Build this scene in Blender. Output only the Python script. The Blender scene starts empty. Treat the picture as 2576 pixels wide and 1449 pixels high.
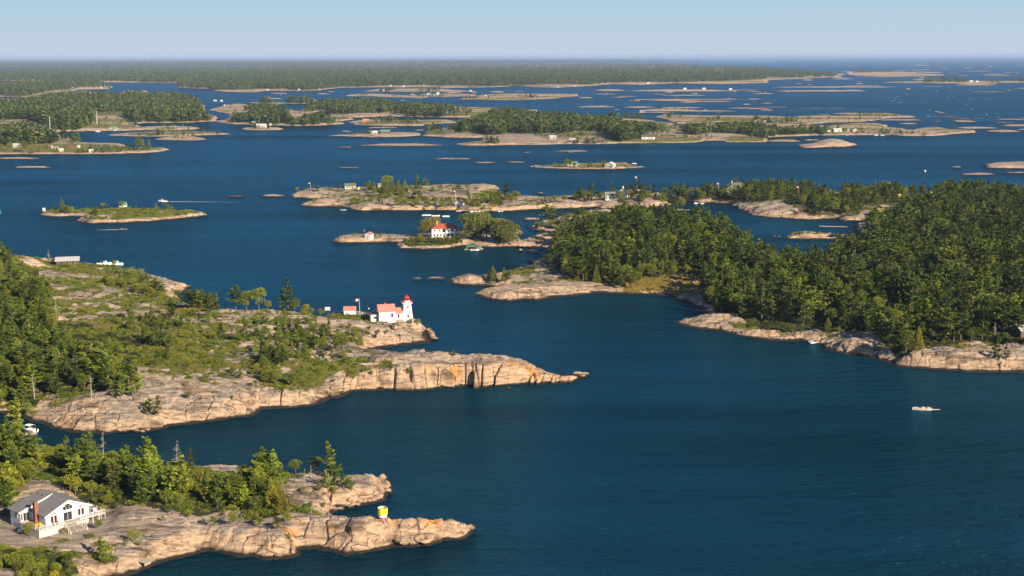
import bpy, math, random, time
import numpy as np
from mathutils import Vector, Matrix
T0 = time.time()
R = math.radians
SC = bpy.context.scene
COL = SC.collection
random.seed(7)
RNG = np.random.default_rng(11)

# ------------------------------------------------------------------ camera
CAM_H, FOC, PITCH, ROLL = 115.0, 3400.0, R(9.74), R(0.16)
cam_d = bpy.data.cameras.new('camera')
cam_d.sensor_width = 36.0
cam_d.lens = FOC / 2576 * 36
cam_d.clip_start = 1.0
cam_d.clip_end = 600000.0
cam = bpy.data.objects.new('camera', cam_d)
COL.objects.link(cam)
cam.location = (0, 0, CAM_H)
cam.rotation_euler = (Matrix.Rotation(R(90) - PITCH, 4, 'X') @ Matrix.Rotation(-ROLL, 4, 'Z')).to_euler()
SC.camera = cam

# ------------------------------------------------------------------ sky and sun
SUN_EL, SUN_AZ = R(25), R(45)          # azimuth measured from behind the camera towards its right
SX, SY = math.sin(SUN_AZ), -math.cos(SUN_AZ)
world = bpy.data.worlds.new('World')
SC.world = world
world.use_nodes = True
wn = world.node_tree.nodes
wl = world.node_tree.links
wn.clear()
w_out = wn.new('ShaderNodeOutputWorld')
w_bg = wn.new('ShaderNodeBackground')
w_sky = wn.new('ShaderNodeTexSky')
w_sky.sky_type = 'NISHITA'
w_sky.sun_disc = False
w_sky.sun_elevation = SUN_EL
w_sky.sun_rotation = math.atan2(SX, SY)
w_sky.air_density = 1.0
w_sky.dust_density = 0.4
w_sky.ozone_density = 3.0
w_bg.inputs['Strength'].default_value = 0.05
# colour of the clear air close to the horizon
w_tc = wn.new('ShaderNodeTexCoord')
w_sep = wn.new('ShaderNodeSeparateXYZ')
w_ramp = wn.new('ShaderNodeValToRGB')
w_ramp.color_ramp.interpolation = 'EASE'
e = w_ramp.color_ramp.elements
e[0].position = 0.0; e[0].color = (5.1, 5.9, 7.1, 1)
e[1].position = 0.3; e[1].color = (0.7, 2.4, 5.0, 1)
a = w_ramp.color_ramp.elements.new(0.085); a.color = (4.1, 5.95, 7.1, 1)
w_mix = wn.new('ShaderNodeMix'); w_mix.data_type = 'RGBA'
w_fac = wn.new('ShaderNodeMapRange')
w_fac.inputs[1].default_value = 0.045; w_fac.inputs[2].default_value = 0.16
w_fac.inputs[3].default_value = 1.0; w_fac.inputs[4].default_value = 0.0
w_x2 = wn.new('ShaderNodeMath'); w_x2.operation = 'MULTIPLY'; w_x2.inputs[1].default_value = 2.0
wl.new(w_tc.outputs['Generated'], w_sep.inputs[0])
wl.new(w_sep.outputs['Z'], w_x2.inputs[0])
wl.new(w_x2.outputs[0], w_ramp.inputs[0])
wl.new(w_sep.outputs['Z'], w_fac.inputs[0])
wl.new(w_fac.outputs[0], w_mix.inputs['Factor'])
w_t = wn.new('ShaderNodeMix'); w_t.data_type = 'RGBA'; w_t.blend_type = 'MULTIPLY'; w_t.inputs['Factor'].default_value = 1.0; w_t.inputs['B'].default_value = (0.82, 1.0, 1.12, 1)
wl.new(w_sky.outputs[0], w_t.inputs['A']); wl.new(w_t.outputs['Result'], w_mix.inputs['A'])
wl.new(w_ramp.outputs[0], w_mix.inputs['B'])
wl.new(w_mix.outputs['Result'], w_bg.inputs['Color'])
wl.new(w_bg.outputs[0], w_out.inputs[0])

sun_d = bpy.data.lights.new('sun', 'SUN')
sun_d.energy = 5.0
sun_d.angle = R(0.5)
sun_d.color = (1.0, 0.81, 0.575)
sun = bpy.data.objects.new('sun', sun_d)
COL.objects.link(sun)
sdir = Vector((SX * math.cos(SUN_EL), SY * math.cos(SUN_EL), math.sin(SUN_EL)))
sun.rotation_euler = sdir.to_track_quat('Z', 'Y').to_euler()
sun.location = (0, 0, 300)
SC.view_settings.view_transform = 'Standard'
SC.view_settings.look = 'None'
SC.view_settings.exposure = 1.08
SC.view_settings.gamma = 1.0
SC.view_settings.use_curve_mapping = False
SC.cycles.max_bounces = 6
SC.cycles.diffuse_bounces = 2
SC.cycles.glossy_bounces = 3
SC.cycles.transmission_bounces = 3
SC.cycles.transparent_max_bounces = 6
SC.cycles.volume_bounces = 0
SC.cycles.caustics_reflective = False
SC.cycles.caustics_refractive = False

# ------------------------------------------------------------------ picture point -> point of the place
_cr = Matrix.Rotation(R(90) - PITCH, 3, 'X') @ Matrix.Rotation(-ROLL, 3, 'Z')
CR = np.array(_cr)

def ray(px, py):
    d = np.stack([(np.asarray(px, float) - 1288) / FOC, (724.5 - np.asarray(py, float)) / FOC, -np.ones_like(np.asarray(px, float))], -1)
    return d @ CR.T

def gp(px, py, z=0.0):
    d = ray(px, py)
    t = (CAM_H - z) / np.maximum(-d[..., 2], 1e-4)
    return d[..., 0] * t, d[..., 1] * t

def to_px(x, y, z):
    v = np.stack([x, y, np.asarray(z, float) - CAM_H + np.zeros_like(x)], -1) @ CR
    return 1288 + FOC * v[..., 0] / -v[..., 2], 724.5 - FOC * v[..., 1] / -v[..., 2]

CROPS = {'A': (0, 120.75), 'B': (644, 120.75), 'C': (1288, 120.75), 'D': (1932, 120.75), 'E': (644, 402.5), 'F': (1288, 402.5),
         'G': (1932, 402.5), 'H': (0, 469.6), 'I': (0, 737.9), 'J': (644, 670.8), 'K': (1140.4, 603.75), 'L': (1932, 670.8),
         'M': (0, 1086.7), 'N': (603.75, 1086.7), 'Z': (0, 0)}

def pts(spec):
    """'A 10,20 30,40,2 B 5,6' -> list of (px, py, z)"""
    out = []; c = 'Z'
    for t in spec.split():
        if t in CROPS:
            c = t; continue
        v = [float(q) for q in t.split(',')]
        ox, oy = CROPS[c]; s = 1.0 if c == 'Z' else 0.25
        out.append((ox + v[0] * s, oy + v[1] * s, v[2] if len(v) > 2 else 0.0))
    return out

# ------------------------------------------------------------------ noise
_P = np.random.default_rng(3).random((256, 256)).astype(np.float32)

def vn(x, y):
    xi = np.floor(x).astype(np.int64); yi = np.floor(y).astype(np.int64)
    fx = (x - xi).astype(np.float32); fy = (y - yi).astype(np.float32)
    fx = fx * fx * (3 - 2 * fx); fy = fy * fy * (3 - 2 * fy)
    x0 = xi & 255; x1 = (xi + 1) & 255; y0 = yi & 255; y1 = (yi + 1) & 255
    return (_P[x0, y0] * (1 - fx) + _P[x1, y0] * fx) * (1 - fy) + (_P[x0, y1] * (1 - fx) + _P[x1, y1] * fx) * fy

def fbm(x, y, o=4):
    s = np.zeros(np.shape(x), np.float32); a = 0.5; n = 0
    for k in range(o):
        s += a * vn(x + 17.3 * k, y - 9.1 * k); n += a; a *= 0.5
        x = x * 2.03 + 3.1; y = y * 2.03 + 1.7
    return s / n - 0.5

def voro(x, y, jit=0.85):
    xi = np.floor(x).astype(np.int64); yi = np.floor(y).astype(np.int64)
    f1 = np.full(x.shape, 9.0); f2 = np.full(x.shape, 9.0); cid = np.zeros(x.shape)
    for a in (-1, 0, 1):
        for b in (-1, 0, 1):
            cx = xi + a; cy = yi + b
            jx = _P[(cx * 7) & 255, (cy * 13 + 5) & 255]; jy = _P[(cx * 11 + 3) & 255, (cy * 5 + 9) & 255]
            d = np.hypot(x - (cx + 0.5 + (jx - 0.5) * jit), y - (cy + 0.5 + (jy - 0.5) * jit))
            r = _P[(cx + 77) & 255, (cy + 31) & 255]
            n = d < f1
            f2 = np.where(n, f1, np.minimum(f2, d)); cid = np.where(n, r, cid); f1 = np.where(n, d, f1)
    return f1, f2, cid

def sstep(a, b, x):
    t = np.clip((x - a) / (b - a), 0, 1)
    return t * t * (3 - 2 * t)

def inpoly(px, py, P):
    P = np.asarray(P)[:, :2]; ins = np.zeros(np.shape(px), bool)
    x0, y0 = P[-1]
    for x1, y1 in P:
        if y1 != y0:
            ins ^= ((y1 > py) != (y0 > py)) & (px < (x0 - x1) * (py - y1) / (y0 - y1) + x1)
        x0, y0 = x1, y1
    return ins

def sdist(x, y, P):
    d = np.full(x.shape, 1e12); x0, y0 = P[-1]
    for x1, y1 in P:
        ex, ey = x1 - x0, y1 - y0
        t = np.clip(((x - x0) * ex + (y - y0) * ey) / (ex * ex + ey * ey + 1e-9), 0, 1)
        d = np.minimum(d, (x - x0 - t * ex) ** 2 + (y - y0 - t * ey) ** 2)
        x0, y0 = x1, y1
    d = np.sqrt(d)
    return np.where(inpoly(x, y, P), d, -d)

# ------------------------------------------------------------------ scene helpers
def link(o, parent=None):
    COL.objects.link(o)
    if parent is not None:
        o.parent = parent
    return o

def tag(o, label=None, cat=None, group=None, kind=None):
    if label: o['label'] = label
    if cat: o['category'] = cat
    if group: o['group'] = group
    if kind: o['kind'] = kind
    return o

def empty(name, loc=(0, 0, 0), rz=0.0, label=None, cat=None, group=None):
    o = bpy.data.objects.new(name, None)
    o.empty_display_size = 0.5
    link(o)
    o.location = loc; o.rotation_euler = (0, 0, rz)
    return tag(o, label, cat, group)

def mesh_np(name, V, F, mats=(), smooth=False, fm=None, parent=None, attrs=None, linkit=True):
    """V (n,3), F (m,4) or (m,3)"""
    V = np.asarray(V, np.float32); F = np.asarray(F, np.int32)
    me = bpy.data.meshes.new(name)
    k = F.shape[1]
    me.vertices.add(len(V)); me.vertices.foreach_set('co', V.ravel())
    me.loops.add(F.size); me.loops.foreach_set('vertex_index', F.ravel())
    me.polygons.add(len(F)); me.polygons.foreach_set('loop_start', np.arange(0, F.size, k, dtype=np.int32))
    if fm is not None: me.polygons.foreach_set('material_index', np.asarray(fm, np.int32))
    me.update(calc_edges=True)
    me.shade_smooth() if smooth else me.shade_flat()
    for n, a in (attrs or {}).items():
        at = me.attributes.new(n, 'FLOAT', 'POINT'); at.data.foreach_set('value', np.asarray(a, np.float32))
    for m in mats: me.materials.append(m)
    o = bpy.data.objects.new(name, me)
    if linkit: link(o, parent)
    return o

class MB:
    """collects polygons, builds one mesh"""
    def __init__(s): s.v = []; s.f = []
    def poly(s, P, flip=False):
        n = len(s.v); s.v += [tuple(p) for p in P]
        i = list(range(n, n + len(P))); s.f.append(i[::-1] if flip else i)
    def box(s, x0, x1, y0, y1, z0, z1):
        n = len(s.v)
        s.v += [(x, y, z) for z in (z0, z1) for y in (y0, y1) for x in (x0, x1)]
        for q in ((0, 2, 3, 1), (4, 5, 7, 6), (0, 1, 5, 4), (2, 6, 7, 3), (0, 4, 6, 2), (1, 3, 7, 5)):
            s.f.append([n + k for k in q])
        return s
    def prism(s, P, y0, y1, axis='y'):
        """P: outline (a,z) extruded along axis"""
        n = len(s.v); k = len(P)
        for yy in (y0, y1):
            s.v += [((a, yy, z) if axis == 'y' else (yy, a, z)) for a, z in P]
        s.f.append([n + i for i in range(k)][::-1]); s.f.append([n + k + i for i in range(k)])
        for i in range(k):
            j = (i + 1) % k; s.f.append([n + i, n + j, n + k + j, n + k + i])
        return s
    def tube(s, p0, p1, r0, r1=None, n=6):
        r1 = r0 if r1 is None else r1
        p0 = Vector(p0); p1 = Vector(p1); d = (p1 - p0).normalized()
        u = d.cross(Vector((0, 0, 1)) if abs(d.z) < .9 else Vector((1, 0, 0))).normalized(); w = d.cross(u)
        m = len(s.v)
        for p, r in ((p0, r0), (p1, r1)):
            for i in range(n):
                a = 2 * math.pi * i / n
                s.v.append(tuple(p + u * (r * math.cos(a)) + w * (r * math.sin(a))))
        for i in range(n):
            j = (i + 1) % n; s.f.append([m + i, m + j, m + n + j, m + n + i])
        s.f.append([m + i for i in range(n)][::-1]); s.f.append([m + n + i for i in range(n)])
        return s
    def lathe(s, prof, n=16, c=(0, 0)):
        """prof: list of (r,z)"""
        m = len(s.v)
        for r, z in prof:
            for i in range(n):
                a = 2 * math.pi * i / n; s.v.append((c[0] + r * math.cos(a), c[1] + r * math.sin(a), z))
        for k in range(len(prof) - 1):
            for i in range(n):
                j = (i + 1) % n; s.f.append([m + k * n + i, m + k * n + j, m + k * n + n + j, m + k * n + n + i])
        return s
    def build(s, name, mat, parent=None, smooth=False, bevel=0.0):
        me = bpy.data.meshes.new(name)
        me.from_pydata(s.v, [], s.f); me.update()
        import bmesh
        bm = bmesh.new(); bm.from_mesh(me); bmesh.ops.recalc_face_normals(bm, faces=bm.faces)
        bm.to_mesh(me); bm.free()
        me.shade_smooth() if smooth else me.shade_flat()
        me.materials.append(mat)
        o = bpy.data.objects.new(name, me)
        link(o, parent)
        if bevel:
            b = o.modifiers.new('b', 'BEVEL'); b.width = bevel; b.segments = 2; b.limit_method = 'ANGLE'
        return o

def copy_tree(o, parent=None, **tags):
    c = o.copy(); COL.objects.link(c)
    if parent is not None: c.parent = parent
    for k, v in tags.items(): c[k] = v
    for ch in o.children: copy_tree(ch, c)
    return c

# ------------------------------------------------------------------ materials
def new_mat(name):
    m = bpy.data.materials.new(name); m.use_nodes = True
    nt = m.node_tree; b = nt.nodes['Principled BSDF']
    return m, nt, nt.nodes, nt.links, b

def noise_node(nt, vec, scale, detail=4, rough=0.55):
    n = nt.nodes.new('ShaderNodeTexNoise'); n.inputs['Scale'].default_value = scale
    n.inputs['Detail'].default_value = detail; n.inputs['Roughness'].default_value = rough
    if vec is not None: nt.links.new(vec, n.inputs['Vector'])
    return n

def ramp_node(nt, fac, stops, interp='LINEAR'):
    r = nt.nodes.new('ShaderNodeValToRGB'); r.color_ramp.interpolation = interp
    el = r.color_ramp.elements
    while len(el) < len(stops): el.new(0.5)
    for k, (p, c) in enumerate(stops):
        el[k].position = p; el[k].color = (c, c, c, 1) if isinstance(c, (int, float)) else (*c, 1)
    nt.links.new(fac, r.inputs[0])
    return r

def mix_col(nt, f, a, b, mode='MIX'):
    m = nt.nodes.new('ShaderNodeMix'); m.data_type = 'RGBA'; m.blend_type = mode
    for key, v in (('Factor', f), ('A', a), ('B', b)):
        if isinstance(v, bpy.types.NodeSocket): nt.links.new(v, m.inputs[key])
        elif isinstance(v, (int, float)): m.inputs[key].default_value = v
        else: m.inputs[key].default_value = (*v, 1)
    return m.outputs['Result']

def math_node(nt, op, a, b=None, clamp=False):
    m = nt.nodes.new('ShaderNodeMath'); m.operation = op; m.use_clamp = clamp
    for k, v in enumerate((a, b)):
        if v is None: continue
        if isinstance(v, bpy.types.NodeSocket): nt.links.new(v, m.inputs[k])
        else: m.inputs[k].default_value = v
    return m.outputs[0]

def plain(name, col, rough=0.6, var=0.12, scale=1.5, metal=0.0, spec=0.4):
    m, nt, N, L, b = new_mat(name)
    tc = N.new('ShaderNodeTexCoord')
    n = noise_node(nt, tc.outputs['Object'], scale, 5)
    f = ramp_node(nt, n.outputs[0], [(0.3, 1 - var), (0.7, 1.0)])
    L.new(mix_col(nt, 1.0, col, f.outputs[0], 'MULTIPLY'), b.inputs['Base Color'])
    b.inputs['Roughness'].default_value = rough; b.inputs['Metallic'].default_value = metal
    b.inputs['Specular IOR Level'].default_value = spec
    return m

def siding(name, col, step=0.2, axis='Z', var=0.1, depth=0.5, rough=0.6):
    """boards or shingle courses: dark joint lines with a bump"""
    m, nt, N, L, b = new_mat(name)
    tc = N.new('ShaderNodeTexCoord'); sp = N.new('ShaderNodeSeparateXYZ'); L.new(tc.outputs['Object'], sp.inputs[0])
    s = math_node(nt, 'FRACT', math_node(nt, 'MULTIPLY', sp.outputs[axis], 1 / step))
    l = ramp_node(nt, s, [(0.0, 1 - depth), (0.14, 1.0), (1.0, 0.94)])
    n = noise_node(nt, tc.outputs['Object'], 1.2, 6)
    f = ramp_node(nt, n.outputs[0], [(0.3, 1 - var), (0.7, 1.0)])
    c = mix_col(nt, 1.0, mix_col(nt, 1.0, col, f.outputs[0], 'MULTIPLY'), l.outputs[0], 'MULTIPLY')
    L.new(c, b.inputs['Base Color']); b.inputs['Roughness'].default_value = rough
    bp = N.new('ShaderNodeBump'); bp.inputs['Distance'].default_value = 0.02; L.new(l.outputs[0], bp.inputs['Height']); L.new(bp.outputs[0], b.inputs['Normal'])
    return m

def rock_material():
    m, nt, N, L, b = new_mat('granite')
    geo = N.new('ShaderNodeNewGeometry'); P = geo.outputs['Position']
    sp = N.new('ShaderNodeSeparateXYZ'); L.new(P, sp.inputs[0])
    mp = N.new('ShaderNodeMapping'); L.new(P, mp.inputs[0])
    mp.inputs['Rotation'].default_value = (0.25, 0.12, R(8)); mp.inputs['Scale'].default_value = (0.28, 1.3, 2.2)
    big = noise_node(nt, P, 0.06, 3)
    med = noise_node(nt, mp.outputs[0], 0.55, 7, 0.62)
    fine = noise_node(nt, P, 1.7, 8, 0.7)
    grey = ramp_node(nt, med.outputs[0], [(0.30, (0.07, 0.055, 0.045)), (0.42, (0.25, 0.205, 0.17)), (0.56, (0.37, 0.31, 0.26)), (0.75, (0.48, 0.39, 0.32))])
    pink = ramp_node(nt, med.outputs[0], [(0.30, (0.13, 0.075, 0.045)), (0.43, (0.40, 0.28, 0.19)), (0.60, (0.55, 0.405, 0.28)), (0.8, (0.63, 0.475, 0.34))])
    # pinker where it faces sideways or lies low
    nz = N.new('ShaderNodeSeparateXYZ'); L.new(geo.outputs['Normal'], nz.inputs[0])
    steep = ramp_node(nt, nz.outputs['Z'], [(0.72, 1.0), (0.97, 0.0)])
    f = math_node(nt, 'ADD', math_node(nt, 'MULTIPLY', big.outputs[0], 1.1), math_node(nt, 'MULTIPLY', steep.outputs[0], 0.45))
    lowz = N.new('ShaderNodeMapRange'); L.new(sp.outputs['Z'], lowz.inputs[0]); lowz.inputs[1].default_value = 4.0; lowz.inputs[2].default_value = 0.6
    f = math_node(nt, 'ADD', f, math_node(nt, 'MULTIPLY', lowz.outputs[0], 0.35))
    f = ramp_node(nt, f, [(0.55, 0.0), (1.15, 1.0)])
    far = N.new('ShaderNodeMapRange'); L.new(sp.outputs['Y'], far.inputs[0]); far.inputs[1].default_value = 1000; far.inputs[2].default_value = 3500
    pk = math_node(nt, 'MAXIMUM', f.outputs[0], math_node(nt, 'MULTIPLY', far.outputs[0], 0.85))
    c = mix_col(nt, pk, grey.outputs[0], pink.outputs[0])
    # orange lichen
    ln = noise_node(nt, P, 0.11, 6, 0.6)
    lat = N.new('ShaderNodeAttribute'); lat.attribute_name = 'lichen'
    lf = ramp_node(nt, math_node(nt, 'ADD', ln.outputs[0], math_node(nt, 'MULTIPLY', lat.outputs['Fac'], 0.16)), [(0.67, 0.0), (0.74, 0.9)])
    lf2 = math_node(nt, 'MULTIPLY', lf.outputs[0], ramp_node(nt, fine.outputs[0], [(0.35, 0.2), (0.6, 1.0)]).outputs[0])
    c = mix_col(nt, lf2, c, (0.60, 0.26, 0.045))
    # dark water stains and cracks
    vo = N.new('ShaderNodeTexVoronoi'); vo.feature = 'DISTANCE_TO_EDGE'
    mp2 = N.new('ShaderNodeMapping'); L.new(P, mp2.inputs[0]); mp2.inputs['Scale'].default_value = (0.11, 0.36, 0.20); mp2.inputs['Rotation'].default_value = (0, 0, R(14))
    wob = noise_node(nt, P, 0.5, 3)
    L.new(mix_col(nt, 0.12, mp2.outputs[0], wob.outputs['Color'], 'ADD'), vo.inputs['Vector']); vo.inputs['Scale'].default_value = 1.0
    crm = ramp_node(nt, noise_node(nt, P, 0.13, 3).outputs[0], [(0.46, 0.0), (0.57, 0.05)])
    cr = ramp_node(nt, math_node(nt, 'ADD', vo.outputs['Distance'], math_node(nt, 'SUBTRACT', 0.05, crm.outputs[0])), [(0.0, 0.3), (0.016, 0.75), (0.034, 1.0)])
    c = mix_col(nt, 1.0, c, cr.outputs[0], 'MULTIPLY')
    st = noise_node(nt, mp.outputs[0], 0.16, 4)
    c = mix_col(nt, 1.0, c, ramp_node(nt, st.outputs[0], [(0.36, 0.42), (0.47, 1.0)]).outputs[0], 'MULTIPLY')
    # low plants, moss and juniper growing in the hollows
    va = N.new('ShaderNodeAttribute'); va.attribute_name = 'veg'
    vnn = noise_node(nt, P, 0.45, 6, 0.7)
    vf = ramp_node(nt, math_node(nt, 'ADD', va.outputs['Fac'], math_node(nt, 'MULTIPLY', math_node(nt, 'SUBTRACT', vnn.outputs[0], 0.5), 0.9)), [(0.47, 0.0), (0.55, 1.0)])
    vc = ramp_node(nt, fine.outputs[0], [(0.3, (0.045, 0.065, 0.012)), (0.5, (0.15, 0.175, 0.028)), (0.7, (0.30, 0.28, 0.055))])
    vt = noise_node(nt, P, 0.09, 3)
    vc2 = mix_col(nt, ramp_node(nt, vt.outputs[0], [(0.50, 0.0), (0.64, 0.38)]).outputs[0], vc.outputs[0], (0.26, 0.16, 0.06))
    c = mix_col(nt, vf.outputs[0], c, vc2)
    # forest floor
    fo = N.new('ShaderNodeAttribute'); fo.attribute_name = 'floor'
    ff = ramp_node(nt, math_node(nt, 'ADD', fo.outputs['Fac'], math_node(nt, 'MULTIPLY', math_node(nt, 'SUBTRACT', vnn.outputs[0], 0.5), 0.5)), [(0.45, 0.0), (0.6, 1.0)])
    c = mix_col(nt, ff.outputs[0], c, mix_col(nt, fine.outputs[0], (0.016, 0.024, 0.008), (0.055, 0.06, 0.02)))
    # meadow
    me = N.new('ShaderNodeAttribute'); me.attribute_name = 'meadow'
    mf = ramp_node(nt, math_node(nt, 'ADD', me.outputs['Fac'], math_node(nt, 'MULTIPLY', math_node(nt, 'SUBTRACT', vnn.outputs[0], 0.5), 0.6)), [(0.45, 0.0), (0.6, 1.0)])
    c = mix_col(nt, mf.outputs[0], c, mix_col(nt, fine.outputs[0], (0.10, 0.085, 0.012), (0.30, 0.21, 0.04)))
    # black weed line just above the water
    wn_ = noise_node(nt, P, 0.35, 4)
    wz = math_node(nt, 'ADD', sp.outputs['Z'], math_node(nt, 'MULTIPLY', math_node(nt, 'SUBTRACT', wn_.outputs[0], 0.5), -0.9))
    wat = N.new('ShaderNodeAttribute'); wat.attribute_name = 'stain'
    wz = math_node(nt, 'SUBTRACT', wz, math_node(nt, 'MULTIPLY', wat.outputs['Fac'], 2.2))
    wf = ramp_node(nt, wz, [(0.45, 1.0), (0.8, 0.0)])
    c = mix_col(nt, wf.outputs[0], c, (0.028, 0.022, 0.017))
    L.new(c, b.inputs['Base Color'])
    b.inputs['Roughness'].default_value = 0.85; b.inputs['Specular IOR Level'].default_value = 0.25
    h = math_node(nt, 'ADD', math_node(nt, 'MULTIPLY', med.outputs[0], 0.9), math_node(nt, 'MULTIPLY', fine.outputs[0], 0.5))
    h = math_node(nt, 'ADD', h, math_node(nt, 'MULTIPLY', cr.outputs[0], 0.35))
    h = math_node(nt, 'ADD', h, math_node(nt, 'MULTIPLY', math_node(nt, 'MULTIPLY', vf.outputs[0], fine.outputs[0]), 1.3))
    bp = N.new('ShaderNodeBump'); bp.inputs['Strength'].default_value = 1.0; bp.inputs['Distance'].default_value = 1.5
    L.new(h, bp.inputs['Height']); L.new(bp.outputs[0], b.inputs['Normal'])
    return m

def water_material():
    m, nt, N, L, b = new_mat('lake_water')
    geo = N.new('ShaderNodeNewGeometry'); P = geo.outputs['Position']
    def mapped(sx, sy, rz):
        q = N.new('ShaderNodeMapping'); L.new(P, q.inputs[0]); q.inputs['Scale'].default_value = (sx, sy, 1); q.inputs['Rotation'].default_value = (0, 0, R(rz)); return q.outputs[0]
    w1 = noise_node(nt, mapped(0.055, 0.21, -10), 1.0, 4, 0.6)
    w2 = noise_node(nt, mapped(0.35, 0.75, -6), 1.0, 4, 0.6)
    w3 = noise_node(nt, mapped(0.02, 0.07, -10), 1.0, 3)
    patch = noise_node(nt, mapped(0.0016, 0.007, 0), 1.0, 4, 0.6)
    streak = noise_node(nt, mapped(0.0009, 0.0075, 6), 1.0, 5, 0.65)
    h = math_node(nt, 'ADD', math_node(nt, 'MULTIPLY', w1.outputs[0], 4.2), math_node(nt, 'MULTIPLY', w2.outputs[0], 1.6))
    h = math_node(nt, 'ADD', h, math_node(nt, 'MULTIPLY', w3.outputs[0], 1.5))
    bp = N.new('ShaderNodeBump'); bp.inputs['Strength'].default_value = 1.0; bp.inputs['Distance'].default_value = 1.0
    L.new(math_node(nt, 'MULTIPLY', h, math_node(nt, 'ADD', math_node(nt, 'MULTIPLY', patch.outputs[0], 0.8), 0.5)), bp.inputs['Height'])
    L.new(bp.outputs[0], b.inputs['Normal'])
    c = ramp_node(nt, patch.outputs[0], [(0.3, (0.0005, 0.0175, 0.029)), (0.7, (0.0014, 0.027, 0.050))])
    c = mix_col(nt, 1.0, c.outputs[0], ramp_node(nt, streak.outputs[0], [(0.35, 0.75), (0.65, 1.25)]).outputs[0], 'MULTIPLY')
    L.new(c, b.inputs['Base Color'])
    L.new(ramp_node(nt, streak.outputs[0], [(0.3, 0.13), (0.7, 0.24)]).outputs[0], b.inputs['Roughness'])
    b.inputs['Specular IOR Level'].default_value = 0.0
    gl = N.new('ShaderNodeBsdfGlossy'); gl.inputs['Color'].default_value = (0.20, 0.62, 0.98, 1)     # blue put into the gloss colour for the higher sky that waves mirror
    L.new(ramp_node(nt, streak.outputs[0], [(0.3, 0.13), (0.7, 0.24)]).outputs[0], gl.inputs['Roughness']); L.new(bp.outputs[0], gl.inputs['Normal'])
    fr = N.new('ShaderNodeFresnel'); fr.inputs['IOR'].default_value = 1.33; L.new(bp.outputs[0], fr.inputs['Normal'])
    mx = N.new('ShaderNodeMixShader'); L.new(math_node(nt, 'MULTIPLY', fr.outputs[0], ramp_node(nt, streak.outputs[0], [(0.36, 0.62), (0.5, 0.85), (0.66, 1.05)]).outputs[0], True), mx.inputs[0])
    L.new(b.outputs[0], mx.inputs[1]); L.new(gl.outputs[0], mx.inputs[2]); L.new(mx.outputs[0], N['Material Output'].inputs[0])
    return m

def leaf_material(name, dark, light, var=0.5, trans=0.25):
    m, nt, N, L, b = new_mat(name)
    oi = N.new('ShaderNodeObjectInfo'); geo = N.new('ShaderNodeNewGeometry')
    isl = N.new('ShaderNodeAttribute'); isl.attribute_name = 'tone'
    n = noise_node(nt, geo.outputs['Position'], 0.5, 2)
    f = math_node(nt, 'ADD', math_node(nt, 'MULTIPLY', oi.outputs['Random'], 0.55 * var), math_node(nt, 'MULTIPLY', isl.outputs['Fac'], 0.45))
    f = math_node(nt, 'ADD', f, math_node(nt, 'MULTIPLY', math_node(nt, 'SUBTRACT', n.outputs[0], 0.5), 0.5), clamp=True)
    c = mix_col(nt, f, dark, light)
    # a few trees are browner
    r2 = math_node(nt, 'FRACT', math_node(nt, 'MULTIPLY', oi.outputs['Random'], 37.7))
    c = mix_col(nt, math_node(nt, 'MULTIPLY', ramp_node(nt, r2, [(0.75, 0.0), (1.0, 1.0)]).outputs[0], 0.45), c, (light[0] * 1.25, light[1] * 0.85, light[2] * 0.9))
    L.new(c, b.inputs['Base Color']); b.inputs['Roughness'].default_value = 0.75; b.inputs['Specular IOR Level'].default_value = 0.2
    tr = N.new('ShaderNodeBsdfTranslucent'); L.new(mix_col(nt, 1.0, c, (1.1, 1.2, 0.6), 'MULTIPLY'), tr.inputs[0])
    mx = N.new('ShaderNodeMixShader'); mx.inputs[0].default_value = trans
    L.new(b.outputs[0], mx.inputs[1]); L.new(tr.outputs[0], mx.inputs[2]); L.new(mx.outputs[0], N['Material Output'].inputs[0])
    return m

ROCK = rock_material()
WATER = water_material()
PINE = leaf_material('pine_needles', (0.005, 0.018, 0.005), (0.140, 0.205, 0.024), var=1.0, trans=.07)
PINE_Y = leaf_material('pine_needles_yellow_green', (0.026, 0.060, 0.010), (0.31, 0.39, 0.034), var=.8, trans=.1)
LEAF = leaf_material('broad_leaves', (0.012, 0.028, 0.005), (0.235, 0.275, 0.028), var=.9, trans=.1)
LEAF_Y = leaf_material('yellow_green_leaves', (0.13, 0.16, 0.018), (0.46, 0.46, 0.05))
CEDAR = leaf_material('cedar_sprays', (0.06, 0.09, 0.012), (0.32, 0.34, 0.04))
WILLOW = leaf_material('willow_leaves', (0.08, 0.10, 0.028), (0.32, 0.33, 0.09), var=0.2)
BUSH = leaf_material('shrub_leaves', (0.05, 0.085, 0.012), (0.32, 0.35, 0.045))
FARLEAF = leaf_material('forest_canopy', (0.010, 0.032, 0.012), (0.165, 0.225, 0.055), var=1.1, trans=0.1)
BARK = plain('bark', (0.16, 0.12, 0.09), 0.9, 0.4, 3)
DEADWOOD = plain('bleached_wood', (0.42, 0.37, 0.33), 0.9, 0.3, 3)
# ------------------------------------------------------------------ land
LANDS = []

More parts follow.
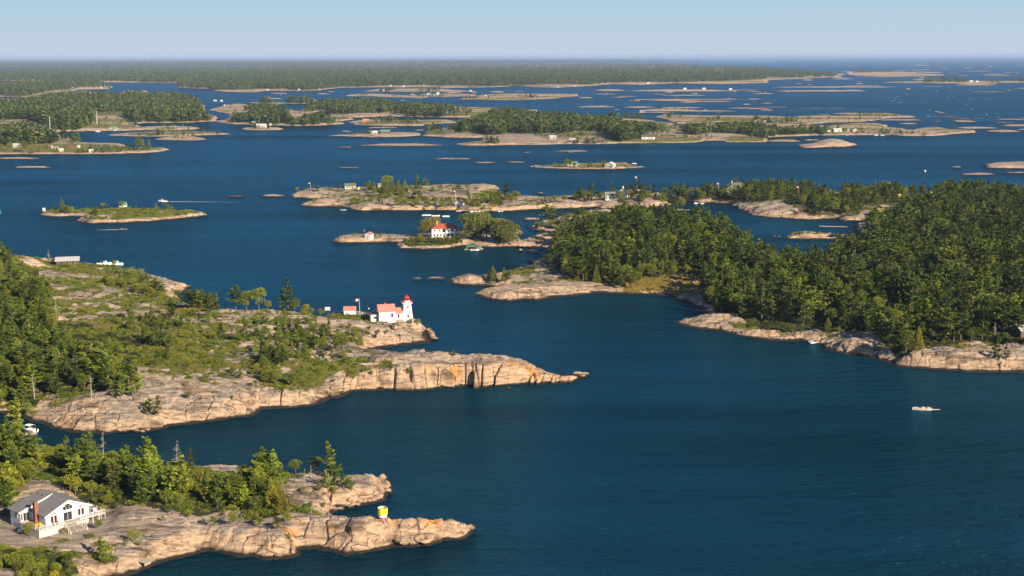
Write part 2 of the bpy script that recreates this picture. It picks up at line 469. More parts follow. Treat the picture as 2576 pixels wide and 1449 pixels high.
class Land:
    def __init__(s, name, spec, cliff=2.5, cw=6.0, top=3.0, tw=25.0, rel=1.2, warp=2.0, blk=1.5, veg=0.5, du=0.0006, k=0.0012, blobs=(), seed=0.0, cell=5.0):
        s.name = name
        P = pts(spec) if isinstance(spec, str) else spec
        s.P = np.array([(*[float(q) for q in gp(a, b, c)],) for a, b, c in P])
        s.cliff, s.cw, s.top, s.tw, s.rel, s.warp, s.blk, s.veg, s.du, s.k, s.seed, s.cell = cliff, cw, top, tw, rel, warp, blk, veg, du, k, seed, cell
        # blobs: (px,py,radius_m,{'h':..,'cliff':..,'lichen':..,'stain':..,'floor':..,'meadow':..,'flat':z,'veg':..})
        s.blobs = []
        for px, py, rad, d in blobs:
            x, y = gp(px, py, d.get('z', 3.0)); s.blobs.append((float(x), float(y), rad, d))
        s.box = (s.P[:, 0].min() - 8, s.P[:, 0].max() + 8, s.P[:, 1].min() - 8, s.P[:, 1].max() + 8)
        LANDS.append(s)
    def w(s, x, y, key):
        t = np.zeros(x.shape, np.float32)
        for bx, by, r, d in s.blobs:
            if key in d:
                rx = r if not isinstance(r, tuple) else r[0]; ry = r if not isinstance(r, tuple) else r[1]
                t += d[key] * np.exp(-(((x - bx) / rx) ** 2 + ((y - by) / ry) ** 2) ** 1.5)
        return t
    def height(s, x, y, full=False):
        sc = max(1.0, s.warp / 2.0)
        d0 = sdist(x, y, s.P)
        f1, f2, cid = voro(x / s.cell + s.seed, y / (s.cell * 0.9) + s.seed)
        g1, g2, gid = voro(x / (s.cell * .36) + 5 + s.seed, y / (s.cell * .36))
        d = d0 + fbm(x / (9 * sc) + s.seed, y / (9 * sc), 4) * s.warp * 2.0 + (cid - .5) * s.blk + (gid - .5) * s.blk * .3
        wf = s.w(x, y, 'fiss')
        if wf.max() > 0:
            v1, v2, vc = voro((x + fbm(x / 30, y / 30, 2) * 26) / 5.2 + s.seed, y / 16)
            d = d + wf * ((vc - .5) * 3.4 - 2.2 * np.exp(-((v2 - v1) / .10) ** 2))
        cl = np.maximum(s.cliff + s.w(x, y, 'cliff'), 0.3)
        cw = np.maximum(s.cw + s.w(x, y, 'cw'), 0.8)
        h = cl * sstep(0, 1, np.clip(d, 0, None) / cw) ** 0.75
        h = h + (s.top + s.w(x, y, 'h')) * (1 - np.exp(-np.clip(d - cw * .5, 0, None) / s.tw))
        inn = np.clip(d / (cw * 1.2), 0, 1)
        fl = fbm(x / (26 * sc) + 3 + s.seed, y / (11 * sc), 4)
        lay = fbm(x / (7 * sc) + y / (22 * sc), y / (2.6 * sc) + s.seed, 4)
        if s.blk > 0:                                              # ledges: the gneiss breaks in low steps
            tt = (fbm(x / 13 + y / 30 + 2, y / 6 + s.seed, 4) + .5) * 9; fr = tt - np.floor(tt)
            lay = lay * .6 + (np.floor(tt) + sstep(.0, .18, fr) - 4.5) * .26
        h = h + inn * s.rel * (fl * 2.6 + lay * 1.3 * min(1, 1.6 / sc))
        gap = np.exp(-((f2 - f1) * s.cell / 0.35) ** 2) * np.clip(fbm(x / 14 + 4, y / 14, 2) * 5 + .25, 0, 1)
        edge = np.clip(1.25 - np.abs(d - cw * .5) / (cw * 1.4), 0.15, 1)
        h = h + inn * (cid - .5) * s.blk * .45 * edge - gap * np.clip(h, 0, 1.3) * edge * .8 * (s.blk > 0)
        h = h - np.exp(-((g2 - g1) * s.cell * .36 / 0.25) ** 2) * .28 * inn * edge * (s.blk > 0) * np.clip(fbm(x / 9, y / 9 + 8, 2) * 5 + .1, 0, 1)
        for bx, by, r, dd in s.blobs:
            if 'flat' in dd:
                rx, ry = r if isinstance(r, tuple) else (r, r)
                q = sstep(1.35, 0.8, np.hypot((x - bx) / rx, (y - by) / ry))
                h = h * (1 - q) + dd['flat'] * q
        land_h = np.maximum(h, 0.05)
        h = np.where(d > 0, h, np.maximum(d * .45, -2.5))
        if not full: return h
        v = s.veg + (fl < 0) * 0 + (-fl * 1.5) + fbm(x / 5 + 7, y / 4 + s.seed, 3) * .8 + s.w(x, y, 'veg')
        v = v * np.clip((d - cw * .6) / 5.0, 0, 1)
        return h, v, d
    def build(s):
        us = s.P[:, 0] / s.P[:, 1]
        y0, y1 = s.P[:, 1].min(), s.P[:, 1].max()
        m = 4.0
        y0 = max(y0 - m, 60); y1 += m
        u0, u1 = us.min() - m / y0, us.max() + m / y0
        nx = int((u1 - u0) / s.du) + 2; ny = int(math.log(y1 / y0) / s.k) + 2
        U = np.linspace(u0, u1, nx); Y = y0 * np.exp(np.linspace(0, math.log(y1 / y0), ny))
        gy, gu = np.meshgrid(Y, U, indexing='ij'); gx = gu * gy
        h, v, d = s.height(gx.ravel(), gy.ravel(), True)
        x = gx.ravel(); y = gy.ravel()
        id_ = np.arange(nx * ny).reshape(ny, nx)
        F = np.stack([id_[:-1, :-1], id_[:-1, 1:], id_[1:, 1:], id_[1:, :-1]], -1).reshape(-1, 4)
        keep = (h[F].max(1) > -0.9)
        F = F[keep]
        used = np.zeros(nx * ny, bool); used[F.ravel()] = True
        rm = np.cumsum(used) - 1
        V = np.stack([x, y, h], -1)[used]; F = rm[F]
        x, y = x[used], y[used]
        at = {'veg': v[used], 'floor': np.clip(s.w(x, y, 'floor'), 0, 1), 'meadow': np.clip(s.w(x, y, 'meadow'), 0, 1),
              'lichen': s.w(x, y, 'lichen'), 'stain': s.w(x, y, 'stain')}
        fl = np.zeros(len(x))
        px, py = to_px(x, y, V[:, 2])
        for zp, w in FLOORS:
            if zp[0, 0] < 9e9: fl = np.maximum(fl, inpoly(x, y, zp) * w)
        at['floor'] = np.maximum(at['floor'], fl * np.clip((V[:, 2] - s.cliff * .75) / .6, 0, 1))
        o = mesh_np(s.name, V, F, [ROCK], smooth=True, attrs=at)
        tag(o, kind='structure')
        return o

FLOORS = []

# foreground headland with the white cottage
Land('rocky_headland',
     'Z -500,1700 150,1560 M 1000,1500 1240,1449 1400,1400 1550,1340 1700,1290 1900,1240 2100,1190 2250,1230 2400,1260 2560,1245 '
     'N 100,1240 250,1285 400,1275 580,1250 620,1190 830,1190 1000,1195 1080,1225 1300,1208 1500,1175 1560,1152 1700,1165 1900,1155 2000,1115 2200,1085 2300,1045 2350,970 '
     '2200,930,1 2120,912,2.5 2060,890,3.2 1900,872,3.8 1640,858,4.3 1450,860,4.2 1300,872,3.5 1150,865,3 1000,860,1.5 940,835,0 985,800,0 980,762,0 1100,752 1250,727 1420,685 1500,600 1480,535 1420,480,.5 '
     '1350,452,2.5 1150,425,3 1000,398,3.5 860,330,4 760,305,4.5 640,335,4 560,345,4 350,330,4 200,300,3 0,260,3 '
     'M 2280,318,3.2 2120,392,.5 1930,385,0 1700,340,2 1500,270,2 1350,262,2 1000,240,1 900,210,1 780,212,2 600,170,2 480,160,1 300,170,0 0,150,0 -600,100,0 -2000,100,0',
     cliff=3.4, cw=5.5, top=3.8, tw=18, rel=0.95, warp=1.8, blk=1.4, veg=0.22, cell=5.5, seed=2.3, k=0.0011,
     blobs=[(1020, 1335, (26, 7), {'veg': -.8, 'lichen': .35}), (1085, 1335, (16, 7), {'cliff': 1.4, 'cw': -2}), (1130, 1325, 9, {'lichen': .9}), (700, 1380, 5, {'lichen': .8}), (1060, 1370, (9, 5), {'stain': 1.1}),
            (760, 1340, (22, 8), {'veg': -.5, 'cliff': .8}), (950, 1200, 4, {'lichen': .5}),
            (125, 1322, 15, {'flat': 4.5, 'z': 4.5}), (60, 1350, 22, {'veg': -.3}), (850, 1225, 12, {'veg': -.2})])
# main headland carrying the lighthouse
Land('lighthouse_headland',
     'I -1500,1500 -800,1250 0,1200 240,1260 380,1300 560,1370 700,1400 900,1400 1060,1410 1250,1390 1400,1385 1500,1388 1650,1385 1750,1345 1850,1322 2100,1292 2300,1272 2560,1238 '
     'J 50,1440 300,1425 600,1400 700,1370 850,1310 960,1258 1100,1257 1300,1252 1550,1247 1750,1242 1900,1222 2200,1217 2430,1217 2540,1225 '
     'K 450,1480 780,1450 1000,1445 1200,1432 1250,1402 1335,1372 1330,1345 1240,1330,0.4 '
     '1180,1318,1.2 1090,1290,1.8 1000,1275,2.2 850,1270,2.4 720,1262,2.2 680,1235,2.0 540,1212,2.4 400,1195,2.7 130,1192,3.0 '
     'J 2100,915,3.0 1800,892,3.0 1650,880,3.0 1400,870,2.7 1240,862,2.1 1120,866,0.6 1180,835,0.0 1240,822 1400,802 1550,787 1650,777 1740,771 1790,725 1785,660 1735,635 '
     '1720,612,1.2 1650,575,2.1 1590,545,2.7 1240,520,3.0 1050,505,3.6 870,482,3.6 740,468,3.9 500,450,4.2 400,440,4.2 180,432,4.5 0,412,4.5 '
     'Z 600,775,4.2 540,770,3.6 500,768,2.4 470,760,1.2 453,750,0.0 455,735,0.0 468,728,0.0 478,721,0.0 '
     'H 1910,1003,0.2 1750,970,0.6 1600,925,0.7 1470,885,0.9 1200,840,0.9 1000,815,0.6 800,800,0.4 540,765,0.9 400,730,1.5 200,700,1.8 150,668,2.4 0,628,2.4 -700,520,1.2 -2500,420,0.0',
     cliff=3.0, cw=7, top=7.0, tw=32, rel=1.45, warp=2.4, blk=1.7, veg=0.44, cell=6.5, seed=5.1, k=0.00125,
     blobs=[(1150, 950, (75, 12), {'cliff': 3.6, 'cw': -4.2, 'fiss': 1.0, 'h': -3.5, 'veg': .1, 'lichen': .33, 'z': 2}), (1380, 935, (20, 9), {'lichen': .55, 'veg': -.5, 'h': -2}),
            (1460, 940, 5, {'stain': 1.2, 'z': 0}), (1440, 938, 16, {'cliff': -4, 'h': -3}), (1075, 835, (16, 22), {'cliff': -1.2, 'cw': 7, 'h': -4.5}), (1330, 940, (14, 9), {'lichen': .5}), (1080, 955, (22, 6), {'lichen': .35, 'z': 3}), (985, 802, (12, 8), {'flat': 4.7, 'z': 5.0}), (880, 790, 9, {'flat': 6.0, 'z': 6}), (1050, 850, 14, {'veg': -.2, 'h': -3}),
            (165, 668, 13, {'flat': 3.4, 'z': 3.4}), (160, 684, 15, {'h': -3.5, 'cliff': -1.0, 'z': 3}), (640, 1030, (60, 9), {'veg': -.45}), (250, 1060, (60, 8), {'veg': -.25}), (420, 712, 16, {'veg': -.6, 'h': -3}),
            (800, 820, (40, 14), {'veg': -.12}), (470, 800, 16, {'meadow': .9}), (100, 900, 60, {'veg': .25}), (300, 780, 60, {'veg': .22})])
# wooded headland
Land('wooded_headland',
     'K -60,392 0,440 150,455 300,465 430,480 360,500 250,520 170,555 210,560 350,590 550,622 700,602 850,612 1000,582 1200,567 1450,532 1650,542 1900,552 2180,562 2200,590 2400,642 2460,682 2550,730 2540,770 2350,800 2230,830 2350,872 2450,892 2576,905 '
     'L 0,745 200,752 320,747 420,765 560,782 580,832 760,876 900,896 1050,907 1100,922 1200,962 1330,1002 1500,1027 1700,1047 2000,1062 2300,1067 2576,1072 Z 2900,960 3300,1000 3300,500 '
     'Z 2576,500,2 G 2300,350,3 2000,350,3 1500,340,3 900,330,3 600,300,1 200,320,2 0,300,2 F 2400,290,3 2100,290,3 1800,330,3 1590,350,1 1575,385,0 1700,405,0 1850,432 2000,430 2200,450 2350,520 2400,560 2560,580 '
     'G 0,582 180,592 400,602 700,597 760,622 930,612 980,640 850,668 860,705 985,745 960,765 730,770 600,758 450,752 300,752 200,758 150,772 200,795 350,800 550,800 720,802 740,850 725,910 600,985 450,1015 200,1012 F 2576,965 2400,905 2200,822 2030,722 1800,662 1500,602 1300,570 '
     '1060,522,1 900,515,1 740,525,1 600,545,1 470,560,1 300,620,1 200,655,0 140,692,0 300,722 500,722 430,745,.5 270,762,.5 100,800,.5 -20,838,0 -60,880,0 200,878 380,892 360,980 '
     'K 930,205,0 820,200,.5 725,218,0 850,262,.5 700,272,.5 580,300,.5 400,350,.5 250,380,.5 100,375,.5 ',
     cliff=1.8, cw=5.5, top=6.0, tw=48, rel=1.2, warp=2.0, blk=1.5, veg=0.35, cell=6, seed=8.4, k=0.0016, du=0.0007,
     blobs=[(1370, 725, (30, 14), {'veg': -.35, 'h': -2.5}), (1690, 715, (26, 24), {'meadow': 1.3, 'h': -4.5, 'veg': -.5}), (2400, 905, (70, 16), {'veg': -.7, 'cliff': 2.2, 'cw': 4, 'h': -1}),
            (1400, 560, (50, 50), {'h': -3.5, 'veg': -.1}), (1330, 610, (60, 40), {'h': -4.5}), (2130, 870, 14, {'veg': -.5, 'cliff': 1.5, 'cw': 3}), (2350, 925, 5, {'lichen': .8}), (1560, 720, 16, {'h': -4, 'veg': -.4})])
# island of white boathouse, brown cottage and gabled cottage
Land('cottage_island',
     'E 350,368 400,382 600,392 740,394 640,405 430,458 520,470 760,472 900,472 940,492 1000,512 1100,515 1320,507 1350,514 1600,515 1800,507 1950,515 2010,508 2000,520 2150,523 2300,522 2500,517 '
     'F 0,517 300,497 400,492 560,492 840,477 860,492 1060,492 1400,482 1620,456 1600,420,0.2 1540,345,0.5 1100,340,0.7 600,395,0.7 300,405,0.7 0,400,0.7 -60,410,0.5 E 2480,345,0.2 2400,318,0.2 2475,292,0.2 2350,276,0.5 2200,274,0.5 1950,284,0.5 1770,284,0.7 1600,280,0.9 '
     '1400,300,1.4 1200,300,1.4 900,308,1.6 700,310,1.6 560,312,1.4 460,320,0.9 390,338,0.5',
     cliff=1.7, cw=5, top=5.6, tw=17, rel=1.0, warp=2.2, blk=1.5, veg=0.3, cell=6, seed=1.7, k=0.002, du=0.0008,
     blobs=[(1150, 472, (50, 14), {'veg': -.8, 'h': -2}), (1270, 515, (30, 12), {'h': -2})])
Land('white_house_island',
     'E 755,822 870,837 1100,832 1400,830 1470,835 1405,862 1440,895 1600,900 1850,897 2020,882 2070,862 2280,880 2450,880 2576,874 F 60,868 150,850 100,820 60,760 110,735 30,705 -60,700 E 2450,705,1 2300,700,1.5 1750,742,1.5 1600,762,.7 1300,757,.7 1150,748,1 1000,757,.7 900,772,.5',
     cliff=1.9, cw=3.2, top=1.6, tw=14, rel=0.45, warp=1.5, blk=1.4, veg=0.35, cell=5, seed=9.9, k=0.002, du=0.0008,
     blobs=[(1115, 600, (19, 10), {'flat': 3.2, 'z': 3.2}), (925, 598, 12, {'veg': -.2}), (1240, 610, (26, 12), {'h': -1})])
Land('scrub_island',
     'H 380,290 540,308 700,300 830,304 800,330 770,350 900,373 1100,371 1500,353 1800,326 2000,302 2118,291 2085,278,.4 1950,250,1.5 1840,222,2.5 1700,212,3.5 1500,208,4 1200,200,4 1000,208,4 860,213,3 740,228,2.5 600,242,1.5 480,246,1.5 400,272,.8',
     cliff=1.7, cw=4, top=3.6, tw=16, rel=0.8, warp=1.1, blk=1.2, veg=0.75, cell=6, seed=4.4, k=0.002, du=0.0008)

# islands farther out
FK = dict(k=0.004, du=0.0011, blk=0, rel=1.1)
Land('island', 'A -600,1070 0,1073 500,1074 1000,1070 1400,1062 1650,1047 1724,1026 1650,1012 1530,1010,1 1340,990,2 1250,965,2 1000,952,2 850,948,1 640,900 560,845 800,840 1080,836 1290,834 1450,828 1650,832 1960,824 2022,812 1940,800,.5 1700,790,1 1420,800,1 1380,765,0 1450,757 1650,757 1900,752 2200,738 2190,700 2080,655 2060,600,3 2060,570,3 1990,530,3 1900,500,3 1700,480,3 1500,485,3 1250,490,3 1000,445,3 820,425,1 620,485,0 200,508,0 200,522,0 -600,530',
     cliff=2, cw=8, top=5, tw=60, warp=8.5, veg=0.57, seed=1, **FK)
Land('island', 'A -600,488 0,492 300,503 620,482 800,418 1100,412 1145,392 1050,360,3 900,345,3 500,350,3 350,355,1 200,352,1 -600,345', cliff=2, cw=8, top=4, tw=60, warp=8.5, veg=0.52, seed=2, **FK)
Land('distant_shore', 'A -900,332 0,333 370,334 1030,346 1400,349 1780,349 1790,402 2060,412 2100,416 2200,442 2576,446 B 0,441 100,432 300,432 420,437 600,432 830,402 1100,397 1700,397 1900,402 2300,397 2576,388 C 0,382 450,402 850,378 1000,362 1300,372 1600,357 1750,357 2100,362 2576,352 '
     'D 0,322 300,312 700,292 780,262 600,248 300,230 0,212 C 2576,200 2300,195 2000,200 1800,175 0,170 B 2576,175 0,195 A 2576,195 0,215 -900,215', cliff=2, cw=15, top=4, tw=200, warp=23.8, veg=0.42, seed=3, k=0.008, du=0.0015, blk=0, rel=1.1)
Land('distant_shore', 'A -1500,190 0,190 1000,188 2576,182 B 0,180 1300,178 2576,155 C 300,152 1300,146 1900,135 C 1900,118 B 0,112 A 0,110 -1500,110', cliff=2, cw=30, top=6, tw=400, warp=51.0, veg=0.32, seed=4, blobs=[(1288, 165, 2e5, {'floor': 1.0})], k=0.02, du=0.002, blk=0, rel=1.1)
Land('island', 'B 430,652 700,642 740,692 1000,702 1250,692 1500,692 1750,697 2000,702 2180,702 2576,700 C 250,655 250,625 0,625 B 2576,628 2500,600,2 2200,600,2 2000,590,2 1800,580,3 1500,570,3 1250,520,3 1000,520,3 800,532,2 600,545,2 300,548,1 0,548,1 -100,552 0,560 300,562 550,565 600,600 450,625', cliff=2, cw=6, top=3, tw=40, warp=8.5, veg=0.47, seed=5, **FK)
Land('island', 'A 2190,650 2290,660 2290,715 2180,740 2270,765 2400,770 2576,778 B 0,778 280,782 400,787 650,782 890,767 830,740 980,720 960,700 740,697 640,655 400,640 300,622 0,585,1 A 2400,555,1 2250,580,1 2100,620,1', cliff=2, cw=6, top=3, tw=40, warp=8.5, veg=0.47, seed=6, **FK)
Land('island', 'B -120,828 0,832 200,829 290,820 230,808 60,806 -50,806 A 2430,815', cliff=1.4, cw=5, top=1, tw=20, warp=5.1, veg=0.42, seed=6.5, **FK)
Land('island', 'B 930,748 1000,776 1300,787 1700,787 1720,770 2100,752 1900,732 1500,735 1100,732', cliff=1.8, cw=6, top=2, tw=30, warp=6.8, veg=0.47, seed=7, **FK)
Land('island', 'B 712,887 900,892 1150,903 1460,898 1670,882 1640,862 1400,858 1200,870 1000,874', cliff=1.7, cw=6, top=1.5, tw=30, warp=6.8, veg=0.42, seed=8, **FK)
Land('island', 'B 1060,812 1250,808 1490,806 1400,800 1200,797', cliff=1.2, cw=5, top=1, tw=20, warp=5.1, veg=0.22, seed=8.8, **FK)
Land('island', 'B 1670,892 2100,908 2270,908 2290,945 1980,972 2130,988 2576,983 C 0,981 600,972 1000,967 1500,962 1850,952 1950,937 2130,935 2150,952 2576,952 D 0,905 200,893 500,883 800,881 1000,880 1250,882 1350,887 1650,889 1900,868 2105,852 1950,835 1500,818,.5 1440,838 1200,805 1195,775 900,770 780,772 600,792 300,802 0,795 C 2300,760 2000,775 1700,795 1640,800 1640,770 1300,720 280,672 0,660 B 2400,700 2100,740 1950,800 1700,850',
     cliff=2, cw=7, top=4.5, tw=50, warp=8.5, veg=0.52, seed=9, **FK)
Land('island', 'C 1450,690 1650,768 2200,745 2400,765 2576,790 D 0,783 350,783 600,755 1000,745 1100,732 1250,702 1500,693 1200,660 820,662 700,685 500,680 200,700 0,690 C 2300,690 1960,690 1700,680 1500,675', cliff=1.5, cw=8, top=1.5, tw=60, warp=10.2, veg=0.42, seed=10, **FK)
Land('island', 'A 1090,884 1250,890 1500,896 2000,884 2340,872 2250,862,.4 2100,850,.5 1900,845,1 1600,840,1 1300,860,.5', cliff=1.6, cw=6, top=2, tw=25, warp=5.1, veg=0.52, seed=11, **FK)
Land('island', 'C 200,1190 240,1210 450,1218 700,1225 1000,1222 1200,1215 1360,1202 1250,1190,.3 1180,1172,.3 1190,1158,.3 1000,1155,.5 700,1158,.5 500,1172,.5 350,1185,.4', cliff=1.2, cw=4, top=.7, tw=15, warp=3.4, veg=0.77, seed=12, **FK)
Land('island', 'B 1890,418 -1,418' if False else 'B 890,484 1000,487 1130,487 1230,489 1300,497 1500,500 1740,500 1750,490 1400,470 1100,462 950,468', cliff=1.3, cw=8, top=1, tw=40, warp=10.2, veg=0.42, seed=13, **FK)
Land('island', 'B 1580,480 1750,490 1900,497 1980,492 2230,486 2200,468 1900,462 1650,465', cliff=1.3, cw=8, top=1, tw=40, warp=10.2, veg=0.42, seed=14, **FK)
Land('island', 'B 2010,518 2200,522 2576,526 C 220,520 430,508 550,495 680,484 660,465 300,462 0,463 B 2300,470 2200,480', cliff=1.3, cw=8, top=1, tw=40, warp=10.2, veg=0.47, seed=15, **FK)
Land('island', 'B 1070,438 1400,442 1700,440 2000,440 2230,440 1900,415 1640,412 1250,412', cliff=1.3, cw=8, top=1, tw=40, warp=10.2, veg=0.42, seed=16, **FK)
Land('island', 'A 1190,470 1300,474 1500,455 1480,430 1250,430', cliff=1.5, cw=8, top=2, tw=40, warp=6.8, veg=0.52, seed=16.5, **FK)
Land('island', 'D 1140,349 1400,353 1800,356 2400,352 2900,350 2900,335 2000,335 1500,335', cliff=1.3, cw=8, top=1, tw=40, warp=10.2, veg=0.32, seed=17, **FK)
Land('island', 'D 1340,882 1650,888 1900,868 2105,850 2090,838 1900,828 1700,808 1540,812 1500,860', cliff=1.6, cw=6, top=1.5, tw=30, warp=6.8, veg=0.32, seed=18, **FK)
Land('island', 'D 780,260 880,280 1150,292 1500,284 1780,276 1780,268 1500,255 1500,246 1300,240 1000,236 800,240', cliff=1.3, cw=12, top=1, tw=60, warp=13.6, veg=0.32, seed=18.5, **FK)
Land('island', 'D 2130,1185 2200,1210 2576,1216 2900,1210 2900,1165 2576,1160 2400,1165 2250,1168', cliff=1.8, cw=5, top=1.2, tw=20, warp=3.4, veg=0.22, seed=19, **FK)

# bare skerries: x0, x1, waterline y, thickness (all in picture units of one crop), height in metres
def skerry(crop, x0, x1, y, th, h=1.3, veg=-1.0, n=9):
    ox, oy = CROPS[crop]
    x0, x1, y, th = ox + x0 / 4, ox + x1 / 4, oy + y / 4, th / 4 * (.62 if y < 1300 and crop in 'BCD' else .85)
    rs = random.Random(int(x0 * 7 + y * 13))
    dist = FOC * CAM_H / (y - 141)
    hh = min(h, th * dist / FOC * .8)                 # height that its visible thickness allows
    back = th - hh / CAM_H * (y - 141) * .8
    back = max(back, th * .2)
    P = []
    for i in range(n):
        t = i / (n - 1); P.append((x0 + (x1 - x0) * t, y - (back * .35) * (abs(2 * t - 1) ** 2) - rs.random() * back * .1, 0))
    for i in range(1, n - 1):
        t = 1 - i / (n - 1); P.append((x0 + (x1 - x0) * t, y - back * (1 - abs(2 * t - 1) ** 2.2) - back * .36 - rs.random() * back * .15, 0))
    wm = (x1 - x0) * dist / FOC
    dm = back * dist / (y - 141)
    Land('skerry', P, cliff=hh * .7, cw=max(1.0, min(4, dm * .3)), top=hh * .5, tw=max(2, dm * .4), rel=.35, warp=min(6, dm * .14, wm * .08), blk=0, veg=veg, k=0.003 if y > 250 else .006, du=0.0009, seed=rs.random() * 9)

for a in [('A', -60, 440, 1121, 24), ('A', 120, 545, 1210, 22), ('A', 685, 740, 1178, 7), ('A', 760, 800, 1178, 7), ('A', 1540, 2125, 936, 48), ('B', 800, 1112, 1213, 22), ('B', 1775, 2200, 1125, 26),
          ('B', 2200, 2440, 1162, 24), ('B', 2500, 2710, 1158, 22), ('B', 795, 1005, 1006, 20), ('B', 1030, 1950, 992, 45), ('B', 835, 975, 848, 26), ('B', 1580, 1750, 836, 22), ('B', 1070, 1320, 842, 14),
          ('C', 88, 215, 1058, 20), ('C', 400, 800, 1048, 28), ('C', 550, 640, 1056, 16), ('C', 1210, 2270, 522, 14), ('C', 1210, 1400, 524, 14), ('C', 1350, 1920, 535, 20), ('C', 1900, 2240, 545, 18),
          ('C', 620, 1050, 600, 24), ('C', 1110, 1450, 604, 24), ('C', 1470, 1950, 610, 22), ('C', 1250, 1900, 640, 40), ('C', 1650, 2280, 642, 20), ('C', 650, 830, 508, 20), ('C', 820, 1070, 468, 12), ('C', 990, 1170, 502, 12),
          ('C', 1410, 1590, 469, 10), ('C', 820, 1150, 434, 26), ('C', 1150, 2240, 440, 30), ('C', 2350, 2530, 443, 10), ('C', 2350, 2610, 617, 16), ('C', 1610, 1700, 494, 8), ('C', 2240, 2360, 519, 7), ('C', 2370, 2520, 547, 7),
          ('D', 0, 1270, 400, 18), ('D', 20, 840, 440, 20), ('D', 900, 1270, 396, 12), ('D', 1560, 1770, 251, 10), ('D', 1180, 1700, 278, 10), ('D', 1900, 2050, 280, 6), ('D', 2120, 2500, 278, 9), ('D', 1540, 1800, 390, 7),
          ('D', 490, 660, 675, 12), ('D', 700, 1240, 688, 30), ('D', 950, 1525, 706, 24), ('D', 1600, 2000, 692, 12), ('D', 1640, 1780, 741, 10), ('D', 1850, 2130, 748, 22), ('D', 1300, 1510, 770, 24), ('D', 1700, 2200, 712, 10),
          ('D', 1860, 2300, 815, 34), ('D', 2270, 2576, 724, 16), ('D', 2320, 2700, 790, 30), ('D', 2190, 2560, 850, 36), ('D', 2500, 2800, 830, 26), ('D', 2260, 2500, 756, 12),
          ('D', -40, 350, 948, 40), ('D', 335, 540, 934, 20), ('D', 110, 200, 994, 10), ('D', 1830, 1965, 1207, 22), ('D', 1920, 2310, 1282, 38), ('D', 2340, 2700, 1262, 24), ('D', 130, 840, 610, 8),
          ('C', 240, 350, 1495, 14) if False else ('F', 220, 360, 342, 18), ('E', 40, 320, 373, 34), ('H', 2250, 2500, 105, 14), ('F', 1580, 1850, 515, 22), ('F', 90, 310, 610, 32),
          ('E', 2360, 2545, 610, 26), ('J', 1555, 1690, 136, 26), ('J', 1700, 1915, 130, 34), ('B', 600, 750, 468, 18), ('B', 130, 330, 462, 16), ('B', 470, 540, 472, 8), ('B', 820, 900, 446, 8),
          ('C', 0, 140, 440, 10), ('B', 2340, 2520, 450, 22), ('C', 1980, 2120, 690, 20), ('C', 1560, 1960, 690, 20), ('C', 1200, 1640, 655, 20), ('F', 150, 300, 922, 26) if False else ('K', 720, 890, 116, 26)]:
    skerry(*a)
_rs = random.Random(21)
for crop, xa, xb, ya, yb, n in (('C', 500, 2576, 425, 655, 26), ('D', -100, 2500, 235, 450, 34), ('D', 600, 2600, 640, 800, 20), ('B', 100, 2500, 430, 560, 18), ('D', 1000, 2600, 150, 260, 10), ('A', 200, 2500, 840, 900, 4), ('B', 700, 2400, 700, 860, 10)):
    for _k in range(n):
        _x = _rs.uniform(xa, xb); _y = _rs.uniform(ya, yb); _w = _rs.choice([50, 90, 150, 260, 420]) * _rs.uniform(.7, 1.2) * (.5 if crop in 'AB' else 1)
        skerry(crop, _x, _x + _w, _y, _rs.uniform(9, 22) * (.5 if _y < 300 and crop == 'D' else 1), 1.2, .1, 11)
# the light coloured humped skerry
Land('skerry', 'D 285,980 345,1008 450,1010 600,1000 800,996 920,978 860,968 700,966 500,968', cliff=1.5, cw=6, top=1.0, tw=8, rel=.4, warp=2, blk=0, veg=-1, k=.002, du=.0008, seed=3.7,
     blobs=[(2095, 362, (22, 30), {'h': 6.5, 'z': 2})])

# where the woods stand, in picture points of the canopy: (outline, spacing in m, kinds, height range)
def ground(x, y):
    x = np.atleast_1d(np.asarray(x, float)); y = np.atleast_1d(np.asarray(y, float))
    h = np.full(x.shape, -2.5)
    for L in LANDS:
        m = (x > L.box[0]) & (x < L.box[1]) & (y > L.box[2]) & (y < L.box[3])
        if m.any(): h[m] = np.maximum(h[m], L.height(x[m], y[m]))
    return h

def gpt(px, py, z0=3.0, it=5):
    """picture points -> points on the ground surface"""
    px = np.atleast_1d(np.asarray(px, float)); py = np.atleast_1d(np.asarray(py, float))
    zs = np.linspace(13, 0, 40)
    X, Y = gp(px[:, None], py[:, None], zs[None, :]); gz = ground(X.ravel(), Y.ravel()).reshape(X.shape)
    hit = gz >= zs[None, :]; hit[:, -1] = True
    k = hit.argmax(1); i = np.arange(len(px)); k0 = np.maximum(k - 1, 0)
    a = gz[i, k] - zs[k]; b = zs[k0] - gz[i, k0]; t = np.where(k > 0, np.clip(b / np.maximum(a + b, 1e-6), 0, 1), 1.0); t = np.where(k == len(zs) - 1, 1.0, t)
    z = zs[k0] + (zs[k] - zs[k0]) * t
    x, y = gp(px, py, z)
    return x, y, np.maximum(ground(x, y), 0)

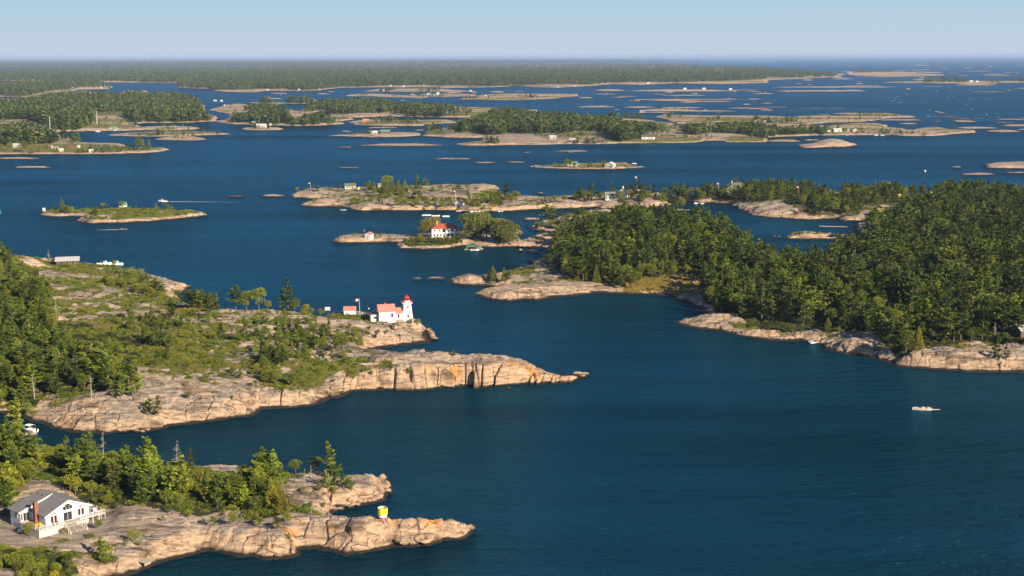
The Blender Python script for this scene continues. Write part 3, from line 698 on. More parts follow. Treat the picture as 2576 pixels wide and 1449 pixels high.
def G1(px, py, crop='Z', z=None):
    ox, oy = CROPS[crop]; s = 1.0 if crop == 'Z' else .25
    px, py = ox + px * s, oy + py * s
    if z is not None:
        x, y = gp(px, py, z); return Vector((float(x), float(y), z))
    x, y, zz = gpt(px, py)
    return Vector((float(x[0]), float(y[0]), float(zz[0])))
def build_land():
    for L in LANDS:
        L.build()
    # water: one sheet to the horizon
    ys = [40] + [60 * 1.35 ** i for i in range(31)]
    us = np.linspace(-.9, .9, 41)
    V = [(u * y if y > 60 else u * 60, y, 0.0) for y in ys for u in us]
    V = np.array(V); n = len(us)
    id_ = np.arange(len(V)).reshape(len(ys), n)
    F = np.stack([id_[:-1, :-1], id_[:-1, 1:], id_[1:, 1:], id_[1:, :-1]], -1).reshape(-1, 4)
    o = mesh_np('water', V, F, [WATER], smooth=True)
    tag(o, kind='structure')

def build_haze():
    m = bpy.data.materials.new('air'); m.use_nodes = True
    nt = m.node_tree; nt.nodes.clear()
    out = nt.nodes.new('ShaderNodeOutputMaterial'); v = nt.nodes.new('ShaderNodeVolumePrincipled')
    v.inputs['Color'].default_value = (0.48, 0.66, 1.0, 1)
    v.inputs['Density'].default_value = 2.8e-5
    v.inputs['Anisotropy'].default_value = 0.0
    nt.links.new(v.outputs[0], out.inputs['Volume'])
    b = MB(); b.box(-75000, 75000, -300, 95000, -3.6, 128)
    o = b.build('haze', m)
    tag(o, kind='stuff')
# ------------------------------------------------------------------ trees
class Leaves:
    """many small leaf-spray faces"""
    def __init__(s): s.V = []; s.T = []
    def add(s, c, d, up, ln, wd, tone):
        """c centres (n,3), d directions, up side hint; kite shaped sprays"""
        c = np.asarray(c, float); d = d / (np.linalg.norm(d, axis=1, keepdims=True) + 1e-9)
        w = np.cross(d, up); w /= (np.linalg.norm(w, axis=1, keepdims=True) + 1e-9)
        ln = np.asarray(ln)[:, None]; wd = np.asarray(wd)[:, None]
        p = np.stack([c - d * ln * .5, c + w * wd * .5 + d * ln * .05, c + d * ln * .5, c - w * wd * .5 + d * ln * .05], 1)
        s.V.append(p.reshape(-1, 3)); s.T.append(np.repeat(tone, 4))
    def mesh(s, name, mat):
        V = np.concatenate(s.V); F = np.arange(len(V)).reshape(-1, 4)
        o = mesh_np(name, V, F, [mat], attrs={'tone': np.clip(np.concatenate(s.T), 0, 1)}, linkit=False)
        me = o.data; bpy.data.objects.remove(o); return me

def limbs(segs, name, mat, n=4):
    V = []; F = []
    for p0, p1, r0, r1 in segs:
        p0 = np.array(p0, float); p1 = np.array(p1, float); d = p1 - p0; d /= np.linalg.norm(d) + 1e-9
        u = np.cross(d, [0, 0, 1.0] if abs(d[2]) < .9 else [1.0, 0, 0]); u /= np.linalg.norm(u); w = np.cross(d, u)
        m = len(V)
        for p, r in ((p0, r0), (p1, r1)):
            for i in range(n):
                a = 2 * math.pi * i / n; V.append(p + u * r * math.cos(a) + w * r * math.sin(a))
        for i in range(n):
            j = (i + 1) % n; F.append((m + i, m + j, m + n + j, m + n + i))
    o = mesh_np(name, np.array(V), np.array(F), [mat], smooth=True, linkit=False)
    me = o.data; bpy.data.objects.remove(o); return me

def rdir(n, r):
    v = r.normal(size=(n, 3)); return v / np.linalg.norm(v, axis=1, keepdims=True)

def gen_pine(seed, mat, H=10.0, rad=.31, dens=1.0, bare=.18, wind=.35, leaf=.74):
    """layered white pine: flat irregular shelves of needles on long limbs"""
    r = np.random.default_rng(seed); segs = []; L = Leaves()
    lean = r.normal(size=2) * .03; bx = r.normal(size=2) * .02
    def tr(t): return np.array([lean[0] * H * t + bx[0] * H * math.sin(3 * t), lean[1] * H * t + bx[1] * H * math.sin(3 * t), H * t])
    for k in range(6): segs.append((tr(k / 6), tr((k + 1) / 6), .022 * H * (1 - k / 6.5), .022 * H * (1 - (k + 1) / 6.5)))
    nb = int(40 * dens); wdir = np.array([math.cos(2.6), math.sin(2.6)])
    t = bare; lev = []
    while t < .985:
        lev.append(t); t += r.uniform(.045, .095) * (1.1 - .3 * t)
    for t in lev:
        prof = (max(0, 1 - (t - .3) / .72) ** .85 if seed % 2 else 1 - ((t - .38) / .66) ** 2) if t > .36 else .75 + .5 * (t - bare)
        prof = max(prof, .10)
        for b in range(int(r.integers(3, 6))):
            az = r.uniform(0, 2 * math.pi); dv = np.array([math.cos(az), math.sin(az)])
            ln = H * rad * prof * r.uniform(.45, 1.15) * (1 + wind * float(dv @ wdir))
            if r.random() < .12: ln *= 1.3
            base = tr(t); rise = r.uniform(.02, .30) + .25 * t
            tip = base + np.array([dv[0] * ln, dv[1] * ln, ln * rise])
            segs.append((base, tip, .006 * H, .002 * H))
            m = max(4, int(ln * 10 * dens)); s = np.sqrt(r.uniform(.10, 1.0, m))
            side = np.array([-dv[1], dv[0]]); lat = r.normal(size=m) * ln * .20 * s
            c = base + (tip - base) * s[:, None]; c[:, 0] += side[0] * lat; c[:, 1] += side[1] * lat
            c[:, 2] += r.uniform(-.01, .03, m) * H * .5
            for q in range(2):
                d = np.stack([dv[0] + r.normal(size=m) * .5, dv[1] + r.normal(size=m) * .5, r.uniform(.0, .9, m)], 1)
                L.add(c + r.normal(size=(m, 3)) * .12, d, rdir(m, r) * .6 + [0, 0, 1.0], leaf * H / 10 * r.uniform(.7, 1.3, m), leaf * .55 * H / 10 * r.uniform(.7, 1.2, m), r.uniform(.1, .7, m) + .25 * s)
    return L.mesh('pine_crown', mat), limbs(segs, 'pine_trunk', BARK)

def gen_broad(seed, mat, H=7.0, rx=.42, n=1500, leaf=.42, z0=.22, lumps=16):
    r = np.random.default_rng(seed); L = Leaves(); segs = []
    segs.append(((0, 0, -.3), (0, 0, H * .35), .03 * H, .02 * H))
    cs = []
    for k in range(lumps):
        a = r.uniform(0, 2 * math.pi); q = math.sqrt(r.random()); z = r.uniform(z0 + .1, .85)
        w = math.sqrt(max(0.05, 1 - ((z - .45) / .6) ** 2)) * .72
        c = np.array([math.cos(a) * q * rx * H * w, math.sin(a) * q * rx * H * w, z * H]); rr = H * r.uniform(.12, .22)
        cs.append((c, rr)); segs.append(((0, 0, H * .25), c, .012 * H, .004 * H))
    for c, rr in cs:
        m = n // lumps; v = rdir(m, r); v[:, 2] = np.where(v[:, 2] < -.5, -v[:, 2], v[:, 2])
        p = c + v * rr * (r.uniform(.55, 1.1, m) ** .5)[:, None] * [1.15, 1.15, .85]
        p = p[p[:, 2] > H * .04]; m = len(p); v = v[:m]
        L.add(p, v + rdir(m, r) * .9, rdir(m, r), leaf * r.uniform(.6, 1.3, m), leaf * .7 * r.uniform(.6, 1.2, m), r.uniform(0, .6, m) + r.uniform(0, .35))
    return L.mesh('leafy_crown', mat), limbs(segs, 'forked_trunk', BARK)

def gen_cone(seed, mat, H=6.0, rx=.24, n=1500, leaf=.34):
    r = np.random.default_rng(seed); L = Leaves()
    t = 1 - np.sqrt(r.random(n)); az = r.uniform(0, 2 * math.pi, n)
    lob = 1 + .22 * np.sin(az * 3 + r.uniform(0, 6)) + .15 * np.sin(az * 5 + t * 14 + r.uniform(0, 6))
    rad = H * rx * (1 - t) ** .8 * (.35 + .65 * np.minimum(1, t * 9 + .4)) * lob * r.uniform(.72, 1.05, n)
    c = np.stack([np.cos(az) * rad, np.sin(az) * rad, H * (.03 + .95 * t)], 1)
    d = np.stack([np.cos(az) * .7, np.sin(az) * .7, np.full(n, 1.0)], 1) + rdir(n, r) * .5
    L.add(c, d, rdir(n, r), leaf * r.uniform(.7, 1.4, n), leaf * .5 * r.uniform(.7, 1.2, n), r.uniform(0, .9, n))
    return L.mesh('cedar_crown', mat), limbs([((0, 0, -.3), (0, 0, H * .9), .02 * H, .004 * H)], 'cedar_trunk', BARK)

def gen_bush(seed, mat, W=1.0, H=.7, n=420, leaf=.2):
    r = np.random.default_rng(seed); L = Leaves(); lump = [(r.uniform(-.5, .5) * W, r.uniform(-.5, .5) * W, r.uniform(.35, .6) * W, r.uniform(.6, 1.0) * H) for _ in range(6)]
    for x, y, q, hh in lump:
        m = n // 6; v = rdir(m, r); v[:, 2] = np.abs(v[:, 2])
        p = np.array([x, y, 0]) + v * np.array([q, q, hh]) * r.uniform(.75, 1.05, m)[:, None]
        L.add(p, v + rdir(m, r) * .8, rdir(m, r), leaf * r.uniform(.7, 1.3, m), leaf * .6 * r.uniform(.7, 1.2, m), r.uniform(0, .9, m))
    return L.mesh('bush_foliage', mat)

def gen_dead(seed, H=7.0):
    r = np.random.default_rng(seed); segs = []
    lean = r.normal(size=2) * .05 * H
    def tr(t): return (lean[0] * t, lean[1] * t, H * t)
    for k in range(4): segs.append((tr(k / 4), tr((k + 1) / 4), .02 * H * (1 - k / 4.3), .02 * H * (1 - (k + 1) / 4.3)))
    for k in range(26):
        t = r.uniform(.2, .97); az = r.uniform(0, 6.28); ln = H * .27 * (1.15 - t) * r.uniform(.5, 1.2)
        b = np.array(tr(t)); q = b + np.array([math.cos(az) * ln, math.sin(az) * ln, ln * r.uniform(-.1, .6)])
        segs.append((b, q, .006 * H, .002 * H))
        for _ in range(2):
            s = b + (q - b) * r.uniform(.4, .9); segs.append((s, s + rdir(1, r)[0] * ln * .35, .003 * H, .0015 * H))
    return limbs(segs, 'bare_trunk', DEADWOOD, 3)

def gen_far(seed, mat, H, pine=True):
    r = np.random.default_rng(seed); L = Leaves(); n = 70
    if pine:
        t = r.uniform(.15, 1, n); az = r.uniform(0, 6.28, n); rad = H * .30 * np.sqrt(np.clip(1.08 - t, 0, 1)) * r.uniform(.3, 1.1, n)
    else:
        t = r.uniform(.15, .9, n); az = r.uniform(0, 6.28, n); rad = H * .42 * np.sqrt(np.clip(1 - ((t - .5) / .5) ** 2, .02, 1)) * r.uniform(.4, 1.0, n)
    c = np.stack([np.cos(az) * rad, np.sin(az) * rad, H * t], 1)
    d = np.stack([np.cos(az), np.sin(az), r.uniform(0, .8, n)], 1)
    L.add(c, d, rdir(n, r) * .7 + [0, 0, 1], H * .24 * r.uniform(.7, 1.3, n), H * .15 * r.uniform(.7, 1.3, n), r.uniform(.0, .9, n))
    me = L.mesh('distant_crown', mat); return me

KINDS = {}
def proto(kind, items, H):
    KINDS[kind] = dict(items=items, H=H)
proto('pine', [gen_pine(1, PINE, rad=.28), gen_pine(2, PINE, rad=.33, bare=.25), gen_pine(3, PINE, rad=.23, bare=.12, wind=.2), gen_pine(4, PINE, rad=.38, bare=.36, wind=.6), gen_pine(5, PINE, rad=.25, bare=.08, wind=.1, dens=1.1), gen_pine(7, PINE, rad=.30, bare=.22, wind=.45), gen_pine(9, PINE, rad=.19, bare=.06, wind=.1), gen_pine(15, PINE, rad=.21, bare=.15, wind=.2)], 10)
proto('pine_y', [gen_pine(11, PINE_Y, rad=.32), gen_pine(12, PINE_Y, rad=.36, bare=.28, wind=.5), gen_pine(13, PINE_Y, rad=.27, bare=.1)], 10)
proto('broad', [gen_broad(21, LEAF), gen_broad(22, LEAF, rx=.48), gen_broad(23, LEAF, rx=.36, lumps=20)], 7)
proto('broad_y', [gen_broad(31, LEAF_Y, n=1100), gen_broad(32, LEAF_Y, rx=.5, n=1100)], 7)
proto('cedar', [gen_cone(41, CEDAR), gen_cone(42, CEDAR, rx=.3), gen_cone(43, CEDAR, rx=.2)], 6)
proto('dead', [(None, gen_dead(51)), (None, gen_dead(52)), (None, gen_dead(53))], 7)
proto('willow', [gen_broad(61, WILLOW, H=13, rx=.55, n=5200, leaf=.75, z0=.02, lumps=40), gen_broad(62, WILLOW, H=13, rx=.42, n=4000, leaf=.75, z0=.05, lumps=30)], 13)
BUSHES = [gen_bush(71, BUSH), gen_bush(72, BUSH, W=1.4, H=.6), gen_bush(73, LEAF, H=.9), gen_bush(74, PINE, W=1.3, H=.45)]
FARS = [gen_far(81, FARLEAF, 10), gen_far(82, FARLEAF, 10), gen_far(83, FARLEAF, 8, False), gen_far(84, FARLEAF, 10), gen_far(85, FARLEAF, 7, False)]

NAMES = {'pine': ('pine_tree', 'pine tree'), 'pine_y': ('pine_tree', 'pine tree'), 'broad': ('leafy_tree', 'tree'), 'broad_y': ('leafy_tree', 'tree'),
         'cedar': ('cedar_tree', 'cedar tree'), 'dead': ('dead_tree', 'dead tree'), 'willow': ('willow_tree', 'willow tree')}
TREES = []     # (kind, variant, x, y, z, height, rot, region)

def put(kind, px, py, H, crop='Z', var=None, region=None, label=None, rot=None):
    v = G1(px, py, crop)
    n = 0
    while v.z < .5 and n < 16:
        py += 2.0 if crop == 'Z' else 8; n += 1; v = G1(px, py, crop)
    if v.z < .3: return
    TREES.append([kind, random.randrange(len(KINDS[kind]['items'])) if var is None else var, v.x, v.y, v.z, H, random.uniform(0, 6.28) if rot is None else rot, region, label])

def sample_zone(spec, spacing, hr=(8, 12), ymin=None):
    """jittered points in the zone; the tree top must stay inside the outlined canopy too"""
    P = np.array(pts(spec))
    n0 = 60000
    x0, x1, y0, y1 = P[:, 0].min(), P[:, 0].max(), P[:, 1].min(), P[:, 1].max()
    # world area -> grid
    cx, cy = gp(np.array([x0, x1, x1, x0]), np.array([y0, y0, y1, y1]), 3.0)
    gx = np.arange(cx.min(), cx.max(), spacing); gy = np.arange(cy.min(), cy.max(), spacing)
    X, Y = np.meshgrid(gx, gy)
    X = X.ravel() + RNG.uniform(-.5, .5, X.size) * spacing; Y = Y.ravel() + RNG.uniform(-.5, .5, Y.size) * spacing
    px, py = to_px(X, Y, 4.0)
    m = inpoly(px, py, P); X, Y = X[m], Y[m]
    if not len(X): return X, Y, X, X
    Z = ground(X, Y); m = Z > .6; X, Y, Z = X[m], Y[m], Z[m]
    H = hr[0] + (hr[1] - hr[0]) * RNG.random(len(X)) ** 1.3
    px, py = to_px(X, Y, Z); tx, ty = to_px(X, Y, Z + H * .8)
    bx, by = to_px(X, Y, Z + H * .12)
    m = inpoly(bx, by, P) & inpoly(tx, ty, P)
    return X[m], Y[m], Z[m], H[m]

def forest(spec, spacing, kinds, hr, region, patch=0.0, pscale=30):
    X, Y, Z, H = sample_zone(spec, spacing, hr)
    if not len(X): return
    if patch:
        k = fbm(X / pscale + 5, Y / pscale, 3) > patch; X, Y, Z, H = X[k], Y[k], Z[k], H[k]
    ks = list(kinds); w = np.array([kinds[k] for k in ks], float); w /= w.sum()
    for i in range(len(X)):
        k = ks[RNG.choice(len(ks), p=w)]
        hh = H[i] * {'pine': 1.0, 'pine_y': .95, 'broad': .68, 'broad_y': .5, 'cedar': .6, 'dead': .7, 'willow': 1}[k]
        TREES.append([k, int(RNG.integers(len(KINDS[k]['items']))), X[i], Y[i], Z[i] - .15, hh, RNG.uniform(0, 6.28), region, None])

def floors():
    def fl(spec, w=1.0):
        P = np.array(pts(spec)); x, y = gp(P[:, 0], P[:, 1], 4.0); FLOORS.append((np.stack([x, y], 1), w))
    for f in FLOOR_ZONES: fl(*f)

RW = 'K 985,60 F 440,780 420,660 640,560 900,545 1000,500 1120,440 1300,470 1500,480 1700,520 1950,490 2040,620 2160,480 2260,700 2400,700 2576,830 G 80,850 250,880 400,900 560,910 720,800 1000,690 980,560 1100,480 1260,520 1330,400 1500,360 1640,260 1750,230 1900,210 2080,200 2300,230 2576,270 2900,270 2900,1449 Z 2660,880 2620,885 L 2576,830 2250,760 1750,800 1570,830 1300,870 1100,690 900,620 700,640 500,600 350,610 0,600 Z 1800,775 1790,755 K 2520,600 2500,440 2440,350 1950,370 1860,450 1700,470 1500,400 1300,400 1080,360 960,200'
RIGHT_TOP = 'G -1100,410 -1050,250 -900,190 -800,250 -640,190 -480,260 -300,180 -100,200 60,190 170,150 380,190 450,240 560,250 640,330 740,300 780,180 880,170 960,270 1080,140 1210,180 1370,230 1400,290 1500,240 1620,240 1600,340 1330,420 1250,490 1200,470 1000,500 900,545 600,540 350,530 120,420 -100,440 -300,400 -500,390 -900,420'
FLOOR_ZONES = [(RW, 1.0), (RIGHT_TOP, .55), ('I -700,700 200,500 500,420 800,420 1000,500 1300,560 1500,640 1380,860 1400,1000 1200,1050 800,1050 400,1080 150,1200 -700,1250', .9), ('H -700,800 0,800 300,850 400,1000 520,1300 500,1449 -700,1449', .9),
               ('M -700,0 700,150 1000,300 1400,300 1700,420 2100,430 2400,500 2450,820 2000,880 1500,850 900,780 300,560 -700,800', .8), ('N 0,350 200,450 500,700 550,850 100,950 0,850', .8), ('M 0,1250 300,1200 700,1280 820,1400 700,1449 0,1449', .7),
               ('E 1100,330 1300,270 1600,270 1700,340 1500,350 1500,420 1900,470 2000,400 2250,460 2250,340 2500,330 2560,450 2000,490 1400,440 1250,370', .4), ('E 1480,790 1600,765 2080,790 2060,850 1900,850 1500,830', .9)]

def plant():
    D = {'pine': 6, 'pine_y': 1.3, 'broad': 2.6, 'cedar': 1.2, 'dead': .25}
    # big wood of the wooded headland
    forest(RW, 5.9, D, (7.5, 14.5), 'wood', patch=-.14, pscale=16)
    forest(RW, 17, {'pine': 1}, (14, 17.5), 'wood')
    forest(RIGHT_TOP, 6.0, D, (7, 12.5), 'far side of the wooded headland', patch=-.12, pscale=18)
    forest('L 0,600 350,600 700,660 1100,720 1100,640 600,560 300,560 0,560', 3.6, {'broad': 3, 'pine_y': 1, 'cedar': 1}, (4, 7), 'wood', patch=-.05)
    # spit and clearing edge of the wooded headland
    for a in [('cedar', 1240, 707, 8.5), ('cedar', 1231, 708, 6), ('cedar', 1268, 707, 7.5), ('pine', 1278, 708, 5), ('broad', 1435, 700, 9), ('cedar', 1345, 677, 4.5), ('cedar', 1378, 665, 6), ('pine', 1384, 676, 8),
              ('broad', 1590, 722, 6.5), ('broad', 1605, 715, 6), ('broad', 1585, 712, 5), ('broad', 1640, 700, 7), ('cedar', 1500, 709, 10), ('cedar', 1475, 706, 5), ('cedar', 1450, 707, 4.5), ('broad', 1290, 695, 3.0)]:
        put(*a, region='edge of the clearing')
    # near shore of the wooded headland
    for a in [('pine_y', 1000, 668, 7), ('pine', 1370, 850, 8), ('pine', 1340, 860, 9), ('cedar', 1510, 838, 10), ('pine_y', 1870, 770, 12), ('pine_y', 1500, 620, 12), ('pine', 2300, 930, 9), ('pine', 2400, 950, 7), ('broad', 1220, 790, 4), ('broad', 180, 670, 5), ('broad', 640, 580, 7)]:
        put(a[0], a[1], a[2], a[3], 'L', region='near shore')
    # peninsula of pines reaching into the bay
    for x, y, h, k in [(350, 660, 14, 'pine'), (250, 675, 7, 'cedar'), (420, 670, 9, 'pine'), (520, 720, 12, 'pine'), (610, 690, 13, 'pine'), (700, 700, 15, 'pine'), (560, 650, 8, 'broad'), (390, 690, 6, 'broad'), (300, 690, 5, 'broad'),
                       (1110, 570, 13, 'pine'), (1220, 570, 9, 'pine'), (850, 545, 4, 'broad'), (470, 700, 6, 'broad'), (660, 735, 9, 'cedar'), (760, 720, 8, 'broad')]:
        put(k, x, y, h, 'F', region='pine point')
    forest('I 560,250 1200,200 1600,180 2200,140 2560,150 2576,700 2200,720 1300,900 560,1000 J 0,500 400,480 700,520 1100,620 1400,680 1300,760 1000,760 700,900 1200,880 2000,930 1900,990 1100,1000 400,1050 0,1250', 4.4, {'pine': 4, 'cedar': 1, 'broad': 4, 'pine_y': .4}, (2.0, 7.5), 'open rock', patch=.0, pscale=9)
    # lighthouse headland: dense wood on its landward side
    DL = {'pine': 4.5, 'pine_y': 2, 'broad': 3, 'broad_y': .25, 'cedar': .8, 'dead': .35}
    forest('I -700,1200 -700,-500 H 0,560 100,640 150,800 250,900 500,870 560,960 820,1000 620,1080 700,1250 520,1300 560,1449 I 560,400 800,480 1000,470 1100,420 1300,520 1400,560 1300,700 1200,800 1350,900 1400,960 1350,1090 1000,1060 700,1040 400,1100 300,1250 200,1300', 4.6, DL, (6, 11), 'lighthouse headland', patch=-.13, pscale=14)
    forest('H 780,1000 900,880 1200,850 1450,850 1600,960 1640,1100 1500,1180 1250,1100 1050,1080 850,1040', 4.2, {'broad': 5, 'pine': 1, 'dead': .3}, (6, 9), 'scrub behind the headland', patch=-.1, pscale=9)
    forest('H 600,1100 1000,1130 1150,1200 1150,1300 850,1300 700,1290', 4.5, {'broad': 4, 'cedar': .6, 'dead': .5}, (5, 8), 'scrub behind the headland', patch=-.06, pscale=9)
    forest('H 1650,1200 1700,1050 1850,1060 2150,1050 2300,1200 2280,1310 2100,1310 1900,1290', 4.2, {'pine': 4, 'broad': 1.5}, (8, 11), 'ridge', patch=-.2, pscale=9)
    forest('H 1640,1050 1820,980 1810,1090 1700,1110', 4.0, {'broad': 3}, (5, 7), 'scrub behind the headland')
    forest('I 1250,420 1300,350 1500,330 1700,380 1800,560 1900,600 1900,760 1600,740 1350,620', 4.0, {'pine': 3, 'broad': 3, 'pine_y': 1}, (6, 9), 'lighthouse headland', patch=-.2, pscale=9)
    forest('I 1900,640 2000,560 2250,560 2350,650 2200,700 1950,690', 3.6, {'broad': 3, 'cedar': 1}, (5, 7), 'lighthouse headland')
    forest('I 1290,760 1330,660 1600,740 1850,800 1800,900 1600,870 1350,860', 2.6, {'broad_y': 5, 'broad': 1}, (6, 8), 'bright thicket', patch=-.3)
    for k, x, y, h in [('pine', 2110, 240, 10), ('pine', 1720, 235, 8), ('pine', 1310, 260, 8), ('pine', 1530, 330, 9), ('pine', 2230, 480, 7), ('pine', 2450, 470, 9), ('pine', 2370, 130, 11), ('broad', 2480, 140, 9), ('dead', 570, 265, 9),
                       ('dead', 920, 1050, 8), ('dead', 350, 1070, 9), ('pine', 1580, 1240, 7), ('pine_y', 1500, 1180, 4), ('pine_y', 1210, 1080, 9), ('pine_y', 1350, 1060, 8), ('pine', 1480, 1230, 5), ('dead', 1680, 1170, 6), ('dead', 1950, 910, 4), ('dead', 2180, 880, 4),
                       ('pine_y', 1060, 930, 12), ('pine', 230, 1290, 9), ('pine_y', 150, 1440, 13), ('broad', 1900, 1075, 3), ('broad', 2330, 1065, 1.5), ('dead', 2330, 460, 8), ('broad_y', 1950, 480, 6), ('broad_y', 1880, 950, 2.5), ('dead', 1700, 300, 5)]:
        put(k, x, y, h, 'I', region='open rock')
    for k, x, y, h in [('pine', 320, 430, 15), ('pine', 270, 430, 9), ('broad', 390, 440, 6), ('broad', 500, 455, 6), ('broad', 560, 460, 3), ('broad', 650, 465, 4), ('pine', 215, 740, 9), ('pine', 80, 960, 10), ('pine', 150, 965, 6), ('broad', 30, 410, 10), ('broad', 120, 400, 4),
                       ('cedar', 500, 880, 5), ('broad', 640, 870, 6), ('broad', 870, 830, 6), ('broad', 820, 820, 4), ('cedar', 1050, 790, 5), ('broad', 200, 1190, 6), ('broad', 90, 1180, 5), ('broad', 350, 1210, 5), ('cedar', 1990, 900, 3), ('broad', 1230, 680, 2), ('broad', 1310, 680, 2),
                       ('broad', 1560, 590, 3), ('broad', 1630, 590, 3), ('broad', 1150, 640, 2), ('broad', 950, 630, 2.5), ('broad', 870, 625, 2), ('broad', 780, 1180, 1.5), ('cedar', 1540, 1070, 2.5), ('broad', 1160, 1110, 2), ('broad', 240, 640, 2), ('broad', 300, 650, 2), ('broad', 600, 540, 2), ('broad', 1700, 650, 1.5), ('broad', 470, 700, 3), ('broad', 560, 760, 3), ('broad', 120, 680, 3)]:
        put(k, x, y, h, 'J', region='open rock')
    put('dead', 490, 735, 6, 'H', region='open rock')
    put('broad_y', 1320, 900, 5, 'H'); put('broad_y', 1420, 890, 4, 'H'); put('broad', 950, 280, 5, 'H'); put('broad_y', 1150, 800, 4, 'H')
    # foreground headland
    DF = {'pine': 3.5, 'pine_y': 3.5, 'broad': 3.4, 'broad_y': .6, 'cedar': 1.2}
    forest('M 850,560 1250,600 1300,850 1000,860 900,700', 2.5, {'broad': 4, 'broad_y': .5, 'pine_y': .5}, (2, 4.4), 'cottage wood', patch=-.3)
    forest('M -700,1000 -700,-100 120,-100 200,100 260,260 400,140 500,250 640,340 720,80 900,30 960,260 1050,150 1250,120 1340,250 1450,150 1560,150 1650,280 1900,380 1950,430 2150,430 2300,500 2350,820 2200,830 1950,800 1600,850 1300,800 900,640 640,560 450,560 240,640 180,760 100,900', 3.4, DF, (6, 10.5), 'cottage wood', patch=-.5, pscale=9)
    forest('M -700,700 -700,-60 90,0 240,80 420,120 520,200 700,420 560,560 240,640 100,700', 3.8, DF, (7, 11), 'cottage wood', patch=-.4, pscale=9)
    forest('N -150,860 -150,420 0,330 100,330 170,200 260,210 330,230 460,310 500,470 400,560 440,620 560,720 600,840 400,880 100,900', 3.1, DF, (4.5, 7.8), 'cottage wood', patch=-.5, pscale=9)
    forest('M -100,1600 -100,1080 60,1060 300,1080 500,1100 700,1140 820,1250 830,1330 700,1449 650,1600', 2.6, {'broad': 3, 'broad_y': 2, 'cedar': 1}, (4, 7), 'thicket below the cottage', patch=-.25, pscale=7)
    forest('M 780,640 1000,620 1600,860 2000,880 2300,840 2400,960 2200,990 1900,900 1500,900 1100,860 900,760 N -100,880 100,900 400,880 600,850 620,900 480,990 200,1000 -100,960', 2.6, {'broad': 5, 'broad_y': .6, 'cedar': 1}, (1.6, 3.4), 'cottage wood', patch=-.2, pscale=7)
    for k, x, y, h in [('dead', 1040, 260, 8), ('dead', 1780, 360, 8), ('pine', 670, 200, 5), ('dead', 110, 200, 8), ('broad_y', 760, 640, 6), ('broad_y', 920, 640, 4), ('pine_y', 1050, 1320, 6.5), ('broad_y', 1360, 1130, 4), ('broad', 1400, 1150, 1.5), ('broad', 300, 1050, 3.5), ('broad', 640, 1030, 1.8),
                       ('pine', 1920, 390, 6), ('pine_y', 1820, 700, 12), ('pine_y', 1480, 500, 12), ('broad', 1700, 830, 2.5), ('broad', 1900, 870, 2.5), ('broad', 2150, 940, 2.5), ('broad', 2350, 940, 3), ('broad', 1000, 980, 2.5), ('broad', 1640, 900, 1.5), ('broad', 560, 1230, 2)]:
        put(k, x, y, h, 'M', region='cottage rock')
    for k, x, y, h in [('pine_y', 925, 415, 9.5), ('pine_y', 880, 560, 5), ('pine', 960, 550, 5.5), ('pine', 1050, 590, 4), ('pine_y', 1120, 600, 3), ('dead', 650, 550, 5), ('dead', 720, 500, 4.5), ('broad', 770, 390, 4.5), ('broad', 560, 420, 4), ('broad', 640, 620, 2), ('broad', 800, 610, 2.5), ('broad', 950, 620, 2),
                       ('broad', 700, 780, 2), ('broad', 840, 770, 1.8), ('cedar', 490, 1080, 2), ('broad', 380, 990, 3), ('broad', 200, 970, 3), ('broad', 480, 930, 3), ('dead', 720, 840, 3), ('dead', 735, 300, 2.5), ('pine', 225, 380, 6.5), ('pine_y', 360, 460, 7.5), ('cedar', 430, 820, 7), ('cedar', 320, 800, 9)]:
        put(k, x, y, h, 'N', region='foreground point')
    # islands in the bay
    for k, x, y, h in [('cedar', 1310, 330, 12), ('cedar', 1370, 330, 11), ('cedar', 1430, 330, 12), ('cedar', 1500, 325, 11), ('cedar', 1270, 330, 9), ('cedar', 1340, 350, 8), ('cedar', 1460, 350, 9), ('pine', 1620, 290, 13), ('pine', 1680, 300, 9), ('broad', 1320, 310, 13), ('broad', 1120, 310, 8), ('cedar', 1190, 330, 9), ('cedar', 1150, 300, 8),
                       ('pine', 620, 325, 6), ('pine', 830, 315, 8.5), ('cedar', 720, 305, 4), ('broad', 780, 310, 4), ('pine', 480, 310, 4), ('pine', 575, 300, 5.5), ('broad', 415, 330, 5), ('cedar', 1000, 440, 7), ('cedar', 960, 440, 5), ('pine', 1240, 450, 10), ('cedar', 1270, 455, 6), ('broad', 1560, 330, 6), ('broad', 1600, 320, 5), ('cedar', 1480, 380, 6),
                       ('broad', 1350, 385, 5), ('broad', 1600, 380, 6), ('broad', 1640, 400, 8), ('broad', 1420, 460, 7), ('broad', 1500, 470, 6), ('broad', 1600, 480, 6), ('broad', 1700, 470, 8), ('cedar', 1870, 480, 9), ('broad', 1800, 470, 8), ('cedar', 1960, 460, 7), ('pine', 2040, 310, 9), ('pine', 2140, 420, 10), ('broad', 2130, 470, 7), ('cedar', 2220, 470, 10),
                       ('broad', 2300, 450, 10), ('broad', 2370, 440, 12), ('cedar', 2400, 450, 13), ('broad', 2430, 440, 10), ('pine', 2520, 380, 14), ('broad', 2560, 450, 9), ('broad', 2490, 450, 7), ('broad', 840, 430, 3), ('broad', 1950, 430, 5), ('broad', 1780, 340, 6), ('broad', 1700, 350, 4), ('broad', 1050, 410, 3), ('broad', 1740, 480, 4)]:
        put(k, x, y, h, 'E', region='cottage island')
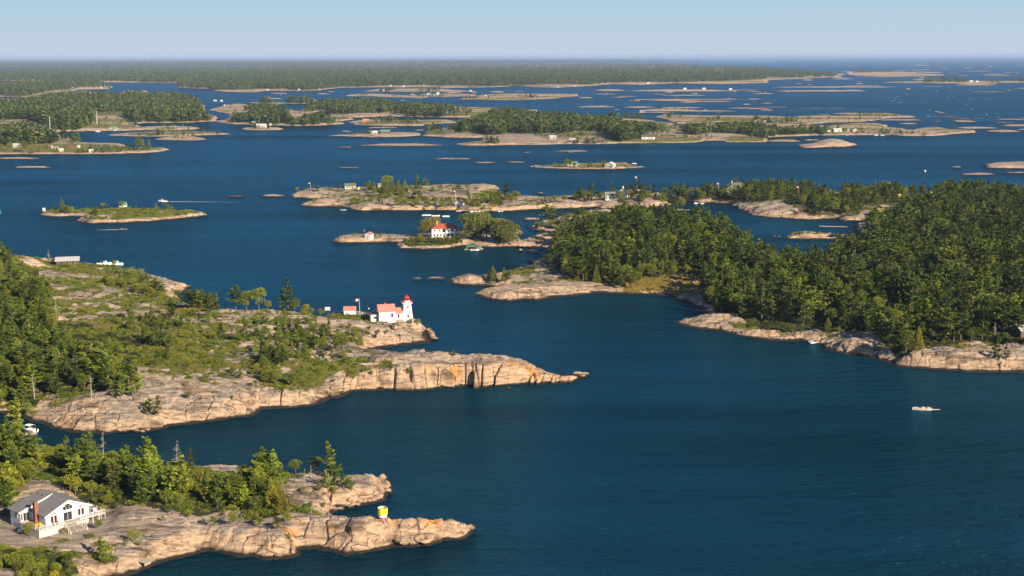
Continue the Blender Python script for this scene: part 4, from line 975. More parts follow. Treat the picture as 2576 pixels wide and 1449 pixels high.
    for k, x, y, h in [('broad', 40, 435, 10), ('broad', 300, 440, 4), ('broad', 340, 450, 4), ('pine', 330, 420, 5), ('broad', 420, 420, 5), ('broad', 530, 430, 6), ('broad', 480, 440, 2), ('broad', 640, 400, 7), ('pine', 680, 420, 12), ('broad', 720, 430, 10), ('pine', 800, 400, 14), ('pine', 850, 420, 9), ('broad', 890, 410, 7), ('broad', 780, 430, 8), ('pine', 1000, 370, 12), ('broad', 1080, 420, 9),
                       ('pine', 1160, 370, 12), ('broad', 1200, 410, 8), ('pine', 1260, 410, 15), ('cedar', 1300, 420, 13), ('broad', 1340, 410, 8), ('pine', 1380, 400, 12), ('pine', 1430, 390, 12), ('broad', 1480, 410, 5), ('broad', 760, 400, 6), ('broad', 1540, 430, 3), ('pine', 1545, 400, 12), ('pine', 1590, 395, 11), ('broad', 1630, 392, 8), ('pine', 1670, 395, 13), ('broad', 1515, 410, 7), ('broad', 1710, 400, 8), ('pine', 1120, 420, 5)]:
        put(k, x, y, h, 'F', region='gabled cottage')
    for k, x, y, h, v in [('willow', 2180, 790, 16.5, 0), ('willow', 2320, 790, 15, 1), ('willow', 2260, 770, 17.5, 1), ('willow', 2480, 840, 15, 0), ('willow', 2560, 850, 14, 1), ('willow', 1700, 770, 12, 1), ('willow', 1780, 740, 12, 1)]:
        put(k, x, y, h, 'E', var=v, region='white house')
    for k, x, y, h in [('broad', 1500, 835, 3.5), ('broad', 1560, 835, 4), ('broad', 1620, 830, 3.5), ('broad', 1680, 835, 4), ('broad', 1740, 835, 4), ('broad', 1800, 835, 4), ('broad', 1860, 845, 4.5), ('broad', 1920, 850, 5), ('broad', 1980, 850, 5), ('broad', 2040, 855, 6), ('broad', 1650, 810, 4), ('broad', 1250, 795, 3), ('broad', 1200, 780, 3), ('broad', 1350, 800, 2), ('broad', 1090, 745, 3), ('broad', 2000, 830, 5)]:
        put(k, x, y, h, 'E', region='white house')
    for k, x, y, h in [('pine_y', 630, 240, 9), ('broad', 660, 285, 7), ('broad', 690, 285, 7), ('broad', 720, 280, 6), ('pine', 965, 330, 10), ('cedar', 1870, 310, 7), ('pine', 1690, 215, 5), ('cedar', 1575, 200, 5), ('broad', 1040, 215, 5), ('broad', 1080, 220, 4), ('broad', 430, 275, 3), ('broad', 1560, 310, 3), ('broad', 1800, 300, 3), ('broad', 1220, 200, 6), ('broad', 1370, 200, 2.5), ('broad', 870, 215, 2), ('broad', 1730, 220, 3), ('dead', 570, 235, 5), ('broad', 860, 340, 3), ('broad', 920, 345, 4)]:
        put(k, x, y, h, 'H', region='scrub island')
    for k, x, y, h in [('broad', 550, 1205, 9), ('broad', 580, 1200, 8), ('broad', 630, 1205, 6), ('broad', 430, 1190, 4), ('broad', 470, 1195, 4), ('cedar', 800, 1200, 7), ('cedar', 770, 1200, 6), ('cedar', 910, 1200, 9), ('cedar', 935, 1200, 8), ('broad', 1140, 1205, 3)]:
        put(k, x, y, h, 'C', region='grey boathouse')
    for k, x, y, h in [('broad', 1400, 1030, 16), ('cedar', 1500, 1030, 14), ('cedar', 1450, 1030, 10), ('pine', 740, 960, 18), ('pine', 640, 950, 18), ('cedar', 480, 1010, 8), ('broad', 240, 1050, 14), ('cedar', 320, 1060, 8), ('cedar', 400, 1040, 9), ('cedar', 570, 1050, 9), ('broad', 20, 1050, 10), ('cedar', 790, 1055, 7), ('cedar', 830, 1040, 5), ('broad', 100, 1030, 9)]:
        put(k, x, y, h, 'A', region='far left island')

def build_trees():
    groups = {}
    for t in TREES:
        groups.setdefault(NAMES[t[0]][0], []).append(t)
    protos = {}
    for kind, d in KINDS.items():
        for vi, (crown, trunk) in enumerate(d['items']):
            name = NAMES[kind][0]
            t = bpy.data.objects.new('trunk', trunk)
            c = bpy.data.objects.new('crown', crown) if crown else None
            protos[(kind, vi)] = (t, c)
    rest = []
    for name, L in groups.items():
        L.sort(key=lambda t: -(t[5] / t[3]))
        vis = [t for t in L if -.42 < t[2] / t[3] < .42]
        ids = set(id(t) for t in vis[:300]); 
        for t in L:
            if id(t) in ids: t.append(True)
            else: rest.append(t)
    landmarks = [(n, *G1(x, y, c).xy) for n, c, x, y in LANDMARKS]
    la = np.array([(a, b) for _, a, b in landmarks])
    used = {}
    singles = [t for t in TREES if len(t) == 10]
    singles.sort(key=lambda t: t[3])
    rank = {}
    for t in singles:
        kind, vi, x, y, z, H, rz, region, label, _ = t
        d = np.hypot(la[:, 0] - x, la[:, 1] - y); k = int(d.argmin()); lm = landmarks[k]
        t.append((k, d[k]))
    order = sorted(singles, key=lambda t: t[10][1])
    for t in order:
        kind, vi, x, y, z, H, rz, region, label, _, (k, dist) = t
        name, cat = NAMES[kind]
        lm = landmarks[k]; dx, dy = x - lm[1], y - lm[2]
        side = ('behind' if dy > 0 else 'in front of') if abs(dy) > abs(dx) * .9 else ('east of' if dx > 0 else 'west of')
        size = 'tall' if H > 10.5 else ('mid-sized' if H > 7 else ('low' if H > 3.6 else 'shrubby'))
        look = {'pine': 'dark green pine', 'pine_y': 'yellowish green pine', 'broad': 'round-crowned leafy tree', 'broad_y': 'bright yellow-green leafy tree', 'cedar': 'dense conical cedar', 'dead': 'bare bleached dead tree', 'willow': 'grey-green willow'}[kind]
        if name == 'leafy_tree' and H < 3.7: look = look.replace('leafy tree', 'leafy bush')
        key = (kind, size, side, k); n = rank.get(key, 0); rank[key] = n + 1
        ordn = ['nearest', 'second', 'third', 'fourth', 'fifth']
        if n < 5:
            lb = f"{size} {look} {side} {lm[0]}, {ordn[n]} {'to it' if n == 0 else 'from it'}"; grp = f'{cat}s of the bay'
        else:
            lb = f"{size} {look} in the wood {side} {lm[0]}"; grp = f'{size} {look}s {side} {lm[0]}'
        if len(lb.split()) > 15: lb = lb.replace(size + ' ', '', 1)
        if name == 'leafy_tree' and H < 3.7: name, cat = 'leafy_bush', 'bush'
        r = empty(name, (x, y, z), rz, label or lb, cat, grp)
        s = H / KINDS[kind]['H']; r.scale = (s * random.uniform(.9, 1.1), s * random.uniform(.9, 1.1), s)
        for o in protos[(kind, vi)]:
            if o is not None: COL.objects.link(c := o.copy()); c.parent = r
    print('single trees', len(singles), 'rest', len(rest))
    return rest, protos

def instancer(name, X, objs, label=None):
    """X rows: x,y,z,scale,rot,index ; one object that scatters the given meshes"""
    X = np.asarray(X, np.float32)
    me = bpy.data.meshes.new(name); me.vertices.add(len(X)); me.vertices.foreach_set('co', np.ascontiguousarray(X[:, :3]).ravel())
    for n, c in (('sc', 3), ('rot', 4)):
        a = me.attributes.new(n, 'FLOAT', 'POINT'); a.data.foreach_set('value', np.ascontiguousarray(X[:, c]))
    a = me.attributes.new('idx', 'INT', 'POINT'); a.data.foreach_set('value', X[:, 5].astype(np.int32))
    o = bpy.data.objects.new(name, me); link(o)
    ng = bpy.data.node_groups.new(name, 'GeometryNodeTree')
    ng.interface.new_socket('Geometry', in_out='INPUT', socket_type='NodeSocketGeometry'); ng.interface.new_socket('Geometry', in_out='OUTPUT', socket_type='NodeSocketGeometry')
    N = ng.nodes; Lk = ng.links
    gi = N.new('NodeGroupInput'); go = N.new('NodeGroupOutput'); join = N.new('GeometryNodeGeometryToInstance') if False else N.new('GeometryNodeJoinGeometry')
    def attr(n, t):
        q = N.new('GeometryNodeInputNamedAttribute'); q.data_type = t; q.inputs['Name'].default_value = n
        return q.outputs[0]
    for k, ob in enumerate(objs):
        cmpn = N.new('FunctionNodeCompare'); cmpn.data_type = 'INT'; cmpn.operation = 'EQUAL'
        Lk.new(attr('idx', 'INT'), cmpn.inputs[2]); cmpn.inputs[3].default_value = k
        m2p = N.new('GeometryNodeMeshToPoints'); Lk.new(gi.outputs[0], m2p.inputs['Mesh']); Lk.new(cmpn.outputs[0], m2p.inputs['Selection'])
        inst = N.new('GeometryNodeInstanceOnPoints'); Lk.new(m2p.outputs[0], inst.inputs['Points'])
        sub = N.new('GeometryNodeJoinGeometry')
        for part in (ob if isinstance(ob, (tuple, list)) else (ob,)):
            if part is None: continue
            oi = N.new('GeometryNodeObjectInfo'); oi.inputs['Object'].default_value = part; oi.inputs['As Instance'].default_value = False
            Lk.new(oi.outputs['Geometry'], sub.inputs[0])
        Lk.new(sub.outputs[0], inst.inputs['Instance'])
        cx = N.new('ShaderNodeCombineXYZ'); Lk.new(attr('rot', 'FLOAT'), cx.inputs[2])
        Lk.new(cx.outputs[0], inst.inputs['Rotation']); Lk.new(attr('sc', 'FLOAT'), inst.inputs['Scale'])
        Lk.new(inst.outputs[0], join.inputs[0])
    Lk.new(join.outputs[0], go.inputs[0])
    md = o.modifiers.new('scatter', 'NODES'); md.node_group = ng
    tag(o, label, None, None, 'stuff')
    return o

def build_rest(rest, protos):
    by = {}
    for t in rest: by.setdefault(NAMES[t[0]][0], []).append(t)
    nm = {'pine_tree': 'pine_woods', 'leafy_tree': 'leafy_undergrowth', 'cedar_tree': 'cedar_thicket', 'dead_tree': 'dead_woods', 'willow_tree': 'willow_woods'}
    for n, L in by.items():
        keys = sorted(set((t[0], t[1]) for t in L)); ix = {k: i for i, k in enumerate(keys)}
        X = [(t[2], t[3], t[4], t[5] / KINDS[t[0]]['H'], t[6], ix[(t[0], t[1])]) for t in L]
        instancer(nm[n], X, [protos[k] for k in keys])

def build_cover():
    """low juniper, blueberry and moss cushions in the hollows of the rock: one ground cover"""
    rows = []
    for L in LANDS[:6]:
        x0, x1, y0, y1 = L.box
        dens = {0: .55, 1: .30, 2: .10}.get(LANDS.index(L), .12)
        n = int((x1 - x0) * (y1 - y0) * dens)
        x = RNG.uniform(x0, x1, n); y = RNG.uniform(y0, y1, n)
        m = (np.abs(x / y) < .41) & (sdist(x, y, L.P) > 2); x, y = x[m], y[m]
        h, v, d = L.height(x, y, True)
        me = L.w(x, y, 'meadow')
        fl = np.zeros(len(x), bool)
        for zp, w_ in FLOORS: fl |= inpoly(x, y, zp)
        m = ((v + RNG.normal(size=len(x)) * .12 > .50) | (fl & (RNG.random(len(x)) < .6))) & (h > .8) & (me < .3); x, y, h = x[m], y[m], h[m]
        sc = RNG.uniform(.6, 1.0, len(x)) * RNG.choice([1, 1.5, 2.3], len(x), p=[.55, .3, .15]) * (1 + (y > 700) * .3)
        rows.append(np.stack([x, y, h - .08, sc, RNG.uniform(0, 6.28, len(x)), RNG.choice(4, len(x), p=[.38, .27, .15, .2])], 1))
    X = np.concatenate(rows); print('cover', len(X))
    objs = [bpy.data.objects.new('bush', b) for b in BUSHES]
    instancer('ground_cover', X, objs)

def build_far_forest():
    rows = []
    objs = [bpy.data.objects.new('distant_tree', b) for b in FARS]
    for spec, dx, dy, H, patch in FAR_ZONES:
        P = np.array(pts(spec)); x0, x1, y0, y1 = P[:, 0].min(), P[:, 0].max(), P[:, 1].min(), P[:, 1].max()
        x0, x1 = max(x0, -60), min(x1, 2640)
        n = int((x1 - x0) * (y1 - y0) / (dx * dy)); px = RNG.uniform(x0, x1, n); py = RNG.uniform(y0, y1, n)
        m = inpoly(px, py, P); px, py = px[m], py[m]
        x, y = gp(px, py, 3.0); z = ground(x, y); m = z > .4; x, y, z = x[m], y[m], z[m]
        if patch: m = fbm(x / 90, y / 120, 3) > patch; x, y, z = x[m], y[m], z[m]
        if H > 16: m = fbm(x / y * 60, np.log(y) * 22, 4) > -.17; x, y, z = x[m], y[m], z[m]
        h = H * RNG.uniform(.65, 1.25, len(x)) * (1 + .25 * fbm(x / 200, y / 200, 2))
        qx, qy = to_px(x, y, z + h * .85); qx0, qy0 = to_px(x, y, z + h * .38)
        m = inpoly(qx, qy, P) & inpoly(qx0, qy0, P); x, y, z, h = x[m], y[m], z[m], h[m]
        rows.append(np.stack([x, y, z - .3, h / 10, RNG.uniform(0, 6.28, len(x)), RNG.choice(5, len(x), p=[.27, .25, .15, .2, .13])], 1))
    n = 60000; px = RNG.uniform(-20, 2600, n); py = 152 + (352 - 152) * RNG.random(n) ** .8     # scrub and lone pines on the bare islands
    x, y = gp(px, py, 2.0); m = (fbm(x / 60 + 9, y / 50, 3) > .06) & (RNG.random(n) < .55); x, y = x[m], y[m]; z = ground(x, y); m = z > 1.1; x, y, z = x[m], y[m], z[m]
    h = RNG.uniform(1.5, 4.5, len(x)) * RNG.choice([1, 1.9], len(x), p=[.85, .15])
    rows.append(np.stack([x, y, z - .2, h / 10, RNG.uniform(0, 6.28, len(x)), RNG.choice(5, len(x), p=[.15, .15, .3, .1, .3])], 1))
    X = np.concatenate(rows); print('far trees', len(X))
    instancer('distant_forest', X, objs)

LANDMARKS = [('the white cottage', 'M', 500, 900), ('the yellow drum beacon', 'N', 1430, 900), ('the cottage steps', 'M', 780, 1020), ('the boats moored in the inlet', 'I', 290, 1400),
             ('the red and white lighthouse', 'J', 1530, 560), ('the red-roofed shed', 'J', 940, 490), ('the rock bluff', 'J', 1700, 1050), ('the bright yellow thicket', 'I', 1500, 840), ('the inlet mouth', 'I', 900, 1380),
             ('the tin-roofed boathouse', 'H', 650, 790), ('the dry grass hollow', 'I', 1450, 150), ('the bare rock ledges', 'I', 950, 430), ('the yellow clearing', 'F', 1650, 1220), ('the clearing rocks', 'K', 900, 500),
             ('the shaded dock boat', 'L', 520, 770), ('the smooth rock hump', 'L', 1800, 850), ('the long dock', 'G', 900, 700), ('the white hill cottage', 'G', 1700, 380), ('the hip-roofed cottage', 'F', 2280, 320),
             ('the white gabled cottage', 'F', 990, 400), ('the white boathouse', 'E', 2050, 480), ('the dark cottage', 'E', 2520, 430), ('the green-roofed cottage', 'E', 940, 290), ('the red-roofed house', 'E', 1900, 780),
             ('the green boathouse', 'E', 2190, 890), ('the little red-roofed hut', 'E', 1135, 795), ('the green hut', 'H', 1230, 190), ('the grey boathouse', 'C', 990, 1200), ('the lagoon', 'G', 0, 800), ('the pine point', 'F', 500, 690),
             ('the foreground point', 'N', 1300, 550), ('the foreground cove', 'N', 900, 830), ('the smooth shore rock', 'M', 1700, 1100), ('the cottage lawn', 'M', 60, 1000)]
FAR_ZONES = [
    ('A -100,1000 0,780 100,760 300,745 400,790 560,830 600,940 800,830 780,960 640,980 0,1010', 4.5, 2.2, 15, 0),
    ('A -100,750 -100,520 200,510 600,440 1000,430 1250,455 1500,450 1700,430 1900,470 2000,500 2040,620 2180,690 2190,730 2000,730 1650,745 1400,755 1200,690 950,690 900,760 1000,780 1080,800 900,790 820,830 560,830 300,740 60,740', 3.6, 1.5, 16, -.13),
    ('A 1080,800 1200,760 1400,780 1380,800 1250,810', 4, 1.5, 12, 0), ('A 1640,780 1700,745 1950,740 1960,790 1700,810', 4, 1.5, 13, 0), ('A 1420,880 1500,820 1660,820 1700,870', 5, 1.6, 10, 0), ('A 2120,860 2200,820 2260,865', 4, 1.5, 10, 0), ('A 1800,880 1990,840 2000,875', 5, 2, 8, 0),
    ('A -100,490 -100,340 350,320 500,300 950,300 1140,370 1130,400 800,405 600,430 250,490', 3.4, 1.2, 15, -.15),
    ('A -400,340 -400,190 2576,185 B 0,175 2576,160 C 0,160 1800,155 2100,175 2576,180 D 0,200 300,210 600,240 760,262 650,290 300,300 0,305 C 2500,320 1750,350 1300,350 950,355 800,370 200,375 B 2300,385 1900,385 1300,380 850,395 500,420 0,420 A 2200,425 2080,400 1830,405 1780,380 1790,345 1400,340 1000,335 400,325', 3.2, .55, 17, 0),
    ('A -400,200 -400,95 2576,95 B 0,98 2576,98 C 0,98 1200,100 C 1250,150 800,152 0,155 B 2576,158 1400,165 0,178 A 2576,192 1000,198', 3.0, .40, 24, 0),
    ('A 2020,495 2060,450 2150,440 2576,490 2576,520 2200,520', 3.5, 1.2, 12, -.1), ('B 0,540 0,475 140,475 240,530 240,560', 3.5, 1.2, 13, 0), ('B 310,590 310,480 560,480 590,560 560,590', 3.5, 1.2, 14, 0),
    ('A 2280,730 2350,640 2500,560 2576,560 B 100,560 300,560 300,620 380,700 640,640 820,710 820,760 700,775 450,775 300,760 100,770 0,760 A 2500,760', 4.0, 1.5, 13, -.12),
    ('B 430,650 500,560 720,510 820,510 1000,500 1250,500 1400,545 1600,545 1900,560 2050,590 2200,600 2220,660 2000,680 1700,690 1450,670 1250,665 1000,670 800,670 700,640', 3.8, 1.3, 14, -.14),
    ('B 1200,760 1200,690 1350,680 1460,700 1450,740 1300,750', 4, 1.5, 12, 0), ('B 1480,760 1480,700 1560,700 1700,740 1640,765', 4.5, 1.7, 11, -.05), ('B 950,745 1180,720 1180,750', 5, 2, 8, 0), ('B 1050,710 1100,690 1110,720', 4, 1.5, 9, 0),
    ('B 1110,870 1120,815 1200,830 1350,850 1450,840 1450,880 1360,880 1200,868', 4, 1.7, 8, 0), ('B 1490,860 1500,810 1550,815 1550,865', 4, 1.5, 11, 0),
    ('B 1680,820 1700,760 1770,740 1830,760 1830,830 1740,830', 4, 1.5, 12, 0), ('B 1880,820 1940,760 2000,750 2100,720 2330,640 2450,600 2576,600 C 200,630 560,650 700,670 900,690 1000,650 1110,660 1080,740 1200,740 1400,750 1600,790 1640,860 1480,880 1240,930 1100,950 1000,920 850,850 550,880 300,880 0,880 B 2300,880 2200,840 2100,860 1990,840', 4.0, 1.5, 14, -.14),
    ('B 2280,950 2300,880 2450,900 2576,880 2576,945 2400,960', 4.5, 1.7, 11, 0), ('C 550,940 560,890 660,900 840,900 830,950 700,950', 4.5, 1.7, 9, -.1),
    ('C 1100,710 1120,655 1280,655 1500,665 1510,700 1300,715', 4, 1.5, 11, 0), ('C 1550,715 1570,675 1610,680 1610,715', 4, 1.5, 11, 0), ('C 2030,715 2050,675 2200,685 2240,680 2220,715', 4.5, 1.5, 10, 0), ('D 0,760 0,700 60,710 240,690 320,720 320,745 150,750', 4.5, 1.6, 10, 0),
    ('C 1650,790 1700,880 1900,900 2030,870 2350,880 2480,900 2576,910 D 0,890 320,880 600,870 620,810 560,780 400,790 100,780 C 2500,760 2450,740 2300,750 2100,750 2000,780 1850,760 1750,780', 4.0, 1.5, 11, 0),
    ('C 2240,740 2430,690 2460,660 2500,700 2576,720 D 0,740 C 2450,760', 4.5, 1.8, 11, -.1), ('D 500,860 490,830 570,770 620,800 620,850', 4, 1.5, 12, 0), ('D 900,850 910,805 950,815 960,850', 4, 1.5, 9, 0), ('D 670,815 680,770 700,780 705,812', 4, 1.5, 9, 0), ('D 740,840 745,800 770,800 775,840', 4, 1.5, 9, 0),
    ('D 1540,345 1560,310 1700,295 1920,295 2040,320 2120,330 2300,310 2400,320 2600,300 2600,345 2100,345', 3.4, 1.1, 15, 0), ('D 1180,345 1230,320 1380,330 1380,345', 3.6, 1.1, 12, 0),
    ('D 800,255 900,215 1100,205 1250,225 1500,235 1500,245 1250,245 950,250', 3.2, .8, 14, 0), ('D 0,200 100,185 500,170 900,170 950,190 600,190', 3.2, .7, 14, 0), ('D 400,355 420,330 600,345 600,357', 3.6, 1.0, 10, 0), ('C 980,378 1000,355 1080,360 1080,380', 3.5, 1, 12, 0), ('C 480,402 480,382 560,384 570,402', 3.5, 1, 10, 0),
    ('B 1230,432 1250,392 1380,390 1390,432', 3.4, 1.0, 15, 0), ('B 1610,432 1650,395 1850,390 1900,410 1990,425 1980,437', 3.4, 1.0, 14, 0), ('A 1230,466 1250,425 1400,420 1470,440 1480,460', 3.6, 1.1, 12, 0), ('C 830,428 870,405 920,410 930,432', 3.6, 1.1, 9, 0),
    ('B 890,480 950,460 1100,460 1150,484', 4, 1.3, 7, -.05), ('B 1600,487 1630,458 1900,460 1950,486', 4, 1.2, 7, -.08), ('C 0,510 60,465 200,460 350,470 400,490 300,500', 4, 1.6, 6, -.06), ('B 2020,512 2100,475 2300,480 2400,500', 4, 1.4, 6, -.06),
    ('C 0,635 60,620 100,600 240,590 420,600 600,600 900,625 900,640 600,640 400,620', 5, 2.0, 6, -.02), ('B 2200,600 2350,590 2540,580 2576,600 2400,620', 4.5, 1.8, 9, -.05),
    ('A 1100,880 1300,850 2300,850 2300,875', 6, 2.5, 4, 0), ('C 100,940 500,920 900,900 1100,950 600,955', 6, 2.5, 5, 0), ('D 100,770 900,720 1100,720 600,760', 6, 2.5, 4, 0), ('D 700,850 1300,800 1500,850 1300,880', 5, 2.2, 4, 0), ('A 700,1060 900,960 1300,980 1600,1030 1200,1060', 5, 2.2, 4, 0)]
# ------------------------------------------------------------------ building materials
WHITE = siding('white_clapboard', (0.72, 0.71, 0.68), .22, 'Z', .12, .5)
WHITEP = plain('white_paint', (0.82, 0.81, 0.79), .5, .06)
CREAM = siding('cream_boards', (0.62, 0.58, 0.50), .25)
GREYW = siding('grey_boards', (0.36, 0.38, 0.39), .2, 'X')
BROWNW = siding('brown_boards', (0.10, 0.065, 0.045), .2)
GREENW = siding('green_boards', (0.05, 0.22, 0.13), .2)
SHINGLE = siding('grey_shingles', (0.20, 0.195, 0.20), .18, 'Z', .3, .35, .9)
DARKSH = siding('dark_shingles', (0.075, 0.065, 0.062), .18, 'Z', .3, .35, .9)
OLIVESH = siding('olive_shingles', (0.15, 0.15, 0.105), .2, 'Z', .3, .35, .9)
REDROOF = siding('red_roof_sheets', (0.64, 0.20, 0.17), .3, 'Y', .18, .2, .6)
REDTILE = siding('weathered_red_shingles', (0.42, 0.10, 0.055), .3, 'Z', .4, .35, .8)
TINROOF = siding('tin_roof', (0.42, 0.43, 0.45), .45, 'X', .15, .3, .45)
GREENROOF = plain('green_roof', (0.06, 0.20, 0.13), .7)
RED = plain('red_paint', (0.60, 0.035, 0.03), .45, .1)
ORANGE = plain('orange_plastic', (0.75, 0.16, 0.02), .45, .1)
YELLOW = plain('yellow_paint', (0.85, 0.62, 0.02), .4, .06)
BLUE = plain('blue_canvas', (0.03, 0.12, 0.50), .7)
BLACK = plain('black_rubber', (0.02, 0.02, 0.022), .5)
GLASS = plain('window_glass', (0.025, 0.03, 0.04), .12, .2, 2, 0, .8)
BRICK = siding('red_brick', (0.27, 0.10, 0.06), .09, 'Z', .3, .3, .9)
STONE = plain('rubble_stone', (0.36, 0.30, 0.25), .9, .5, 2.5)
DECK = siding('grey_deck_boards', (0.42, 0.38, 0.35), .15, 'Y', .2, .4, .8)
RAWWOOD = plain('raw_wood', (0.40, 0.29, 0.18), .8, .3, 2)
ALU = plain('aluminium', (0.55, 0.56, 0.58), .35, .1, 1, .6)
SKIN = plain('skin', (0.50, 0.30, 0.21), .6, .05)
NAVY = plain('navy_cloth', (0.03, 0.04, 0.10), .9)
HAIR = plain('brown_hair', (0.06, 0.035, 0.02), .8)
FOAM = plain('white_foam', (0.75, 0.80, 0.82), .8, .3, 1.0)
LAWN = plain('dry_lawn', (0.22, 0.17, 0.04), .9, .4, .8)

def on_face(face, l, w):
    return {'f': (0, -w / 2, 0.0), 'b': (0, w / 2, math.pi), 'r': (l / 2, 0, math.pi / 2), 'l': (-l / 2, 0, -math.pi / 2)}[face]

def window(parent, cx, cy, rz, u, z, w, h, frame=WHITEP, glass=GLASS, bars=1, arch=False, name='window'):
    """u along the wall, z sill height; local frame with the wall facing -Y"""
    f = MB(); t = .07
    if arch:
        n = 9; o = [(-w / 2, 0), (w / 2, 0)] + [(w / 2 * math.cos(a), h - w / 2 * .6 + w / 2 * .6 * math.sin(a)) for a in [math.pi * k / n for k in range(n + 1)]]
        f.prism([(a * 1.12, b * 1.08 - .05) for a, b in o], -.05, .02)
    else:
        f.box(-w / 2 - t, w / 2 + t, -.05, .02, -t, h + t)
    fo = f.build(name, frame, parent); fo.location = (cx + math.cos(rz) * u, cy + math.sin(rz) * u, z); fo.rotation_euler = (0, 0, rz)
    p = MB()
    if arch: p.prism(o, -.075, -.04)
    else:
        step = w / bars
        for k in range(bars): p.box(-w / 2 + k * step + (.03 if k else 0), -w / 2 + (k + 1) * step - (.03 if k < bars - 1 else 0), -.075, -.04, 0, h)
    p.build('pane', glass, fo)
    return fo

def roof_gable(mb, l, w, hw, rise, over=.4, th=.14, ridge_y=0.0):
    for s in (-1, 1):
        ye = s * w / 2; sl = rise / abs(ye - ridge_y)
        ye2 = ye + s * over; ze = hw - sl * over
        x0, x1 = -l / 2 - over, l / 2 + over
        P = [(ridge_y, hw + rise), (ye2, ze), (ye2, ze + th), (ridge_y, hw + rise + th)]
        n = len(mb.v)
        for x in (x0, x1): mb.v += [(x, a, b) for a, b in P]
        for q in ((0, 1, 2, 3), (7, 6, 5, 4), (0, 4, 5, 1), (1, 5, 6, 2), (2, 6, 7, 3), (3, 7, 4, 0)): mb.f.append([n + k for k in q])

def roof_hip(mb, l, w, hw, rise, over=.5, th=.12):
    L, W = l / 2 + over, w / 2 + over; rl = max(0.05, l / 2 - w / 2); z0 = hw - .1
    b = [(-L, -W, z0), (L, -W, z0), (L, W, z0), (-L, W, z0)]; b2 = [(x, y, z + th) for x, y, z in b]
    t = [(-rl, 0, hw + rise), (rl, 0, hw + rise)]
    n = len(mb.v); mb.v += b + b2 + t
    for q in ((0, 3, 2, 1), (0, 1, 5, 4), (1, 2, 6, 5), (2, 3, 7, 6), (3, 0, 4, 7), (4, 5, 9, 8), (5, 6, 9), (6, 7, 8, 9), (7, 4, 8)): mb.f.append([n + k for k in q])

def house(name, label, cat, loc, rz, l, w, hw, rise, wall, roof, hip=False, wins=(), doors=(), chimney=None, base=1.6, group=None, trim=WHITEP, porch=None, over=.4):
    r = empty(name, loc, rz, label, cat, group)
    m = MB()
    if hip: m.box(-l / 2, l / 2, -w / 2, w / 2, -base, hw)
    else: m.prism([(-w / 2, -base), (w / 2, -base), (w / 2, hw), (0, hw + rise), (-w / 2, hw)], -l / 2, l / 2, 'x')
    m.build('wall', wall, r)
    q = MB(); (roof_hip if hip else roof_gable)(q, l, w, hw, rise, over); ro = q.build('roof', roof, r)
    for wd in wins:
        face, u, z, ww, hh = wd[:5]; kw = wd[5] if len(wd) > 5 else {}
        cx, cy, a = on_face(face, l, w); window(r, cx, cy, a, u, z, ww, hh, **kw)
    for face, u, ww, hh, dm in doors:
        cx, cy, a = on_face(face, l, w); d = MB(); d.box(-ww / 2, ww / 2, -.07, .02, 0, hh)
        do = d.build('door', dm, r); do.location = (cx + math.cos(a) * u, cy + math.sin(a) * u, .02); do.rotation_euler = (0, 0, a)
        k = MB(); k.box(ww / 2 - .18, ww / 2 - .1, -.12, -.07, hh * .45, hh * .5); k.build('handle', ALU, do)
    if chimney:
        cx, cy, ch, cm = chimney; c = MB(); c.box(cx - .45, cx + .45, cy - .4, cy + .4, hw, ch); c.box(cx - .52, cx + .52, cy - .47, cy + .47, ch, ch + .14); c.build('chimney', cm, ro)
    if porch:
        pw, pd, ph = porch; p = MB(); p.box(-pw / 2, pw / 2, -w / 2 - pd, -w / 2 - .01, -.25, 0)
        for x in np.linspace(-pw / 2 + .1, pw / 2 - .1, 4): p.box(x - .06, x + .06, -w / 2 - pd + .05, -w / 2 - pd + .17, -base, .9)
        p.box(-pw / 2, pw / 2, -w / 2 - pd + .05, -w / 2 - pd + .13, .84, .93); p.build('porch', trim, r)
    return r

def flag_mesh(parent, w, h, leaf=True):
    """waving flag hanging out along -X from its top corner at the origin"""
    def wave(u, v): return (-u * w, .10 * w * math.sin(u * 5.0), -v * h - u * .28 * h)
    for nm, u0, u1, mt in (('flag', 0, 1, RED),):
        m = MB(); n = 10
        for a in range(n):
            if .25 <= (a + .5) / n <= .75: continue
            q = [wave(a / n, 0), wave((a + 1) / n, 0), wave((a + 1) / n, 1), wave(a / n, 1)]; m.poly(q)
        f = m.build('flag', RED, parent)
        m = MB()
        for a in (0, 1, 2, 3, 4):
            p, q = .25 + a * .1, .25 + (a + 1) * .1; m.poly([wave(p, 0), wave(q, 0), wave(q, 1), wave(p, 1)])
        f2 = m.build('white_field', WHITEP, f)
        m = MB(); pl = [(0, .42), (.08, .26), (.2, .32), (.16, .1), (.34, .16), (.3, .04), (.42, -.04), (.18, -.2), (.2, -.28), (.03, -.26), (.03, -.42)]
        pl = pl + [(-a, b) for a, b in pl[::-1]]
        for dy in (-.03, .03): m.poly([tuple(np.array(wave(.5 + a * .5, .5 - b * .95)) + [0, dy, 0]) for a, b in pl])
        m.build('maple_leaf', RED, f2)
    return f

def flagpole(v, h, label, fl=1.6, lean=0.0):
    r = empty('flagpole', v, 0, label, 'flagpole', 'flagpoles at the cottages')
    r.rotation_euler = (0, -lean, 0)
    MB().tube((0, 0, -.4), (0, 0, h), .07, .045, 8).build('pole', WHITEP, r)
    b = MB(); b.lathe([(0.02, h + .12), (.09, h + .06), (.09, h), (.02, h - .02)], 8); b.build('finial', ALU, r)
    f = flag_mesh(r, fl, fl * .5); f.location = (-.05, 0, h - .1)
    return r

